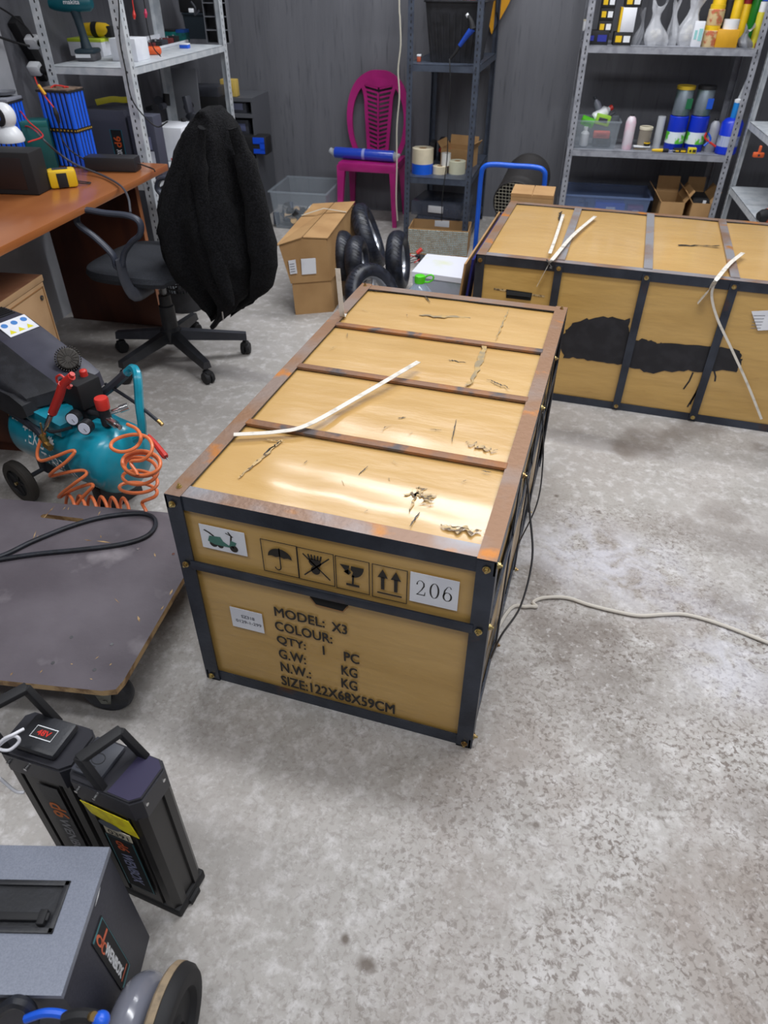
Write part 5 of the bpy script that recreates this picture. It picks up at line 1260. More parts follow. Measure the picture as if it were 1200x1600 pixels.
r, w_ = box_on_desk('charger_brick', 'long black charger brick on the desk edge before the blue cells', 'charger', (134, 268), (213, 270), .075, .058, mat('slate_black_case', s2l(36, 36, 40), .5), .006)
mb = MB(); mb.tube([(w_/2, .0, .03), (w_/2+.03, .0, .02), (w_/2+.07, -.01, .01), (w_/2+.085, -.035, .006)], .003); mb.build('lead', M_blackm, r)
mb = MB(); zc = ZD+.01
mb.tube([PZ(58, 208, ZD+.17), PZ(75, 225, ZD+.13), PZ(95, 242, ZD+.07), PZ(120, 258, ZD+.03), PZ(160, 274, zc), PZ(188, 290, zc), PZ(200, 308, zc-.002), PY(204, 332, PZ(203, 322, ZD).y-.01)], .0045)
solo(mb, 'power_cable', mat('grey_black_cable', s2l(70, 72, 78), .4), 'grey-black cable running over the desk and hanging off its edge', 'cable')
mb = MB(); p = lambda x, y, h: PZ(x, y, ZD+h)
mb.tube([p(-10, 152, .26), p(10, 155, .25), p(30, 172, .23), p(45, 190, .20), p(62, 205, .17), p(66, 214, .16), p(44, 222, .16)], .003); mb.tube([p(27, 197, .17), p(45, 198, .175), p(60, 208, .17)], .003)
solo(mb, 'red_wire', M_red, 'red wires arching over the teal battery case', 'wire')
mb = MB(); q = [p(56, 122, .33), p(58, 128, .32), p(68, 145, .29), p(83, 166, .24)]
yq = PZ(96, 262, ZD).y-.01
q = [PY(54, 120, yq), PY(60, 135, yq), PY(70, 150, yq-.004), PY(84, 168, yq-.006)]
mb.tube(q, .003); mb.use(1); mb.cyl(PY(60, 133, yq), PY(71, 148, yq-.004), .006, seg=8); mb.use(2); mb.tube([PY(84, 168, yq-.006), PY(88, 178, yq-.008), PY(92, 192, yq-.006)], .010, radii=[.006, .011, .007], seg=8); mb.tube([PY(92, 192, yq-.006), PY(96, 215, yq-.006), PY(110, 235, yq-.01), PZ(133, 250, ZD+.04)], .003)
solo(mb, 'charging_lead', [M_red, pm(230, 170, 40, .4), M_blackm], 'charging lead with a yellow connector hanging before the blue cell pack', 'wire')
# multi-socket and plugs on the wall
def build_sockets():
    a = PU(22, 30, -1.17); b = PU(72, 122, -1.17); m_ = (a+b)/2; root = thing('power_strip', 'black multi-socket strip on the left wall with two white adapters', 'power strip', m_)
    ex = EU; d = (b-a).normalized(); T = Matrix((d, ex, d.cross(ex))).transposed().to_4x4()
    ln = (b-a).length/2; mb = MB(); mb.box((-ln, -.024, -.028), (ln, .02, .028), T, bev=.005); mb.build('housing', M_blackm, root)
    for k, (x, y) in enumerate(((52, 66), (56, 108))):
        q = PU(x, y, -1.11)-m_; mb = MB(); mb.box((-.026, -.03, -.022), (.022, .028, .022), T.copy() if False else (Matrix.Translation(q) @ T), bev=.008); mb.build('adapter', M_white, root)
        mb = MB(); mb.cyl(q+EU*.03, q+EU*.055+Vector((0, 0, -.01)), .016); mb.build('plug', M_blackm, root)
build_sockets()
mb = MB(); mb.tube([PU(-20, 2, -1.10), PU(10, 18, -1.09), PU(38, 40, -1.08), PU(52, 58, -1.05)], .004); solo(mb, 'wall_cable', M_blackm, 'upper black cable running to the socket strip on the left wall', 'cable')
mb = MB(); mb.tube([PU(-20, 50, -1.10), PU(5, 60, -1.09), PU(30, 68, -1.08), PU(46, 72, -1.06)], .005); solo(mb, 'wall_cable', M_blackm, 'lower black cable running to the socket strip on the left wall', 'cable')
mb = MB(); c = RM(-1.04, -2.44, ZD+.283); mb.lathe([(.02, 0), (.045, .006), (.052, .018), (.050, .018), (.043, .009), (.0001, .004)], Matrix.Translation(c), 32, cap=False)
solo(mb, 'grey_dish', mat('grey_glass', s2l(110, 112, 118), .3), 'round grey dish resting on the grey and blue cell pack', 'dish', c)

# ================================================================== white rack, upper shelf
def build_drill():
    c = PZ(133, 96, ZL)+EV*.04; root = thing('cordless_drill', 'dark teal cordless drill standing on its battery on the white rack', 'drill', c, TH+R(10))
    mb = MB(); mb.box((-.04, -.055, 0), (.045, .055, .035), bev=.008); mb.build('battery', [mat('battery_grey', s2l(80, 80, 84), .5)], root)
    mb = MB(); mb.box((-.041, -.057, .016), (.030, -.052, .03)); mb.build('label_strip', M_white, root)
    mb = MB(); mb.box((-.045, -.058, .03), (.05, .058, .05), bev=.01); mb.build('foot', mat('slate_teal_grip', s2l(34, 52, 62), .5), root); mb = MB(); mb.tube([(.0, 0, .045), (-.004, 0, .10), (-.012, 0, .16), (-.018, 0, .20)], .02, radii=[.026, .018, .019, .023], seg=14); mb.build('grip', mat('slate_teal_grip', s2l(34, 52, 62), .5), root)
    mb = MB(); T = Tm((-.02, 0, .225), (0, R(-92), 0)); mb.lathe([(.022, -.09), (.034, -.075), (.036, .0), (.033, .05), (.026, .09), (.018, .11)], T, 24); mb.build('motor_body', mat('tool_teal', s2l(0, 88, 100), .4), root)
    mb = MB(); put_text(mb, 'makita', frame_T((-.05, -.0372, .222), (1, 0, 0), (0, 0, 1)), .075, .018); mb.build('name_print', M_white, root, auto=False)
build_drill()
WB = boxy('white_carton', 'white box with a lime green lid edge behind the drill, partly behind the post', 'box', 108, 165, 88, 60, ZL, .12, M_paper, lidm=pm(200, 220, 60, .5))
boxy('carton', 'small white open-topped box right of the white post on the upper shelf', 'box', 174, 218, 96, 60, ZL, .13, M_paper, lidm=None, tagm=None)
def build_yellow_drill():
    c = WB[0].location+EU*.05; root = thing('yellow_drill', 'yellow and black power tool lying on the lime-lidded box behind the white post', 'tool', (c.x, c.y, ZL+WB[2]+.001), TH)
    mb = MB(); mb.lathe([(.012, -.08), (.026, -.07), (.032, 0), (.028, .05), (.018, .07)], Tm((0, 0, .033), (0, R(90), 0)), 20); mb.build('body', M_yellow, root)
    mb = MB(); mb.lathe([(.0325, -.02), (.0335, -.005), (.0325, .01)], Tm((0, 0, .033), (0, R(90), 0)), 20, cap=False); mb.box((.04, -.02, .001), (.085, .02, .05), bev=.008); mb.build('black_grip', M_blackm, root)
build_yellow_drill()
def tray_on(z):
    a = PZ(222, 86, z); b = PZ(300, 66, z); d = b-a
    root = thing('parts_tray', 'shallow white tray of electronic modules on the white rack', 'tray', (a+b)/2+Vector((-.03, .0, 0)), math.atan2(d.y, d.x))
    w_ = d.length*.9; mb = MB(); mb.box((-w_/2, -.02, 0), (w_/2, .14, .006)); mb.box((-w_/2, .125, 0), (w_/2, .14, .045)); mb.box((-w_/2, -.02, 0), (w_/2, -.012, .015)); mb.build('body', M_paper, root)
    rs = random.Random(8)
    for k in range(7):
        x = -w_/2+.03+k*(w_-.05)/7; mb = MB(); mb.box((x, .0, .006), (x+.022, rs.uniform(.05, .11), .03+rs.uniform(0, .012)), Tm(rot=(0, 0, 0)), bev=.003); mb.use(1); mb.cyl((x+.011, .03, .028), (x+.011, .03, .045), .005); mb.build('module', [[M_blackm, M_dgray, pm(110, 40, 40, .5)][k % 3], M_chrome], root)
tray_on(ZL)
def build_orange():
    c = PZ(236, 86, ZL)+EV*.01; root = thing('orange_tool', 'small orange cased tool in front of the parts tray', 'tool', c, TH+R(20))
    mb = MB(); mb.box((-.055, -.02, 0), (.05, .025, .036), bev=.012); mb.build('body', pm(226, 92, 36, .4), root)
    mb = MB(); mb.lathe([(.010, 0), (.010, .004)], Tm((-.03, -.021, .018), (R(90), 0, 0)), 12); mb.tube([(-.05, 0, .02), (-.075, .0, .03), (-.08, .02, .015)], .004); mb.build('black_details', M_blackm, root)
build_orange()
def canister(name, label, px, py, z, w_, d_, h_, m, m2=None, cat='box', rz=TH, k=.0):
    c = PZ(px, py, z); root = thing(name, label, cat, c, rz); mb = MB(); mb.box((-w_/2, 0, 0), (w_/2, d_, h_), bev=.004); mb.build('body', m, root)
    if m2: mb = MB(); mb.box((-w_/2-.001, -.001, h_*.75), (w_/2+.001, d_+.001, h_+.002), bev=.003); mb.build('lid', m2, root)
    return root
M_tealt = mat('tool_case_teal', s2l(10, 110, 108), .45, col2=s2l(8, 70, 72), sc=18)
canister('tool_case', 'teal tool lying at the back of the white rack behind the tray', 262, 60, ZL, .10, .06, .045, M_tealt, M_blackm, 'tool')
canister('tool_case', 'teal tool with blue band beside the black crate on the white rack', 283, 66, ZL, .05, .08, .06, M_tealt, pm(20, 80, 160, .4), 'tool')
canister('blue_tube', 'small blue and white tube at the end of the parts tray', 287, 76, ZL, .05, .04, .022, M_blue, M_white, 'tube')
r = tapering_bin('plastic_crate', 'dark slate plastic crate beside the grey divided organizer', PZ(300, 63, ZL)+EV*.19+EU*.02, TH, .19, .22, .13, mat('dark_slate_plastic', s2l(36, 46, 54), .5), .92, .004, 'crate')
bcr = r
def build_divider():
    a = PZ(322, 69, ZL); b = PZ(352, 64, ZL); d = (b-a); w_ = .13; root = thing('divided_organizer', 'grey pigeonhole organizer at the far end of the upper shelf', 'organizer', a+EV*.02, TH+R(16))
    mb = MB(); t = .004; D_ = .16
    for i in range(3): mb.box((i*w_/2-t/2, 0, 0), (i*w_/2+t/2, D_, .26))
    for k in range(5): mb.box((0, 0, k*.064), (w_, D_, k*.064+t))
    mb.box((0, D_-t, 0), (w_, D_, .26)); mb.build('body', mat('mid_grey_plastic', s2l(104, 106, 112), .5), root)
    mb = MB(); mb.tube([(-.06, -.01, .20), (-.04, -.02, .17), (-.05, -.01, .14), (-.02, -.02, .16)], .006); mb.use(1); mb.box((-.08, -.02, .150), (-.05, .0, .17), bev=.003); mb.build('hanging_plug', [M_dgray, M_white], root)
build_divider()
bc2 = thing('black_case', 'large black case on top of the slate crate at the top edge of the picture', 'case', r.location+Vector((0, 0, .134)), TH); mb = MB(); mb.box((-.11, -.11, 0), (.10, .11, .22), bev=.006); mb.build('body', M_blackm, bc2); mb = MB(); mb.tube([(-.04, -.115, .12), (-.04, -.13, .14), (.03, -.13, .14), (.03, -.115, .12)], .006); mb.build('handle', M_dgray, bc2)
for (x, y0, y1, m, lab, u) in ((205, -10, 30, M_red, 'red crocodile clip lead hanging over the white rack, left one', -.62), (223, -10, 28, pm(200, 50, 90, .4), 'pink-red clip lead with a long black wire hanging over the white rack', -.60)):
    mb = MB(); a = PU(x, y0, u); b = PU(x+4, y1-14, u); c = PU(x+5, y1, u); mb.use(1 if u < -.61 else 0).tube([Vector((a.x, a.y, 1.65)), a, a.lerp(b, .5), b], .0025); mb.use(1); mb.tube([b, b.lerp(c, .5), c], .006, radii=[.003, .008, .004], sub=3)
    if u > -.61: mb.use(0); mb.tube([c, PU(232, 50, u), PU(240, 75, u), PU(251, 88, u)], .0025)
    solo(mb, 'clip_lead', [M_blackm, m], lab, 'wire')
mb = MB(); mb.tube([PV(184, -10, -2.125)+Vector((0, 0, .3)), PV(184, -10, -2.125), PV(187, 60, -2.125), PV(196, 108, -2.125), PV(205, 152, -2.125), PV(222, 178, -2.12), PV(245, 198, -2.10), PV(262, 190, -2.08)], .003)
solo(mb, 'hanging_wire', M_blackm, 'thin black wire hanging down beside the near post of the white rack', 'wire')

# lower shelf of the white rack
def grey_pack(label, x0, x1, yb, z, h, d, logo):
    a = PV(x0, yb, -2.0); b = PV(x1, yb, -2.0); w_ = (b-a).length; c = (a+b)/2; c.z = z; root = thing('battery_box', label, 'box', c, TH)
    mb = MB(); mb.box((-w_/2, 0, 0), (w_/2, d, h), bev=.004); mb.build('case', mat('slate_box_paint', s2l(70, 72, 86), .5), root)
    mb = MB(); T = frame_T((0, -.0012, 0), (1, 0, 0), (0, 0, 1))
    if logo:
        mb.box((w_*.10, -.001, .02), (w_*.36, .001, h*.72)); mb.use(1); stroke(mb, [(w_*.10, .02), (w_*.36, .02), (w_*.36, h*.72), (w_*.10, h*.72)], .003, T, True)
        mb.use(2); put_text(mb, 'd6', T @ Tm((w_*.31, h*.46, .001), (0, 0, R(90))), .05, w_*.16); mb.use(3); put_text(mb, 'WENBOX', T @ Tm((w_*.29, .04, .001), (0, 0, R(90))), .09, w_*.12)
        mb.build('brand_sticker', [M_blackm, pm(30, 130, 150, .4), pm(224, 96, 44, .4), M_white], root, auto=False)
    else:
        mb.box((-w_*.05, -.001, .02), (w_*.33, .001, h*.45)); mb.use(1); mb.box((-w_*.12, -.001, h*.48), (w_*.28, .001, h*.68)); mb.build('paper_label', [M_paper, mat('lilac_label', s2l(130, 132, 160), .5)], root)
    return root
grey_pack('grey box with an orange and white logo sticker behind the blue cell pack', 140, 206, 240, ZL0, .30, .14, True)
grey_pack('grey box with two pale paper labels right of the white post', 210, 249, 245, ZL0, .28, .09, False)
a = PU(250, 250, -.68); 
r = canister('carton', 'white carton with blue lettering on the lower shelf beside the grey boxes', 268, 252, ZL0, .17, .2, .165, M_paper, None, 'box')
mb = MB(); mb.box((-.085, -.001, .075), (-.04, .001, .095)); put_text(mb, 'CHT', frame_T((-.08, -.0012, .03), (1, 0, 0), (0, 0, 1)), .055, .026); mb.use(1); mb.box((-.0, -.001, .004), (.085, .001, .016)); mb.build('print', [pm(30, 50, 140, .5), M_red], r, auto=False)
mb = MB(); mb.tube([PV(150, 160, -1.95), PV(175, 155, -1.93), PV(195, 156, -1.92), PV(216, 153, -1.95)], .003, flat=(.003, .014)); solo(mb, 'yellow_strap', pm(190, 180, 40, .5), 'yellow webbing strap lying over the grey boxes', 'strap')
clutter('cable_bundle', 'black tangle of bags and cables above the white carton on the lower shelf', 'cables', RM(-.82, -1.30, ZL0), .13, [M_blackm, M_blackpl, M_dgray], 21, 16, (1, 1.5, .8))
canister('black_case', 'long black case at the back of the lower shelf of the white rack', 318, 195, ZL0, .26, .16, .22, M_blackm, M_dgray, 'case')
mb = MB(); c = RM(-1.10, -.9, 0.0); mb.box((0, 0, 0), (.24, .012, .98), Matrix.Translation(c) @ Tm(rot=(R(-4), 0, TH))); solo(mb, 'leaning_board', mat('light_grey_board', s2l(116, 118, 124), .6), 'pale grey board leaning on the wall behind the white rack', 'board', c)

# ================================================================== parts shelf near the back wall
def build_parts_shelf():
    c = RM(-1.00, -.42, 0); root = thing('parts_shelf', 'small grey shelf unit of tools between the white rack and the clear bin', 'shelf', c, TH)
    W_, D_, H_ = .33, .34, .775
    mb = MB(); 
    mb.box((W_-.012, 0, 0), (W_, D_, H_)); mb.box((0, 0, 0), (.012, D_, H_)); mb.build('side_panel', mat('mid_grey_metal', s2l(92, 94, 100), .5, .2), root)
    mb = MB(); mb.box((.012, D_-.008, .0), (W_-.012, D_, H_-.01)); mb.build('dark_fill_panel', M_blackm, root)  # black sheet added to darken the inside of the unit
    for z in (.06, .22, .40, .54, .67, .765):
        mb = MB(); mb.box((.012, 0, z), (W_-.012, D_, z+.010)); mb.box((.012, -.003, z-.012), (W_, .0, z+.010)); mb.build('shelf', mat('mid_grey_metal', s2l(92, 94, 100), .5, .2), root)
    return c
pc = build_parts_shelf()
def on_parts(x, z, y=-.02): return pc+EU*x*.86+EV*y+Vector((0, 0, z))
def pbox(name, label, cat, x, z, w_, d_, h_, m, m2=None, y=.02):
    root = thing(name, label, cat, on_parts(x, z, y), TH); mb = MB(); mb.box((-w_/2, 0, 0), (w_/2, d_, h_), bev=.005); mb.build('body', m, root)
    mb = MB(); mb.box((-w_*.3, -.0015, h_*.25), (w_*.3, .001, h_*.75), bev=.0005); mb.build('face_panel', m2 or M_blackm, root); return root
pbox('yellow_case', 'yellow boxed gauge on top of the small grey shelf unit', 'box', .19, .776, .11, .06, .10, pm(206, 176, 90, .5), pm(190, 160, 60, .5))
pbox('parts_bin', 'dark bin with red and grey parts on the top level of the grey shelf unit', 'bin', .25, .681, .12, .2, .08, M_dgray, pm(110, 114, 140, .4))
pbox('parts_bin', 'dark bin with an orange part on the second level of the grey shelf unit', 'bin', .26, .551, .11, .2, .09, M_dgray, pm(90, 96, 130, .4))
pbox('orange_coil', 'small orange coil beside the bins of the grey shelf unit', 'coil', .17, .551, .035, .04, .035, pm(206, 80, 40, .5))
pbox('yellow_reel', 'yellow reel on the middle level of the grey shelf unit', 'reel', .21, .411, .09, .06, .10, pm(206, 160, 50, .5), M_white)
pbox('speaker_box', 'small white square box with a dark centre in the grey shelf unit', 'box', .24, .30, .08, .06, .085, M_white, M_blackm)
pbox('yellow_box', 'plain yellow box low in the grey shelf unit beside a grey block', 'box', .325, .30, .05, .08, .07, pm(214, 204, 40, .5), pm(214, 204, 40, .5), -.03)
pbox('blue_spool', 'small blue spool low in the grey shelf unit', 'spool', .20, .231, .06, .05, .055, M_blue)
pbox('yellow_case', 'yellow labelled case on the lowest level of the grey shelf unit', 'box', .26, .10, .11, .06, .11, pm(186, 170, 50, .5), M_blackm)
def build_bluetool():
    c = on_parts(.34, .44, -.02); root = thing('tool_case', 'black and bright blue case hanging out of the grey shelf unit', 'case', c+Vector((.01, 0, 0)), TH)
    mb = MB(); mb.box((-.13, -.02, 0), (.115, .10, .115), bev=.012); mb.build('body', M_blackm, root)
    mb = MB(); mb.box((.02, -.024, .01), (.10, -.018, .038)); mb.box((.02, -.024, .07), (.10, -.018, .108)); mb.box((.068, -.024, .03), (.10, -.018, .08)); mb.build('blue_panel', pm(20, 80, 220, .4), root)
build_bluetool()
# clear bin on the floor
bc = (PZ(418, 358, 0)+Vector((0, 0, 0)))
rzb = TH
root = tapering_bin('storage_bin', 'large clear plastic bin of odds and ends on the floor by the back wall', bc+EU*.235+EV*.235, rzb, .40, .44, .25, M_clear, .9)
rim_m = root
rs = random.Random(9)
clutter('engine_parts', 'dark machine parts with a few wooden bits inside the clear floor bin', 'parts', bc+EU*.17+EV*.16+Vector((0, 0, .006)), .12, [pm(40, 48, 66, .5), M_blackm, M_chrome, pm(190, 160, 120, .6), M_blackpl, pm(50, 60, 80, .4)], 31, 22, (1, .9, .35))
clutter('yellow_fitting', 'small yellow fitting at the right end inside the clear floor bin', 'parts', bc+EU*.31+EV*.14+Vector((0, 0, .006)), .03, [pm(210, 160, 60, .5)], 32, 4)

# ================================================================== magenta chair and blue roll
def build_pink():
    c = Vector((-.885, 4.0, 0)); rz = TH*.6; root = thing('garden_chair', 'magenta plastic chair with a herringbone slotted back against the rear wall', 'chair', c, rz)
    f = Vector((math.cos(rz), math.sin(rz), 0)); 
    SZ = .405; W_ = .205
    # seat with rounded apron
    mb = MB(); n = 10
    mb.box((-W_, -.02, SZ-.018), (W_, .31, SZ), bev=.008); mb.box((-W_, -.025, SZ-.055), (W_, -.012, SZ-.004), bev=.004); mb.box((-W_, -.02, SZ-.05), (-W_+.012, .30, SZ-.004), bev=.004); mb.box((W_-.012, -.02, SZ-.05), (W_, .30, SZ-.004), bev=.004)
    mb.build('seat', M_magenta, root)
    for sx in (-1, 1):
        for (y, dy) in ((.0, -.03), (.28, .04)):
            mb = MB(); x = sx*(W_-.02); vs = []
            for (t, w_) in ((0, .030), (.25, .024), (1, .014)):
                z = SZ-.02-(SZ-.02)*t; xx = x+sx*.018*t; yy = y+dy*t
                vs += [(xx-w_, yy-w_*.8, z), (xx+w_, yy-w_*.8, z), (xx+w_, yy+w_*.8, z), (xx-w_, yy+w_*.8, z)]
            fs = [(i*4+j, i*4+(j+1) % 4, i*4+4+(j+1) % 4, i*4+4+j) for i in range(2) for j in range(4)]+[(3, 2, 1, 0), (8, 9, 10, 11)]
            mb.add(vs, fs); mb.build('leg', M_magenta, root)
    # outer hoop of the back, continuing into arms-less side rails
    zt = .885
    hoop = [(-.150, .285, SZ), (-.190, .295, SZ+.10), (-.205, .305, SZ+.22), (-.190, .315, SZ+.33), (-.145, .325, SZ+.42), (-.07, .33, zt-.008), (0, .332, zt), (.07, .33, zt-.008), (.145, .325, SZ+.42), (.190, .315, SZ+.33), (.205, .305, SZ+.22), (.190, .295, SZ+.10), (.150, .285, SZ)]
    mb = MB(); 
    def catm(P_, sub=6):
        P_ = [Vector(p) for p in P_]; Q = []
        for i in range(len(P_)-1):
            p0 = P_[i-1] if i else P_[0]*2-P_[1]; p1, p2 = P_[i], P_[i+1]; p3 = P_[i+2] if i+2 < len(P_) else P_[-1]*2-P_[-2]
            for k in range(sub):
                t = k/sub; Q.append(0.5*((2*p1)+(p2-p0)*t+(2*p0-5*p1+4*p2-p3)*t*t+(3*p1-p0-3*p2+p3)*t**3))
        return Q+[P_[-1]]
    def band(mb, P_, wd, th):       # strip lying in the plane of the chair back
        Q = catm(P_); vs = []
        for i, q in enumerate(Q):
            d = (Q[min(i+1, len(Q)-1)]-Q[max(i-1, 0)]); n_ = Vector((-d.z, 0, d.x)).normalized()
            k = wd if not callable(wd) else wd(i/(len(Q)-1))
            for a, b in ((-1, -1), (1, -1), (1, 1), (-1, 1)): vs.append(q+n_*(a*k/2)+Vector((0, b*th/2, 0)))
        fs = [(0, 1, 2, 3), tuple((len(Q)-1)*4+k for k in (3, 2, 1, 0))]+[(i*4+k, i*4+(k+1) % 4, i*4+4+(k+1) % 4, i*4+4+k) for i in range(len(Q)-1) for k in range(4)]
        mb.add(vs, fs)
    band(mb, hoop, lambda t: .032+.030*math.sin(math.pi*t)**2, .022); mb.build('back_frame', M_magenta, root)
    mb = MB()
    def edge(t): return .10-.035*t+.0*t*t       # half width of the splat from top to bottom
    for s in (-1, 1):
        band(mb, [(s*edge(k/5)*(1.25 if k == 0 else 1), .325-.03*k/5, zt-.03-(zt-.03-SZ)*k/5) for k in range(6)], .024, .014)
    for k in range(15):
        t = (k+.6)/15.5; z = zt-.05-(zt-.06-SZ)*t; y = .325-.03*t; w_ = edge(t)
        for s in (-1, 1):
            T = Matrix.Identity(4); mb.add([(s*.006, y-.004, z-.016), (s*w_, y-.004, z+.004), (s*w_, y-.004, z+.016), (s*.006, y-.004, z-.004), (s*.006, y+.004, z-.016), (s*w_, y+.004, z+.004), (s*w_, y+.004, z+.016), (s*.006, y+.004, z-.004)], [(0, 1, 2, 3), (7, 6, 5, 4), (0, 4, 5, 1), (3, 2, 6, 7)])
    mb.box((-.006, .300, SZ), (.006, .310, zt-.1)); mb.prism([(-.11, zt-.015), (.11, zt-.015), (.085, zt-.055), (0, zt-.07), (-.085, zt-.055)], .318, .332, 'y')
    mb.build('back_splat', M_magenta, root)
build_pink()
def build_roll():
    a = PY(524, 241, 4.06); b = PY(616, 245, 4.06); z = .445; a.z = b.z = z; root = thing('film_roll', 'blue roll wrapped in clear film lying on the magenta chair seat', 'roll', (a+b)/2, math.atan2(b.y-a.y, b.x-a.x)); ln = (b-a).length/2
    mb = MB(); mb.lathe([(.034, -ln), (.0355, -ln+.005), (.0355, ln-.005), (.034, ln)], Tm(rot=(0, R(90), 0)), 28); mb.build('roll', mat('blue_film', s2l(30, 70, 196), .3, coat=.8, bump=.3, bsc=40), root)
    mb = MB(); mb.lathe([(.0362, -.012), (.0362, .008)], Tm(rot=(0, R(90), 0)), 28, cap=False); mb.build('paper_band', mat('pale_band', s2l(150, 160, 220), .5), root)
    mb = MB(); rs = random.Random(1)
    for s in (-1, 1): mb.tube([(s*ln, 0, 0), (s*(ln+.02), .0, .004), (s*(ln+.04), .0, .014)], .02, radii=[.034, .020, .008 if s > 0 else .018], seg=10, sub=3)
    mb.build('film_end', M_clear2, root)
build_roll()
mb = MB(); yc = 3.56; mb.tube([Vector((PY(624, -20, yc).x, yc, ZC-.01)), Vector((PY(624, -20, yc).x, yc, 2.2)), PY(624, -20, yc), PY(625, 30, yc), PY(626, 70, yc), PY(622, 110, yc), PY(624, 150, yc), PY(620, 200, yc), PY(620, 260, yc), PY(619, 310, yc), PY(621, 345, yc+.02)], .0045)
solo(mb, 'electric_cable', mat('cream_cord', s2l(190, 186, 172), .6), 'cream cord hanging beside the left post of the slate rack', 'cord')
mb = MB(); yc = 3.56; mb.tube([PY(702, 92, yc+.02), PY(703, 105, yc), PY(703, 140, yc), PY(700, 200, yc), PY(699, 240, yc), PY(696, 270, yc), PY(691, 310, yc), PY(690, 345, yc+.02)], .003)
solo(mb, 'tool_cable', M_blackm, 'thin black tool cord hanging down the front of the slate rack', 'cord')

# ================================================================== slate rack contents
r = tapering_bin('plastic_bin', 'tall black ribbed bin on the upper shelf of the slate rack', PZ(703, 100, ZN1)+Vector((0, .19, 0)), R(3), .34, .34, .295, M_blackpl, .80, .008, 'bin', ribs=9)
clutter('bin_contents', 'blue and violet odds and ends filling the top of the black ribbed bin', 'parts', PZ(703, 100, ZN1)+Vector((0, .19, .235)), .11, [pm(90, 80, 160, .4), pm(190, 180, 220, .4), M_blue, pm(150, 60, 60, .5)], 41, 14, (1.2, 1, .4))
def build_heatgun():
    z = lambda x, y: PY(x, y, 3.60)
    o = z(712, 85); root = thing('blue_tool', 'blue and black hand tool hanging in front of the black ribbed bin', 'tool', o)
    L = lambda x, y: z(x, y)-o
    mb = MB(); mb.tube([L(718, 72), L(728, 58), L(738, 45)], .013, radii=[.011, .014, .018], seg=12); mb.build('body', pm(30, 70, 170, .4), root)
    mb = MB(); mb.tube([L(738, 45), L(736, 34), L(731, 24)], .012, radii=[.019, .014, .009], seg=12); mb.tube([L(718, 72), L(712, 82), L(704, 92)], .010, radii=[.010, .009, .007]); mb.build('ends', M_blackm, root)
    mb = MB(); mb.cyl(L(729, 22), L(734, 30), .009); mb.build('nozzle', M_white, root)
build_heatgun()
r = canister('blue_bottle', 'small blue bottle beside the right post on the upper shelf of the slate rack', 741, 82, ZN1, .03, .03, .08, pm(24, 60, 150, .4), None, 'bottle')
canister('coloured_block', 'tiny red, white and yellow block beside the black ribbed bin', 654, 97, ZN1, .022, .03, .035, pm(190, 90, 60, .5), M_white, 'block')
def ring_tape(name, label, xc, yb, yt, wpx, z, m, dv=0.0, inner=.4, m2=None, k=.5, z1=None):
    a = PZ(xc-wpx/2, yb, z); b = PZ(xc+wpx/2, yb, z); r = (b-a).length/2; c = (a+b)/2+EV*(r*.8+dv); h = (z1 or HT(c, xc, yt))-z
    root = thing(name, label, 'tape', c, 0); mb = MB(); mb.lathe([(r*inner, 0), (r, 0), (r, h*(k if m2 else 1)), (r*inner, h*(k if m2 else 1)), (r*inner, 0)], None, 30, cap=False); mb.build('roll', m, root)
    mb = MB(); mb.lathe([(r*inner*.98, 0.001), (r*inner*.98, h*(k if m2 else 1)*.98), (r*inner*.9, h*(k if m2 else 1)*.98), (r*inner*.9, .001), (r*inner*.98, .001)], None, 24, cap=False); mb.build('core', M_card, root)
    return root, r, h, c
M_tapec = pm(224, 212, 184, .45)
_, r_, h1, c1t = ring_tape('tape_roll', 'bright blue tape roll on the middle shelf of the slate rack', 657, 274, 254, 33, ZN, pm(22, 96, 220, .4), .02)
def tape_on(label, c, z, r, h, m):
    root = thing('tape_roll', label, 'tape', Vector((c.x, c.y, z)), 0); mb = MB(); mb.lathe([(r*.4, 0), (r, 0), (r, h), (r*.4, h), (r*.4, 0)], None, 30, cap=False); mb.build('roll', m, root)
    mb = MB(); mb.lathe([(r*.39, 0.001), (r*.39, h*.98), (r*.36, h*.98), (r*.36, .001), (r*.39, .001)], None, 24, cap=False); mb.build('core', M_card, root)
tape_on('wide cream tape roll stacked on the blue tape roll', c1t, ZN+h1, r_, .085, M_tapec)
_, r_, h2, c2t = ring_tape('tape_roll', 'low cream tape roll between the blue roll and the upright cream roll', 685, 274, 259, 22, ZN, M_tapec, .02)
tape_on('small white shiny tape roll lying on the low cream roll', Vector((c2t.x+.03, c2t.y+.03, 0)), ZN+h2, .030, .07, pm(226, 226, 222, .3))
ring_tape('tape_roll', 'upright cream tape roll nearest the right post of the slate rack', 712, 274, 251, 26, ZN, pm(214, 212, 186, .45), .02, m2=None)
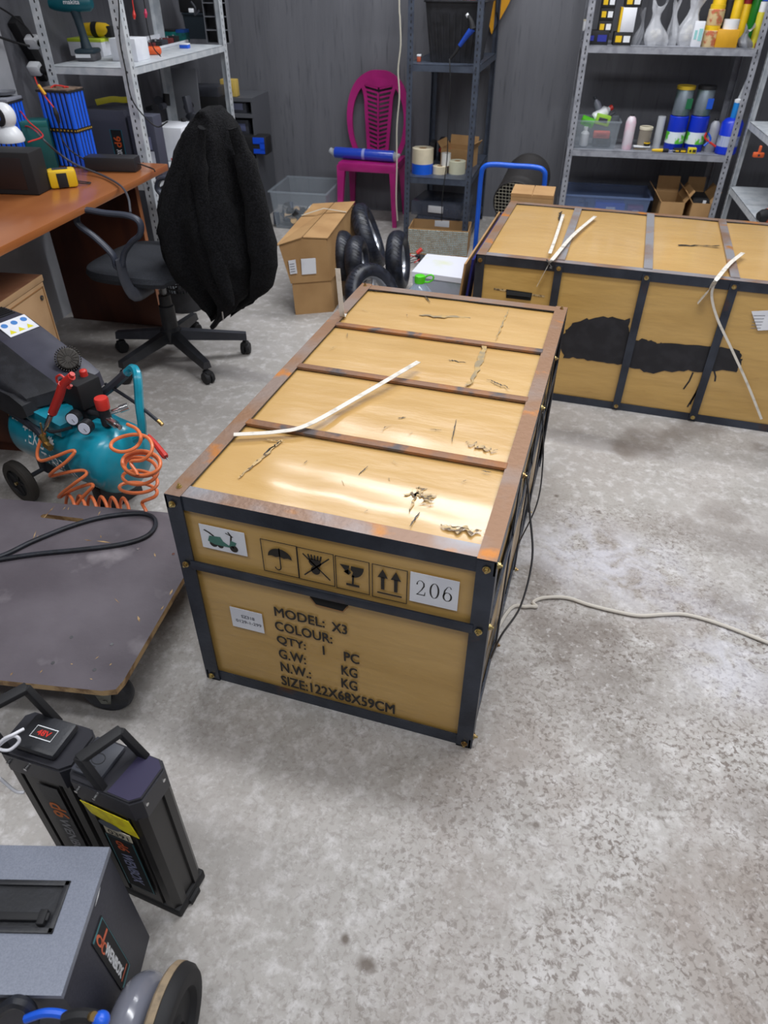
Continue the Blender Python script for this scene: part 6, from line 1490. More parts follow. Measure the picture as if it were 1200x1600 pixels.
def open_carton(name, label, c, rz, w_, d_, h, m=M_card, flaps=True, cat='box', tilt=0.0, inner=M_cardin, outer=None):
    root = thing(name, label, cat, c, rz); t = .004; T = Tm(rot=(tilt, 0, 0)); mb = MB()
    mb.box((-w_/2, -d_/2, 0), (w_/2, d_/2, t), T); mb.box((-w_/2, -d_/2, t), (w_/2, -d_/2+t, h), T); mb.box((-w_/2, d_/2-t, t), (w_/2, d_/2, h), T); mb.box((-w_/2, -d_/2+t, t), (-w_/2+t, d_/2-t, h), T); mb.box((w_/2-t, -d_/2+t, t), (w_/2, d_/2-t, h), T)
    mb.build('body', m, root, auto=False)
    if flaps:
        for (p, ax, ang) in (((-w_/2, 0, h), 'y', -38), ((w_/2, 0, h), 'y', 32), ((0, d_/2, h), 'x', -12)):
            mb = MB(); L_ = h*.42
            TT = T @ Matrix.Translation(p) @ Euler((R(ang) if ax == 'x' else 0, R(ang) if ax == 'y' else 0, 0)).to_matrix().to_4x4()
            if ax == 'y': mb.box((-t/2, -d_/2+.003, 0), (t/2, d_/2-.003, L_), TT)
            else: mb.box((-w_/2+.003, -t/2, 0), (w_/2-.003, t/2, L_*1.2), TT)
            mb.build('flap', m, root, auto=False)
    return root
open_carton('open_carton', 'torn brown cardboard box behind the tape rolls on the slate rack', PZ(712, 268, ZN)+EV*.18+Vector((.0, .0, 0)), R(-8), .20, .16, .11)
def build_guns():
    c = RM(.66, -.30, ZN); root = thing('tool_bundle', 'row of black tools with red knobs at the back of the slate rack', 'tools', c, TH)
    for k in range(5):
        mb = MB(); x = -.12+.06*k; mb.box((x-.018, -.03, 0), (x+.018, .08, .11+.02*((k*3) % 2)), bev=.006); b = mb.build('tool_body', M_blackm, root)
        mb = MB(); mb.cyl((x, -.03, .07), (x, -.048, .07), .013); mb.build('red_knob', M_red, b)
build_guns()
def org_tray(label, c, rz, w_, d_, h):
    root = thing('organizer_tray', label, 'organizer', c, rz); mb = MB(); mb.box((-w_/2, -d_/2, 0), (w_/2, d_/2, h), bev=.004)
    for k in range(1, 5): mb.box((-w_/2+k*w_/5-.001, -d_/2-.001, .004), (-w_/2+k*w_/5+.001, d_/2+.001, h-.004))
    mb.build('body', mat('smoky_clear_plastic', s2l(96, 102, 118), .15, alpha=.62), root)
    mb = MB(); mb.box((-.05, -d_/2-.010, h*.3), (.05, -d_/2, h*.8), bev=.003); mb.build('latch', M_white, root)
    mb = MB(); rs = random.Random(int(c[2]*100))
    for k in range(14): x = rs.uniform(-.45, .42)*w_; y = rs.uniform(-.45, .4)*d_; mb.box((x, y, .003), (x+.02, y+.02, .003+h*.4))
    mb.build('fittings', M_dgray, root); root.children[-1]['kind'] = 'stuff'
org_tray('smoky clear organizer lying lowest under the slate rack shelf', (-.29, 3.86, .091), R(6), .33, .30, .085)
org_tray('smoky clear organizer lying topmost of the two under the tapes', (-.31, 3.85, .178), R(-3), .34, .30, .085)
# yellow panel behind the slate rack
mb = MB(); P = [PV(757, -60, -.06), PV(757, 14, -.06), PV(768, 54, -.06), PV(795, 6, -.06), PV(820, -60, -.06)]; q = [(p.x, p.z) for p in P]
vs = [p for p in P]+[p+EV*.02 for p in P]; n = 5; mb.add(vs, [list(range(n)), list(range(2*n-1, n-1, -1))]+[(i, (i+1) % n, n+(i+1) % n, n+i) for i in range(n)])
solo(mb, 'pointed_panel', pm(214, 150, 20, .45), 'amber yellow pointed panel hanging on the wall behind the slate rack', 'panel')
mb = MB(); mb.tube([PV(777, -20, -.075)+Vector((0, 0, 1.2)), PV(777, -20, -.075), PV(777, 20, -.075), PV(779, 35, -.075), PV(770, 50, -.075)], .003); solo(mb, 'thin_cable', M_blackm, 'black cord hanging over the amber panel', 'cord')
# ================================================================== floor things behind the near crate
def hexa(mb, b4, t4): mb.add([*b4, *t4], [(0, 3, 2, 1), (4, 5, 6, 7), (0, 1, 5, 4), (1, 2, 6, 5), (2, 3, 7, 6), (3, 0, 4, 7)])
def build_cartons():
    A, B = PZ(462, 492, 0), PZ(522, 487, 0); f = (B-A); u = f.normalized(); v = Vector((-.12, 1, 0)).normalized(); ln = .62
    zs = HT(A, 448, 438); B2 = A+u*.205
    root = thing('carton', 'lower brown carton of the stack of two behind the office chair', 'box', A); L = lambda p: p-A
    b4 = [L(A), L(B2), L(B2+v*ln), L(A+v*ln)]; up = Vector((0, 0, .165)); sh = Vector((-.012, .01, 0))
    mb = MB(); hexa(mb, b4, [p+up+sh for p in b4]); mb.build('body', M_card, root, auto=False)
    T = frame_T(L(A)+sh*.5+Vector((0, 0, 0))-v*.0015, u, (sh+up)); 
    mb = MB(); mb.box((.055, .03, -.0005), (.120, .105, .0008), T); mb.use(1); mb.box((.125, .0, -.0005), (.135, .165, .0006), T); mb.build('shipping_label', [M_paper, mat('clear_tape', s2l(190, 184, 170), .3)], root)
    A2 = A+Vector((-.014, -.0, .168)); h = .205; C = [A2, A2+u*.215, A2+u*.225+v*ln, A2+v*ln]
    root = thing('carton', 'upper brown carton with bulging taped top, stacked behind the office chair', 'box', A2); L = lambda p: p-A2
    b4 = [L(p) for p in C]; t4 = [p+Vector((-.02, -.01, h)) for p in b4]; t4[0] += Vector((-.02, -.01, -.01)); t4[1] += Vector((.005, 0, .01))
    ml = (t4[0]+t4[1])/2+Vector((0, 0, .022)); mr = (t4[3]+t4[2])/2+Vector((0, 0, .03))
    t4[2] += Vector((0, 0, .03)); t4[3] += Vector((0, 0, .03))
    mb = MB(); mb.add([*b4, *t4, ml, mr], [(0, 3, 2, 1), (0, 1, 5, 8, 4), (1, 2, 6, 5), (2, 3, 7, 9, 6), (3, 0, 4, 7)]); mb.build('body', M_card, root, auto=False)
    for (a, b, c, d) in ((4, 8, 9, 7), (8, 5, 6, 9)):
        P = [*b4, *t4, ml, mr]; q = [P[a], P[b], P[c], P[d]]; cc = sum(q, Vector())/4; q = [cc+(p-cc)*1.0 for p in q]; q = [p+Vector((0, 0, .002)) for p in q]
        if a == 4: q = [q[0]-u*.012-v*.012, q[1]-v*.01-u*.002, q[2]-u*.002, q[3]-u*.012]
        else: q = [q[0]+u*.003-v*.006, q[1]+u*.008-v*.006, q[2]+u*.008, q[3]+u*.003]
        mb = MB(); hexa(mb, q, [p+Vector((0, 0, .004)) for p in q]); mb.build('flap', M_card, root, auto=False)
    T = frame_T(b4[0]-v*.004+Vector((-.01, -.008, 0)), u, t4[0]-b4[0]+Vector((.01, 0, 0)))
    mb = MB(); mb.box((.075, .045, -.002), (.150, .125, .0012), T); mb.box((.018, .05, -.002), (.055, .12, .0012), T @ Tm(rot=(0, 0, R(4)))); mb.use(1)
    for k in range(4): mb.box((.022, .060+k*.013, .0012), (.046, .064+k*.013, .0018), T @ Tm(rot=(0, 0, R(4))))
    mb.build('shipping_label', [M_paper, M_graypaint], root)
    mb = MB(); a = (t4[0]*.35+t4[3]*.65)+Vector((-.01, 0, .012)); c = (t4[1]*.35+t4[2]*.65)+Vector((.008, 0, .012)); m_ = (a+c)/2+Vector((0, 0, .028)); mb.tube([a, m_, c], .004, flat=(.008, .001), sub=1); mb.build('tape', mat('clear_tape', s2l(190, 184, 170), .3), root)
build_cartons()
def build_tyre(label, c, axis, R_=.135, w_=.038, rim=True, spoke=True):
    root = thing('scooter_wheel', label, 'wheel', c, 0, None); ax = Vector(axis).normalized(); T = ax.to_track_quat('Z', 'Y').to_matrix().to_4x4()
    mb = MB(); prof = []; n = 18
    for k in range(n+1):
        a = R(-150+300*k/n); prof.append((R_-w_*.82+w_*.82*math.cos(a), w_*math.sin(a)))
    prof.append(prof[0]); mb.lathe(prof, T, 64, cap=False)
    # chevron tread
    for k in range(44):
        a = 2*math.pi*k/44
        for s in (-1, 1):
            vs = []
            for (t, o) in ((8, 0), (30, .045), (52, .07)):
                aa = a+o*1.6
                for dd in (-.018, .018):
                    rr = R_-w_*.82+(w_*.82+.0022)*math.cos(R(t)); vs.append((rr*math.cos(aa+dd), rr*math.sin(aa+dd), s*(w_+.0022)*math.sin(R(t))))
            mb.add(vs, [(0, 1, 3, 2), (2, 3, 5, 4)], T)
    mb.build('tyre', M_tire, root)
    mb = MB(); ri = R_-w_*1.55; mb.lathe([(ri+.012, -w_*.55), (ri, -w_*.5), (ri-.006, -.01), (ri-.006, .01), (ri, w_*.5), (ri+.012, w_*.55)], T, 48, cap=False)
    mb.lathe([(.0001, -.022), (.022, -.022), (.024, .022), (.0001, .022)], T, 20, cap=False)
    for k in range(6):
        T2 = T @ Tm(rot=(0, 0, R(60*k))); mb.box((.018, -.010, -.008), (ri, .010, .008), T2, bev=.003)
    mb.build('rim', mat('silver_rim', s2l(176, 180, 188), .3, .7), root)
    return root
def tyre_at(label, px, py, y, axis, R_=.135, w_=.038):
    c = PY(px, py, y); return build_tyre(label, c, axis, R_, w_)
tyre_at('tyred wheel leaning tall at the back of the wheel heap, edge towards the camera', 576, 370, 3.02, (.89, .25, .36), .190, .050)
tyre_at('tyred wheel leaning against the carton, tread facing the camera', 537, 400, 2.66, (.96, .20, .10), .132, .048)
tyre_at('dark tyred wheel in the middle of the heap between its neighbours', 558, 408, 2.62, (.93, .12, .10), .130, .048)
tyre_at('front tyred wheel of the heap showing its silver spoked rim', 582, 462, 2.40, (.74, -.42, .48), .166, .048)
tyre_at('tyred wheel standing alone at the right of the heap with a bright rim edge', 622, 408, 2.76, (.96, .10, .10), .160, .046)
# white box, bottle, bubble wrapped carton
def build_whitebox():
    z = .25; P = [PZ(*p, z) for p in ((645, 424), (738, 437), (742, 404), (668, 397))]; o = Vector((P[0].x, P[0].y, 0)); root = thing('plastic_box', 'translucent white plastic box beside the left end of the far crate', 'box', o)
    T_ = [p-o for p in P]; B_ = [Vector((p.x*.97+.005, p.y*.97+.005, 0)) for p in T_]; T_ = [Vector((p.x, p.y, z-.025)) for p in T_]
    mb = MB(); hexa(mb, B_, T_); mb.build('body', mat('frosted_plastic', s2l(176, 182, 196), .4, alpha=.85, col2=s2l(150, 164, 170), sc=9), root, auto=False)
    mb = MB(); q = [p+Vector((0, 0, .0)) for p in T_]; c = sum(q, Vector())/4; q = [c+(p-c)*1.03 for p in q]; hexa(mb, q, [p+Vector((0, 0, .025)) for p in q]); mb.build('lid', mat('white_paper_lid', s2l(224, 226, 236), .4, col2=s2l(216, 220, 190), sc=7, lo=.5, hi=.7), root, auto=False)
build_whitebox()
def build_bottle():
    c = PZ(656, 440, .30); c = Vector((c.x, c.y, 0)); h = HT(c, 659, 430); root = thing('water_bottle', 'large clear water bottle with a green cap and handle behind the near crate', 'bottle', c)
    mb = MB(); mb.lathe([(.068, 0), (.075, .01), (.075, .10), (.071, .12), (.075, .14), (.075, h-.12), (.060, h-.08), (.030, h-.045), (.020, h-.035), (.020, h-.02)], None, 32); mb.build('body', mat('clear_bottle', s2l(170, 190, 215), .1, alpha=.45), root)
    mb = MB(); mb.lathe([(.024, h-.035), (.024, h-.002), (.020, h)], None, 24); 
    for k in range(20): mb.box((.0235, -.001, h-.033), (.0255, .001, h-.006), Tm(rot=(0, 0, R(18*k))))
    mb.build('cap', pm(90, 214, 40, .35), root)
    mb = MB(); mb.tube([(.02, 0, h-.03), (.045, .0, h-.028), (.065, .0, h-.010), (.060, 0, h+.006), (.040, 0, h+.003), (.020, 0, h-.012)], .004); mb.build('handle', pm(90, 214, 40, .35), root)
build_bottle()
bl = PZ(634, 396, 0); br = PZ(726, 402, 0); wv = (br-bl)
r = open_carton('bubble_wrapped_carton', 'open cardboard carton wrapped in grey-green bubble film by the slate rack', (bl+br)/2+Vector((.0, .11, 0)), math.atan2(wv.y, wv.x), wv.length, .22, .16, flaps=False)
mb = MB(); w_ = wv.length; 
for k in range(34):
    for j in range(13):
        mb.ball((-w_/2+.006+k*(w_-.012)/33, -.1105, .012+j*.0115), .0052, 6, (1, .6, 1))
b = mb.build('bubble_film', mat('bubble_film', s2l(150, 176, 180), .2, col2=s2l(130, 150, 150), sc=40, coat=.6), r); b['kind'] = 'stuff'
clutter('dark_parts', 'dark metal parts on the floor between the wheels and the white box', 'parts', PZ(648, 420, 0.0)+Vector((-.03, .05, 0)), .07, [M_blackm, M_dgray, M_red], 51, 8)
# boards leaning beside the far crate
def leaning(name, label, x, y0, y1, z1, t, m, lean=.10, cat='board'):
    mb = MB(); vs = []
    for (yy, zz) in ((y0, 0), (y1, 0), (y1, z1), (y0, z1)): 
        xx = x-lean*(zz/z1 if z1 else 0)*-1
        vs.append((xx, yy, zz))
    vs2 = [(a-t, b, c) for a, b, c in vs]; mb.add(vs+vs2, [(0, 1, 2, 3), (7, 6, 5, 4), (0, 4, 5, 1), (1, 5, 6, 2), (2, 6, 7, 3), (3, 7, 4, 0)])
    return solo(mb, name, m, label, cat, (x, y0, 0))
leaning('cardboard_sheet', 'brown cardboard sheet leaning nearest the left end of the far crate', .245, 1.98, 2.75, .50, .008, M_card, .045)
leaning('blue_folder', 'thin navy blue sheet between the two leaning cardboard sheets', .215, 2.02, 2.80, .485, .010, pm(20, 30, 110, .4), .045, 'sheet')
leaning('cardboard_sheet', 'brown cardboard sheet leaning outermost, left of the navy sheet', .185, 2.00, 2.85, .47, .008, M_card, .045)
canister('carton', 'brown carton standing behind the far crate under the blue handle', 810, 318, .40, .18, .14, .12, M_card, None, 'box') if False else None
rr_ = thing('carton', 'brown carton standing just behind the far crate under the blue handle', 'box', (.40, 2.73, 0), R(3))
mb = MB(); mb.box((-.10, -.09, 0), (.10, .09, .612), bev=.002); mb.build('body', M_card, rr_)
mb = MB(); mb.box((-.101, -.091, .60), (-.002, .091, .616)); mb.build('flap', M_card, rr_); mb = MB(); mb.box((.002, -.091, .60), (.101, .091, .616)); mb.build('flap', M_card, rr_)
def build_trolley():
    y = 2.98; a = PY(752, 340, y); b = PY(853, 310, y); x0, x1 = PY(752, 275, y).x, PY(852, 275, y).x; zt_ = PY(800, 259, y).z
    root = thing('hand_trolley', 'blue tubular handle of a hand trolley parked behind the far crate', 'trolley', ((x0+x1)/2, y, 0), R(2)); w2 = (x1-x0)/2; r_ = .045
    pts = [(-w2, 0, .12), (-w2, 0, .4), (-w2, 0, zt_-r_*1.4), (-w2+r_*.3, 0, zt_-r_*.3), (-w2+r_*1.4, 0, zt_), (0, 0, zt_), (w2-r_*1.4, 0, zt_), (w2-r_*.3, 0, zt_-r_*.3), (w2, 0, zt_-r_*1.4), (w2, 0, .4), (w2, 0, .12)]
    mb = MB(); mb.tube(pts, .013, sub=5, seg=12); mb.build('handle', pm(24, 92, 210, .3), root)
    mb = MB(); mb.box((-w2-.02, .02, .10), (w2+.02, .42, .12), bev=.004); mb.build('deck', M_dgray, root)
    for sx in (-1, 1):
        for yy in (.08, .36): mb = MB(); mb.cyl((sx*w2-.012, yy, .05), (sx*w2+.012, yy, .05), .05, seg=24); mb.box((sx*w2-.016, yy-.015, .05), (sx*w2+.016, yy+.015, .102)); mb.build('wheel', M_rubber, root)
build_trolley()
def build_fan():
    a = PY(806, 318, 3.50); b = PY(832, 262, 3.90); root = thing('fan_heater', 'black drum fan with a wire grille behind the blue handle', 'fan', (a.x, a.y, 0)); ax = (b-a).normalized(); a = Vector((0, 0, a.z)); b = a+ax*.36
    T = ax.to_track_quat('Z', 'Y').to_matrix().to_4x4(); T.translation = a; rr = .135
    mb = MB(); mb.lathe([(rr*.94, .0), (rr*1.02, -.01), (rr*1.04, .0), (rr, .02), (rr, .05), (rr*1.02, .06), (rr*1.02, .07), (rr, .08), (rr, .30), (rr*1.02, .31), (rr*.96, .345), (rr*.5, .36), (.0001, .36)], T, 48, cap=False); mb.build('drum', mat('dusty_black_metal', s2l(50, 48, 48), .5, .3), root)
    mb = MB(); mb.lathe([(.0001, .05), (rr*.98, .05)], T, 40, cap=False); mb.build('inner_wall', M_blackm, root)
    mb = MB(); n = 13
    for k in range(n):
        t = -1+2*(k+.5)/n; h_ = math.sqrt(max(0, 1-t*t))*rr*.97
        mb.cyl(T @ Vector((t*rr, -h_, -.004)), T @ Vector((t*rr, h_, -.004)), .0013, seg=6); mb.cyl(T @ Vector((-h_, t*rr, -.006)), T @ Vector((h_, t*rr, -.006)), .0013, seg=6)
    g = mb.build('wire_grille', mat('cream_wire', s2l(196, 190, 170), .4), root)
    mb = MB()
    for s in (-1, 1): mb.tube([a+Vector((s*.11, .02, -.08)), Vector((s*.13, .04, .02)), Vector((s*.13, .30, .02)), a+ax*.3+Vector((s*.11, 0, -.08))], .010, sub=3)
    mb.build('stand', M_blackm, root)
build_fan()

# ================================================================== wide grey rack: middle shelf
V0 = -.545
def cbin(): 
    a = PZ(893, 233, ZR); b = PZ(960, 234, ZR); w_ = (b-a).length; h = HT(a, 893, 189)-ZR; root = tapering_bin('parts_box', 'clear plastic box of tubes and cables at the left of the middle shelf', (a+b)/2+EV*.12, TH, w_*1.06, .22, h, M_clear, .92, .005, 'box')
    return (a+b)/2, w_, h
cb, cw, ch_ = cbin()
def inbox(name, label, cat, x, y, z, size, m, rot=(0, 0, 0), kind='box', m2=None):
    c = cb+EU*x+EV*y+Vector((0, 0, z)); root = thing(name, label, cat, c, TH); mb = MB(); T = Tm(rot=rot)
    if kind == 'box': mb.box((-size[0]/2, -size[1]/2, 0), (size[0]/2, size[1]/2, size[2]), T, bev=.006)
    else: mb.lathe([(size[0]*.8, 0), (size[0], .008), (size[0], size[2]*.7), (size[0]*.45, size[2]*.85), (size[0]*.4, size[2])], T, 18)
    mb.build('body', m, root); 
    mb = MB()
    if kind == 'box': mb.box((-size[0]*.3, -size[1]/2-.002, size[2]*.3), (size[0]*.3, size[1]/2+.002, size[2]*.7), T, bev=.001)
    else: mb.lathe([(size[0]*.5, size[2]*.9), (size[0]*.5, size[2]*1.06)], T, 14)
    mb.build('label' if kind == 'box' else 'cap', m2 or M_dgray, root); return root
inbox('white_tube', 'white plastic bottle inside the clear box of tubes', 'bottle', -.06, .05, .01, (.026, 0, .10), M_white, kind='b', m2=M_white)
inbox('red_case', 'dull red case inside the clear box of tubes', 'case', .04, .06, .055, (.10, .04, .04), pm(196, 84, 70, .5), m2=pm(170, 60, 50, .5))
inbox('dark_case', 'dark grey case at the bottom of the clear box of tubes', 'case', .05, .10, .01, (.11, .10, .045), M_dgray, m2=M_blackm)
inbox('green_glove', 'bright green cable bundle on top in the clear box', 'cables', -.06, .09, .12, (.08, .06, .04), pm(90, 190, 40, .5), (.2, .3, 0), m2=pm(60, 150, 30, .5))
inbox('white_bottle', 'white bottle with red print lying on top of the clear box', 'bottle', -.02, .12, .15, (.032, 0, .12), M_white, (0, R(60), .3), 'b', M_red)
inbox('green_case', 'lime green case standing in the clear box', 'case', .03, .10, .12, (.09, .03, .06), pm(150, 200, 60, .5), (0, .2, .1))
inbox('grey_nozzle', 'grey nozzle sticking up from the clear box', 'tool', .03, .14, .16, (.02, 0, .12), pm(130, 132, 146, .4), (0, R(-30), 0), 'b')
inbox('grey_strip', 'long dark strip sticking out of the clear box to the right', 'strip', .06, .12, .15, (.12, .02, .018), M_dgray, (0, R(-35), 0))
M_bluecan = mat('royal_blue_plastic', s2l(18, 52, 196), .35)
M_gband = mat('white_green_band', s2l(220, 230, 236), .5, col2=s2l(90, 190, 50), sc=14, lo=.45, hi=.5)
can('spray_bottle', 'pale pink plastic bottle right of the clear box of tubes', 'bottle', 978, 226, 178, 16, ZR, mat('pale_pink_plastic', s2l(216, 206, 214), .4, col2=s2l(222, 186, 200), sc=16), lidm=M_blackm, shoulder=.22, dv=.03)
can('glass_jar', 'small clear jar with a brownish filling on the middle shelf', 'jar', 1003, 229, 197, 20, ZR, mat('amber_clear', s2l(176, 166, 150), .2, alpha=.55), lidm=M_cream, dv=.03)
r, _, _ = boxy('foil_tube', 'silver flat tube lying at the front of the middle shelf', 'tube', 989, 1014, 227, 217, ZR, .03, M_chrome, lidm=M_white, ht=.028)
can('glass_beaker', 'tall narrow clear glass behind the silver tube', 'glass', 1024, 222, 180, 12, ZR, M_clear2, dv=.08)
can('drill_bit_box', 'small black knob-topped box beside the silver tube', 'box', 1008, 232, 222, 10, ZR, M_blackm, lidm=M_yellow)
for (xc, lid, lab1, lab2) in ((1050, pm(190, 160, 40, .4), 'left royal blue can with a white and green band', 'grey can with a yellow lid stacked on the left blue can'), (1081, M_blackm, 'right royal blue can with a white and green band', 'grey can with a black lid stacked on the right blue can')):
    rt, rr_, hh = can('paint_can', lab1, 'can', xc, 219, 179, 29, ZR, M_bluecan, bandm=M_gband, dv=.07)
    c = rt.location.copy(); c.z = ZR+hh; rt2 = thing('paint_can', lab2, 'can', c, TH); h2 = .155
    mb = MB(); mb.lathe([(rr_*.85, 0), (rr_*.9, .003), (rr_*.9, h2*.94), (rr_*.86, h2*.96)], None, 28); mb.build('body', mat('tin_grey', s2l(120, 130, 140), .35, .4, col2=s2l(90, 110, 110), sc=14), rt2)
    mb = MB(); mb.lathe([(rr_*.95, h2*.88), (rr_*.96, h2), (rr_*.9, h2*.99), (.0001, h2*.985)], None, 28, cap=False); mb.build('lid', lid, rt2)
    mb = MB(); mb.box((-.004, -rr_*.93, h2*.25), (rr_*.6, -rr_*.86, h2*.6), Tm(rot=(0, 0, R(18)))); mb.build('label', M_blue if lid is M_blackm else pm(30, 110, 70, .5), rt2)
def build_screwdriver():
    a = SP(1018, ZR, V0+.02)+Vector((0, 0, .011)); b = SP(1048, ZR, V0+.03)+Vector((0, 0, .012)); root = thing('screwdriver', 'yellow and black screwdriver lying along the shelf front below the blue cans', 'tool', a); d = b-a
    mb = MB(); mb.tube([d*0, d*.3, d*.6], .01, radii=[.007, .009, .010], sub=2); mb.build('grip', M_yellow, root); mb = MB(); mb.cyl(d*.55, d*.85, .011); mb.build('grip_end', M_blackm, root); mb = MB(); mb.cyl(d*.8, d*1.3, .003); mb.build('shaft', M_chrome, root)
build_screwdriver()
boxy('black_tool', 'flat black tool with yellow button under the right blue can', 'tool', 1052, 1072, 226, 217, ZR, .04, M_blackm, tagm=M_yellow, ht=.022)
boxy('tape_measure', 'small yellow tape measure on the front of the middle shelf', 'tool', 1074, 1087, 227, 218, ZR, .03, pm(220, 200, 30, .4), tagm=M_blackm, ht=.032, dv=-.01)
can('grease_bottle', 'grey bottle with a black cap left of the red pliers', 'bottle', 1107, 222, 184, 17, ZR, mat('silver_grey_plastic', s2l(150, 152, 158), .4), lidm=M_blackm, shoulder=.3, dv=.06)
def build_pliers():
    z = lambda x, y: PV(x, y, V0+.03); o = z(1108, 226); root = thing('pliers', 'red and blue handled pliers standing in front of the grey bottle', 'pliers', o); L = lambda x, y: z(x, y)-o
    mb = MB(); mb.tube([L(1104, 207), L(1102, 216), L(1118, 229)], .006); mb.build('handle', M_red, root); mb = MB(); mb.tube([L(1106, 207), L(1110, 218), L(1100, 228)], .006); mb.build('handle', M_blue, root)
    mb = MB(); mb.tube([L(1105, 208), L(1108, 200), L(1110, 192)], .006, radii=[.008, .006, .003], sub=2); mb.build('jaws', M_dgray, root)
build_pliers()
rt, rr_, hh = can('windscreen_bottle', 'big royal blue bottle with a pale label at the right end of the middle shelf', 'bottle', 1132, 231, 180, 33, ZR, M_bluecan, bandm=mat('pale_grey_band', s2l(170, 180, 205), .5, col2=s2l(60, 70, 110), sc=12), shoulder=.18, dv=.02)
def build_cartridge():
    c = rt.location+Vector((0, 0, hh*.93)); root = thing('sealant_cartridge', 'light blue sealant cartridge with a long nozzle standing on the blue bottle', 'cartridge', c, TH)
    mb = MB(); mb.lathe([(.023, 0), (.024, .004), (.024, .085), (.018, .09)], None, 24); mb.build('body', pm(40, 140, 220, .35), root); mb = MB(); mb.lathe([(.024, .083), (.024, .098), (.010, .104)], None, 24); mb.build('collar', M_white, root)
    mb = MB(); mb.cyl((0, 0, .10), (.012, 0, .215), .011, .003, 12); mb.build('nozzle', M_clear2, root)
build_cartridge()
# upper shelf
boxy('filter_carton', 'dark carton with blue lettering at the bottom of the black stack', 'box', 911, 949, 63, 48, ZR1, .12, M_blackm, tagm=pm(40, 50, 150, .5))
def stackbox(label, x, z0, w_, d_, h, m=M_blackm, m2=M_yellow, v=.0):
    c = SP(x, ZR1, V0+.03+v)+EV*(d_/2); c.z = z0; root = thing('bearing_carton', label, 'box', c, TH, None); mb = MB(); mb.box((-w_/2, -d_/2, 0), (w_/2, d_/2, h), bev=.002); mb.build('body', m, root)
    mb = MB(); mb.box((.004, -d_/2-.001, h*.25), (w_*.4, -d_/2+.001, h*.75)); mb.use(1); mb.box((-w_*.4, -d_/2-.001, h*.25), (-.006, -d_/2+.001, h*.75)); mb.build('print', [M_white, m2], root); return root
zb = ZR1+.058
for k, nm in enumerate(('lowest', 'second', 'third', 'highest visible')): stackbox('black carton with gold and white print, %s above the dark blue-lettered carton' % nm, 941, zb+.0585*k, .076, .10, .057, v=.01)
stackbox('black and white carton standing on the front right of the black stack', 971, ZR1, .10, .12, .062, v=-.0)
c = SP(973, ZR1, V0+.03)+EV*.06; rt_ = thing('white_carton', 'white carton with a yellow side standing on the black and white carton', 'box', (c.x, c.y, ZR1+.063), TH)
mb = MB(); mb.box((-.03, -.05, 0), (.045, .05, .115), bev=.002); mb.build('body', M_paper, rt_); mb = MB(); mb.box((-.042, -.05, 0), (-.0305, .05, .115)); mb.build('side', M_yellow, rt_)
stackbox('black carton with gold and white print on top of the white carton', 978, ZR1+.18, .09, .10, .05, v=.01)
can('light_bulb_box', 'small white and grey cylinder beside the left post on the upper shelf', 'container', 917, 48, 30, 14, ZR1+.06, M_white, lidm=M_cream, dv=.0)
bpy.data.objects['light_bulb_box'].location.z = ZR1+.0585
def bag(label, x0, x1, yb, yt, seed, m=None, v=.05, name='plastic_bag'):
    a = SP(x0, ZR1, V0+.05+v); b = SP(x1, ZR1, V0+.05+v); w_ = (b-a).length/2; c = (a+b)/2; h = HT(c, (x0+x1)/2, yt)-ZR1; rs = random.Random(seed); root = thing(name, label, 'bag', c, TH)
    n = 26; vs = []; rows = 9; ph = [rs.uniform(0, 6) for _ in range(6)]
    for i in range(rows):
        t = i/(rows-1); s = (1.0, 1.12, 1.08, .9, .62, .42, .38, .55, .7)[i]
        for j in range(n):
            a_ = 2*math.pi*j/n; f = s*(1+.14*math.sin(3*a_+ph[0]+3*t)+.10*math.sin(5*a_+ph[1]-4*t)+.06*math.sin(9*a_+ph[2]))
            vs.append((w_*f*math.cos(a_)+.012*math.sin(4*t+ph[3]), min(w_, .06)*f*math.sin(a_), h*t+(.02*math.sin(2*a_+ph[4]) if i == rows-1 else 0)))
    fs = [(i*n+j, i*n+(j+1) % n, (i+1)*n+(j+1) % n, (i+1)*n+j) for i in range(rows-1) for j in range(n)]+[list(range(n))]
    mb = MB(); mb.add(vs, fs); o = mb.build('film', m or mat('milky_film', s2l(206, 208, 214), .25, alpha=.62, bump=.5, bsc=30), root)
    mb = MB(); 
    for k in range(4): mb.ball((rs.uniform(-.4, .4)*w_, 0, .02+rs.uniform(0, .3)*h), w_*.3, 10)
    mb.build('contents', M_cream if seed % 2 else M_dgray, root); return root
bag('knotted white plastic bag right of the black carton stack', 1005, 1036, 64, 4, 61)
bag('small crumpled clear bag leaning beside the knotted white bag', 1038, 1056, 62, 0, 62, v=.12)
bag('large hanging clear bag in the middle of the upper shelf', 1058, 1094, 60, -8, 63, v=.10)
bag('narrow grey tube-shaped bag between the cartons and the knotted bag', 988, 1001, 62, 18, 64, mat('grey_film', s2l(140, 142, 148), .3, alpha=.8), v=.05)
boxy('blister_pack', 'teal and white blister pack standing left of the yellow-lidded jars', 'pack', 1078, 1094, 62, 33, ZR1, .03, M_paper, tagm=pm(150, 206, 206, .5))
def jar(label, x, v, z0, h, r, m, lid, name='jar', cat='jar'):
    c = SP(x, ZR1, V0+.03+v); c.z = z0; root = thing(name, label, cat, c, TH); mb = MB(); mb.lathe([(r*.96, 0), (r, .004), (r, h*.76), (r*.8, h*.82)], None, 24); mb.build('body', m, root); mb = MB(); mb.lathe([(r*.92, h*.78), (r*.92, h), (.0001, h)], None, 24, cap=False); mb.build('lid', lid, root)
M_spice = mat('mixed_label', s2l(210, 186, 140), .4, col2=s2l(196, 110, 80), sc=30, lo=.5, hi=.6, col3=s2l(110, 150, 60), sc3=34)
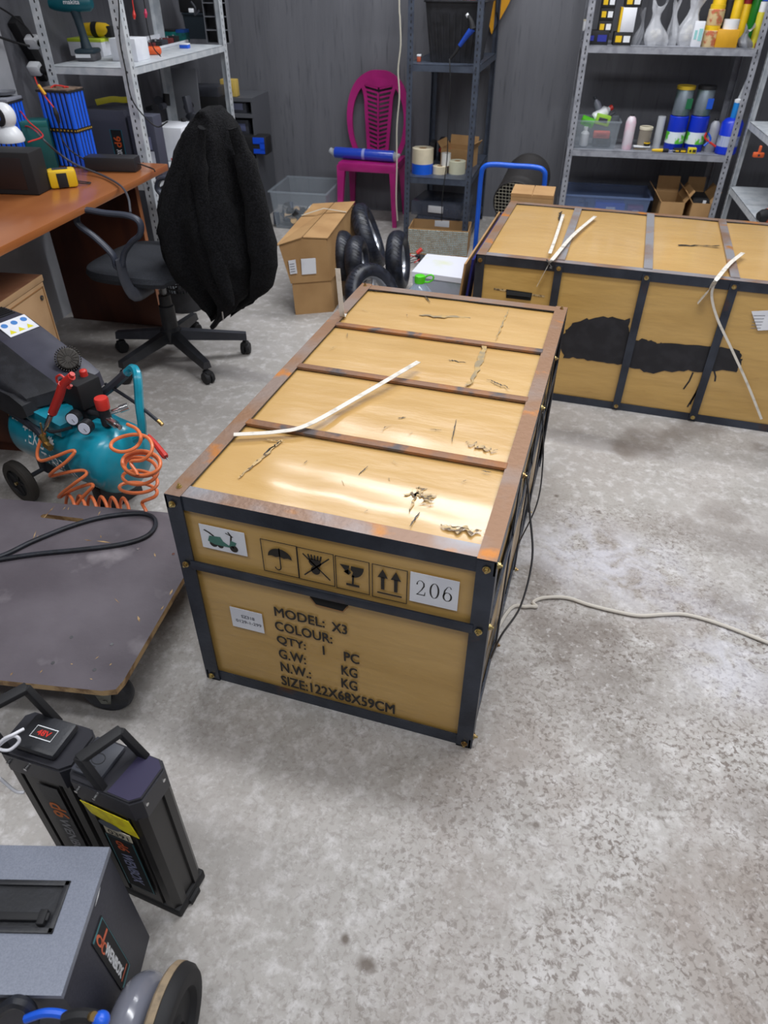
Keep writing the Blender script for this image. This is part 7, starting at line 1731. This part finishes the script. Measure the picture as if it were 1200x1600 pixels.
jar('yellow-lidded jar standing on the shelf front right of the blister pack', 1106, .05, ZR1, .10, .045, M_spice, M_yellow)
jar('yellow-lidded jar stacked on the other yellow-lidded jar', 1107, .055, ZR1+.101, .095, .043, M_spice, M_yellow)
jar('red-capped yellow bottle behind the stacked jars', 1108, .14, ZR1, .30, .036, M_yellow, M_red, 'bottle', 'bottle')
r, w_, h_ = boxy('yellow_box', 'plain amber yellow box at the front of the upper shelf', 'box', 1116, 1150, 64, 46, ZR1, .10, pm(216, 160, 30, .45), tagm=None)
c = r.location.copy(); c.z = ZR1+h_; rt_ = thing('tape_roll', 'white tape roll lying on the amber yellow box', 'tape', c+EU*.01, TH); mb = MB(); mb.lathe([(.016, 0), (.042, 0), (.042, .045), (.016, .045), (.016, 0)], None, 28, cap=False); mb.build('roll', M_white, rt_)
mb = MB(); mb.lathe([(.0155, .001), (.0155, .044), (.013, .044), (.013, .001)], None, 20, cap=False); mb.build('core', M_card, rt_)
jar('yellow glue bottle behind the amber yellow box', 1137, .15, ZR1, .27, .028, M_yellow, pm(240, 210, 40, .4), 'glue_bottle', 'bottle')
jar('second yellow glue bottle with a dark red cap behind the amber box', 1150, .17, ZR1, .25, .028, M_yellow, pm(150, 30, 40, .4), 'glue_bottle', 'bottle')
jar('black spray can behind the amber yellow box', 1124, .16, ZR1, .27, .026, M_blackm, M_dgray, 'spray_can', 'can')
jar('dark green bottle at the right end of the upper shelf', 1166, .16, ZR1, .30, .030, pm(20, 110, 30, .3), pm(20, 70, 30, .4), 'green_bottle', 'bottle')
jar('yellow and grey tube with a white tip at the right end of the upper shelf', 1176, .06, ZR1, .21, .022, pm(210, 200, 60, .4), M_white, 'glue_tube', 'tube')
jar('tall container with a bright blue cap at the right end of the upper shelf', 1178, .14, ZR1, .27, .024, M_dgray, M_blue, 'spray_can', 'can')
bag('small grey translucent packet between the amber box and the yellow tube', 1152, 1172, 64, 42, 66, mat('grey_film', s2l(140, 142, 148), .3, alpha=.8), v=.02, name='clear_packet')
rt_ = thing('copper_fitting', 'small copper-coloured fitting at the front right end of the upper shelf', 'fitting', SP(1182, ZR1, V0+.03), TH); mb = MB(); mb.cyl((-.012, 0, .014), (.012, 0, .014), .013); mb.build('body', mat('copper', s2l(190, 110, 70), .4, .7), rt_); mb = MB(); mb.cyl((.0, 0, .014), (.0, 0, .03), .008); mb.build('stub', mat('copper', s2l(190, 110, 70), .4, .7), rt_)
# bottom shelf
zr3 = .10
a = PV(880, 306, V0+.03); b = PV(1018, 309, V0+.03); zz = (a.z+b.z)/2; w_ = (b-a).length
r = tapering_bin('storage_bin', 'long clear lidless bin on the bottom shelf behind the far crate', Vector(((a.x+b.x)/2, (a.y+b.y)/2, zr3))+EV*.17, TH, w_, .33, zz-zr3, mat('blue_clear_plastic', s2l(110, 130, 170), .15, alpha=.4), .92)
rt_ = thing('blue_case', 'blue case lying inside the long clear bin', 'case', Vector(((a.x+b.x)/2+.03, (a.y+b.y)/2+.10, zr3+.01)), TH); mb = MB(); mb.box((-.10, -.05, 0), (.09, .06, .14), bev=.006); mb.build('body', pm(30, 70, 190, .4), rt_); mb = MB(); mb.box((-.03, -.052, .1), (.03, -.048, .12)); mb.build('label', M_white, rt_)
rt_ = thing('maroon_case', 'maroon case beside the blue case inside the long clear bin', 'case', Vector(((a.x+b.x)/2+.19, (a.y+b.y)/2+.10, zr3+.01)), TH); mb = MB(); mb.box((-.05, -.04, 0), (.05, .05, .13), bev=.006); mb.build('body', pm(110, 40, 70, .5), rt_); mb = MB(); mb.box((-.02, -.042, .09), (.02, -.038, .11)); mb.build('label', M_white, rt_)
clutter('dark_parts', 'dark parts at the left end inside the long clear bin', 'parts', Vector(((a.x+b.x)/2-.13, (a.y+b.y)/2+.15, zr3+.01)), .08, [M_blackm, M_dgray], 71, 9, (1, .8, .7))
def lowcarton(label, x0, x1, yf, seed, hk=1.0, d=.26):
    a = PV(x0, yf, V0+.02); b = PV(x1, yf, V0+.02); z = (a.z+b.z)/2; w_ = (b-a).length; c = (a+b)/2; c.z = zr3
    h = z-zr3
    return open_carton('open_carton', label, c+EV*(d/2), TH+R(2), w_, d, h), c+EV*d/2, h, w_
_, cc, hh_, w_ = lowcarton('open brown carton with raised flaps right of the long clear bin', 1032, 1070, 316, 1)
clutter('small_hardware', 'grey hardware in the open carton beside the long clear bin', 'parts', cc+Vector((0, 0, hh_*.55)), w_*.32, [M_chrome, M_white, M_dgray], 72, 8, (1, 1, .3))
_, cc, hh_, w_ = lowcarton('smaller open brown carton at the right end of the bottom shelf', 1081, 1111, 318, 2)
rt_ = thing('black_pouch', 'black cases filling the smaller open carton', 'case', cc+Vector((0, 0, .006)), TH); mb = MB(); mb.box((-w_*.45, -.11, 0), (w_*.45, .10, hh_+.012), bev=.006); mb.build('body', M_blackm, rt_); mb = MB(); mb.box((.01, -.112, hh_-.01), (.03, -.108, hh_+.008)); mb.build('label', M_white, rt_)

# ================================================================== rack at the right edge
def rtool(label, u, v, z, m, m2, rz, cat='power tool', name='power_tool'):
    c = RM(u, v, z); root = thing(name, label, cat, c, rz); mb = MB(); mb.lathe([(.02, -.11), (.032, -.09), (.034, 0), (.028, .05), (.02, .09)], Tm((0, 0, .036), (0, R(90), 0)), 18); mb.build('body', m, root)
    mb = MB(); mb.lathe([(.035, -.07), (.0365, -.05), (.035, -.03)], Tm((0, 0, .036), (0, R(90), 0)), 18, cap=False); mb.lathe([(.0345, .0), (.035, .015), (.031, .03)], Tm((0, 0, .036), (0, R(90), 0)), 18, cap=False); mb.build('accent_ring', m2, root)
    mb = MB(); mb.tube([(-.02, 0, .03), (-.03, -.06, .02), (-.035, -.10, .02)], .017, sub=3, seg=10); mb.build('grip', M_blackm, root)
M_org = pm(226, 100, 50, .45)
rtool('black and orange power tool on the right-edge rack, left of two', 2.53, -1.28, .401, M_blackm, M_org, TH+R(20))
rtool('black and orange power tool on the right-edge rack, right of two', 2.66, -1.10, .401, M_blackm, M_org, TH+R(70))
rtool('grey machined tool lying on the middle shelf of the right-edge rack', 2.56, -1.36, .761, M_dgray, M_chrome, TH+R(50))
rtool('dark grey tool behind on the middle shelf of the right-edge rack', 2.60, -1.05, .761, M_dgray, M_chrome, TH+R(80))
c = PU(1185, 242, 2.425); rt_ = thing('spring_clamp', 'orange spring clamp gripping the shelf edge at the right', 'clamp', c, TH); mb = MB(); mb.box((-.028, -.012, -.012), (.028, .012, .012), bev=.004); mb.box((-.006, -.01, .0), (.006, .01, .045), bev=.003); mb.build('jaw', M_org, rt_); mb = MB(); mb.cyl((.0, -.014, .0), (.0, .014, .0), .006); mb.build('pin', M_dgray, rt_)
rt_ = thing('flat_case', 'white and blue flat case on the bottom shelf of the right-edge rack', 'case', RM(2.62, -1.25, .121), TH); mb = MB(); mb.box((-.13, -.15, 0), (.15, .15, .10), bev=.008); mb.build('body', M_white, rt_); mb = MB(); mb.box((-.132, -.152, .03), (.152, .152, .06), bev=.004); mb.build('blue_band', M_blue, rt_)

GR = {'battery_pack': 'black battery packs in the left foreground', 'scooter_wheel': 'tyred wheels heaped behind the near crate', 'tape_roll': 'tape rolls', 'paint_can': 'stacked cans on the wide grey rack',
      'bearing_carton': 'black cartons stacked on the wide grey rack', 'shipping_crate': 'cardboard crates in steel frames', 'steel_rack': 'steel racks', 'plastic_strap': 'white plastic straps', 'rubber_strap': 'black straps on the near crate',
      'jar': 'yellow-lidded jars', 'plastic_bag': 'plastic bags on the upper shelf', 'organizer_tray': 'organizer trays under the slate rack shelf', 'power_tool': 'tools on the right-edge rack', 'open_carton': 'open cartons',
      'battery_box': 'grey battery boxes', 'cell_pack': 'blue cell packs on the desk', 'cardboard_sheet': 'cardboard sheets leaning by the far crate', 'glue_bottle': 'yellow glue bottles', 'parts_bin': 'bins of the grey shelf unit', 'clip_lead': 'clip leads over the white rack', 'carton': 'brown cartons'}
for o in list(COL.objects):
    if o.parent is None and o.name.split('.')[0] in GR and 'label' in o: o['group'] = GR[o.name.split('.')[0]]
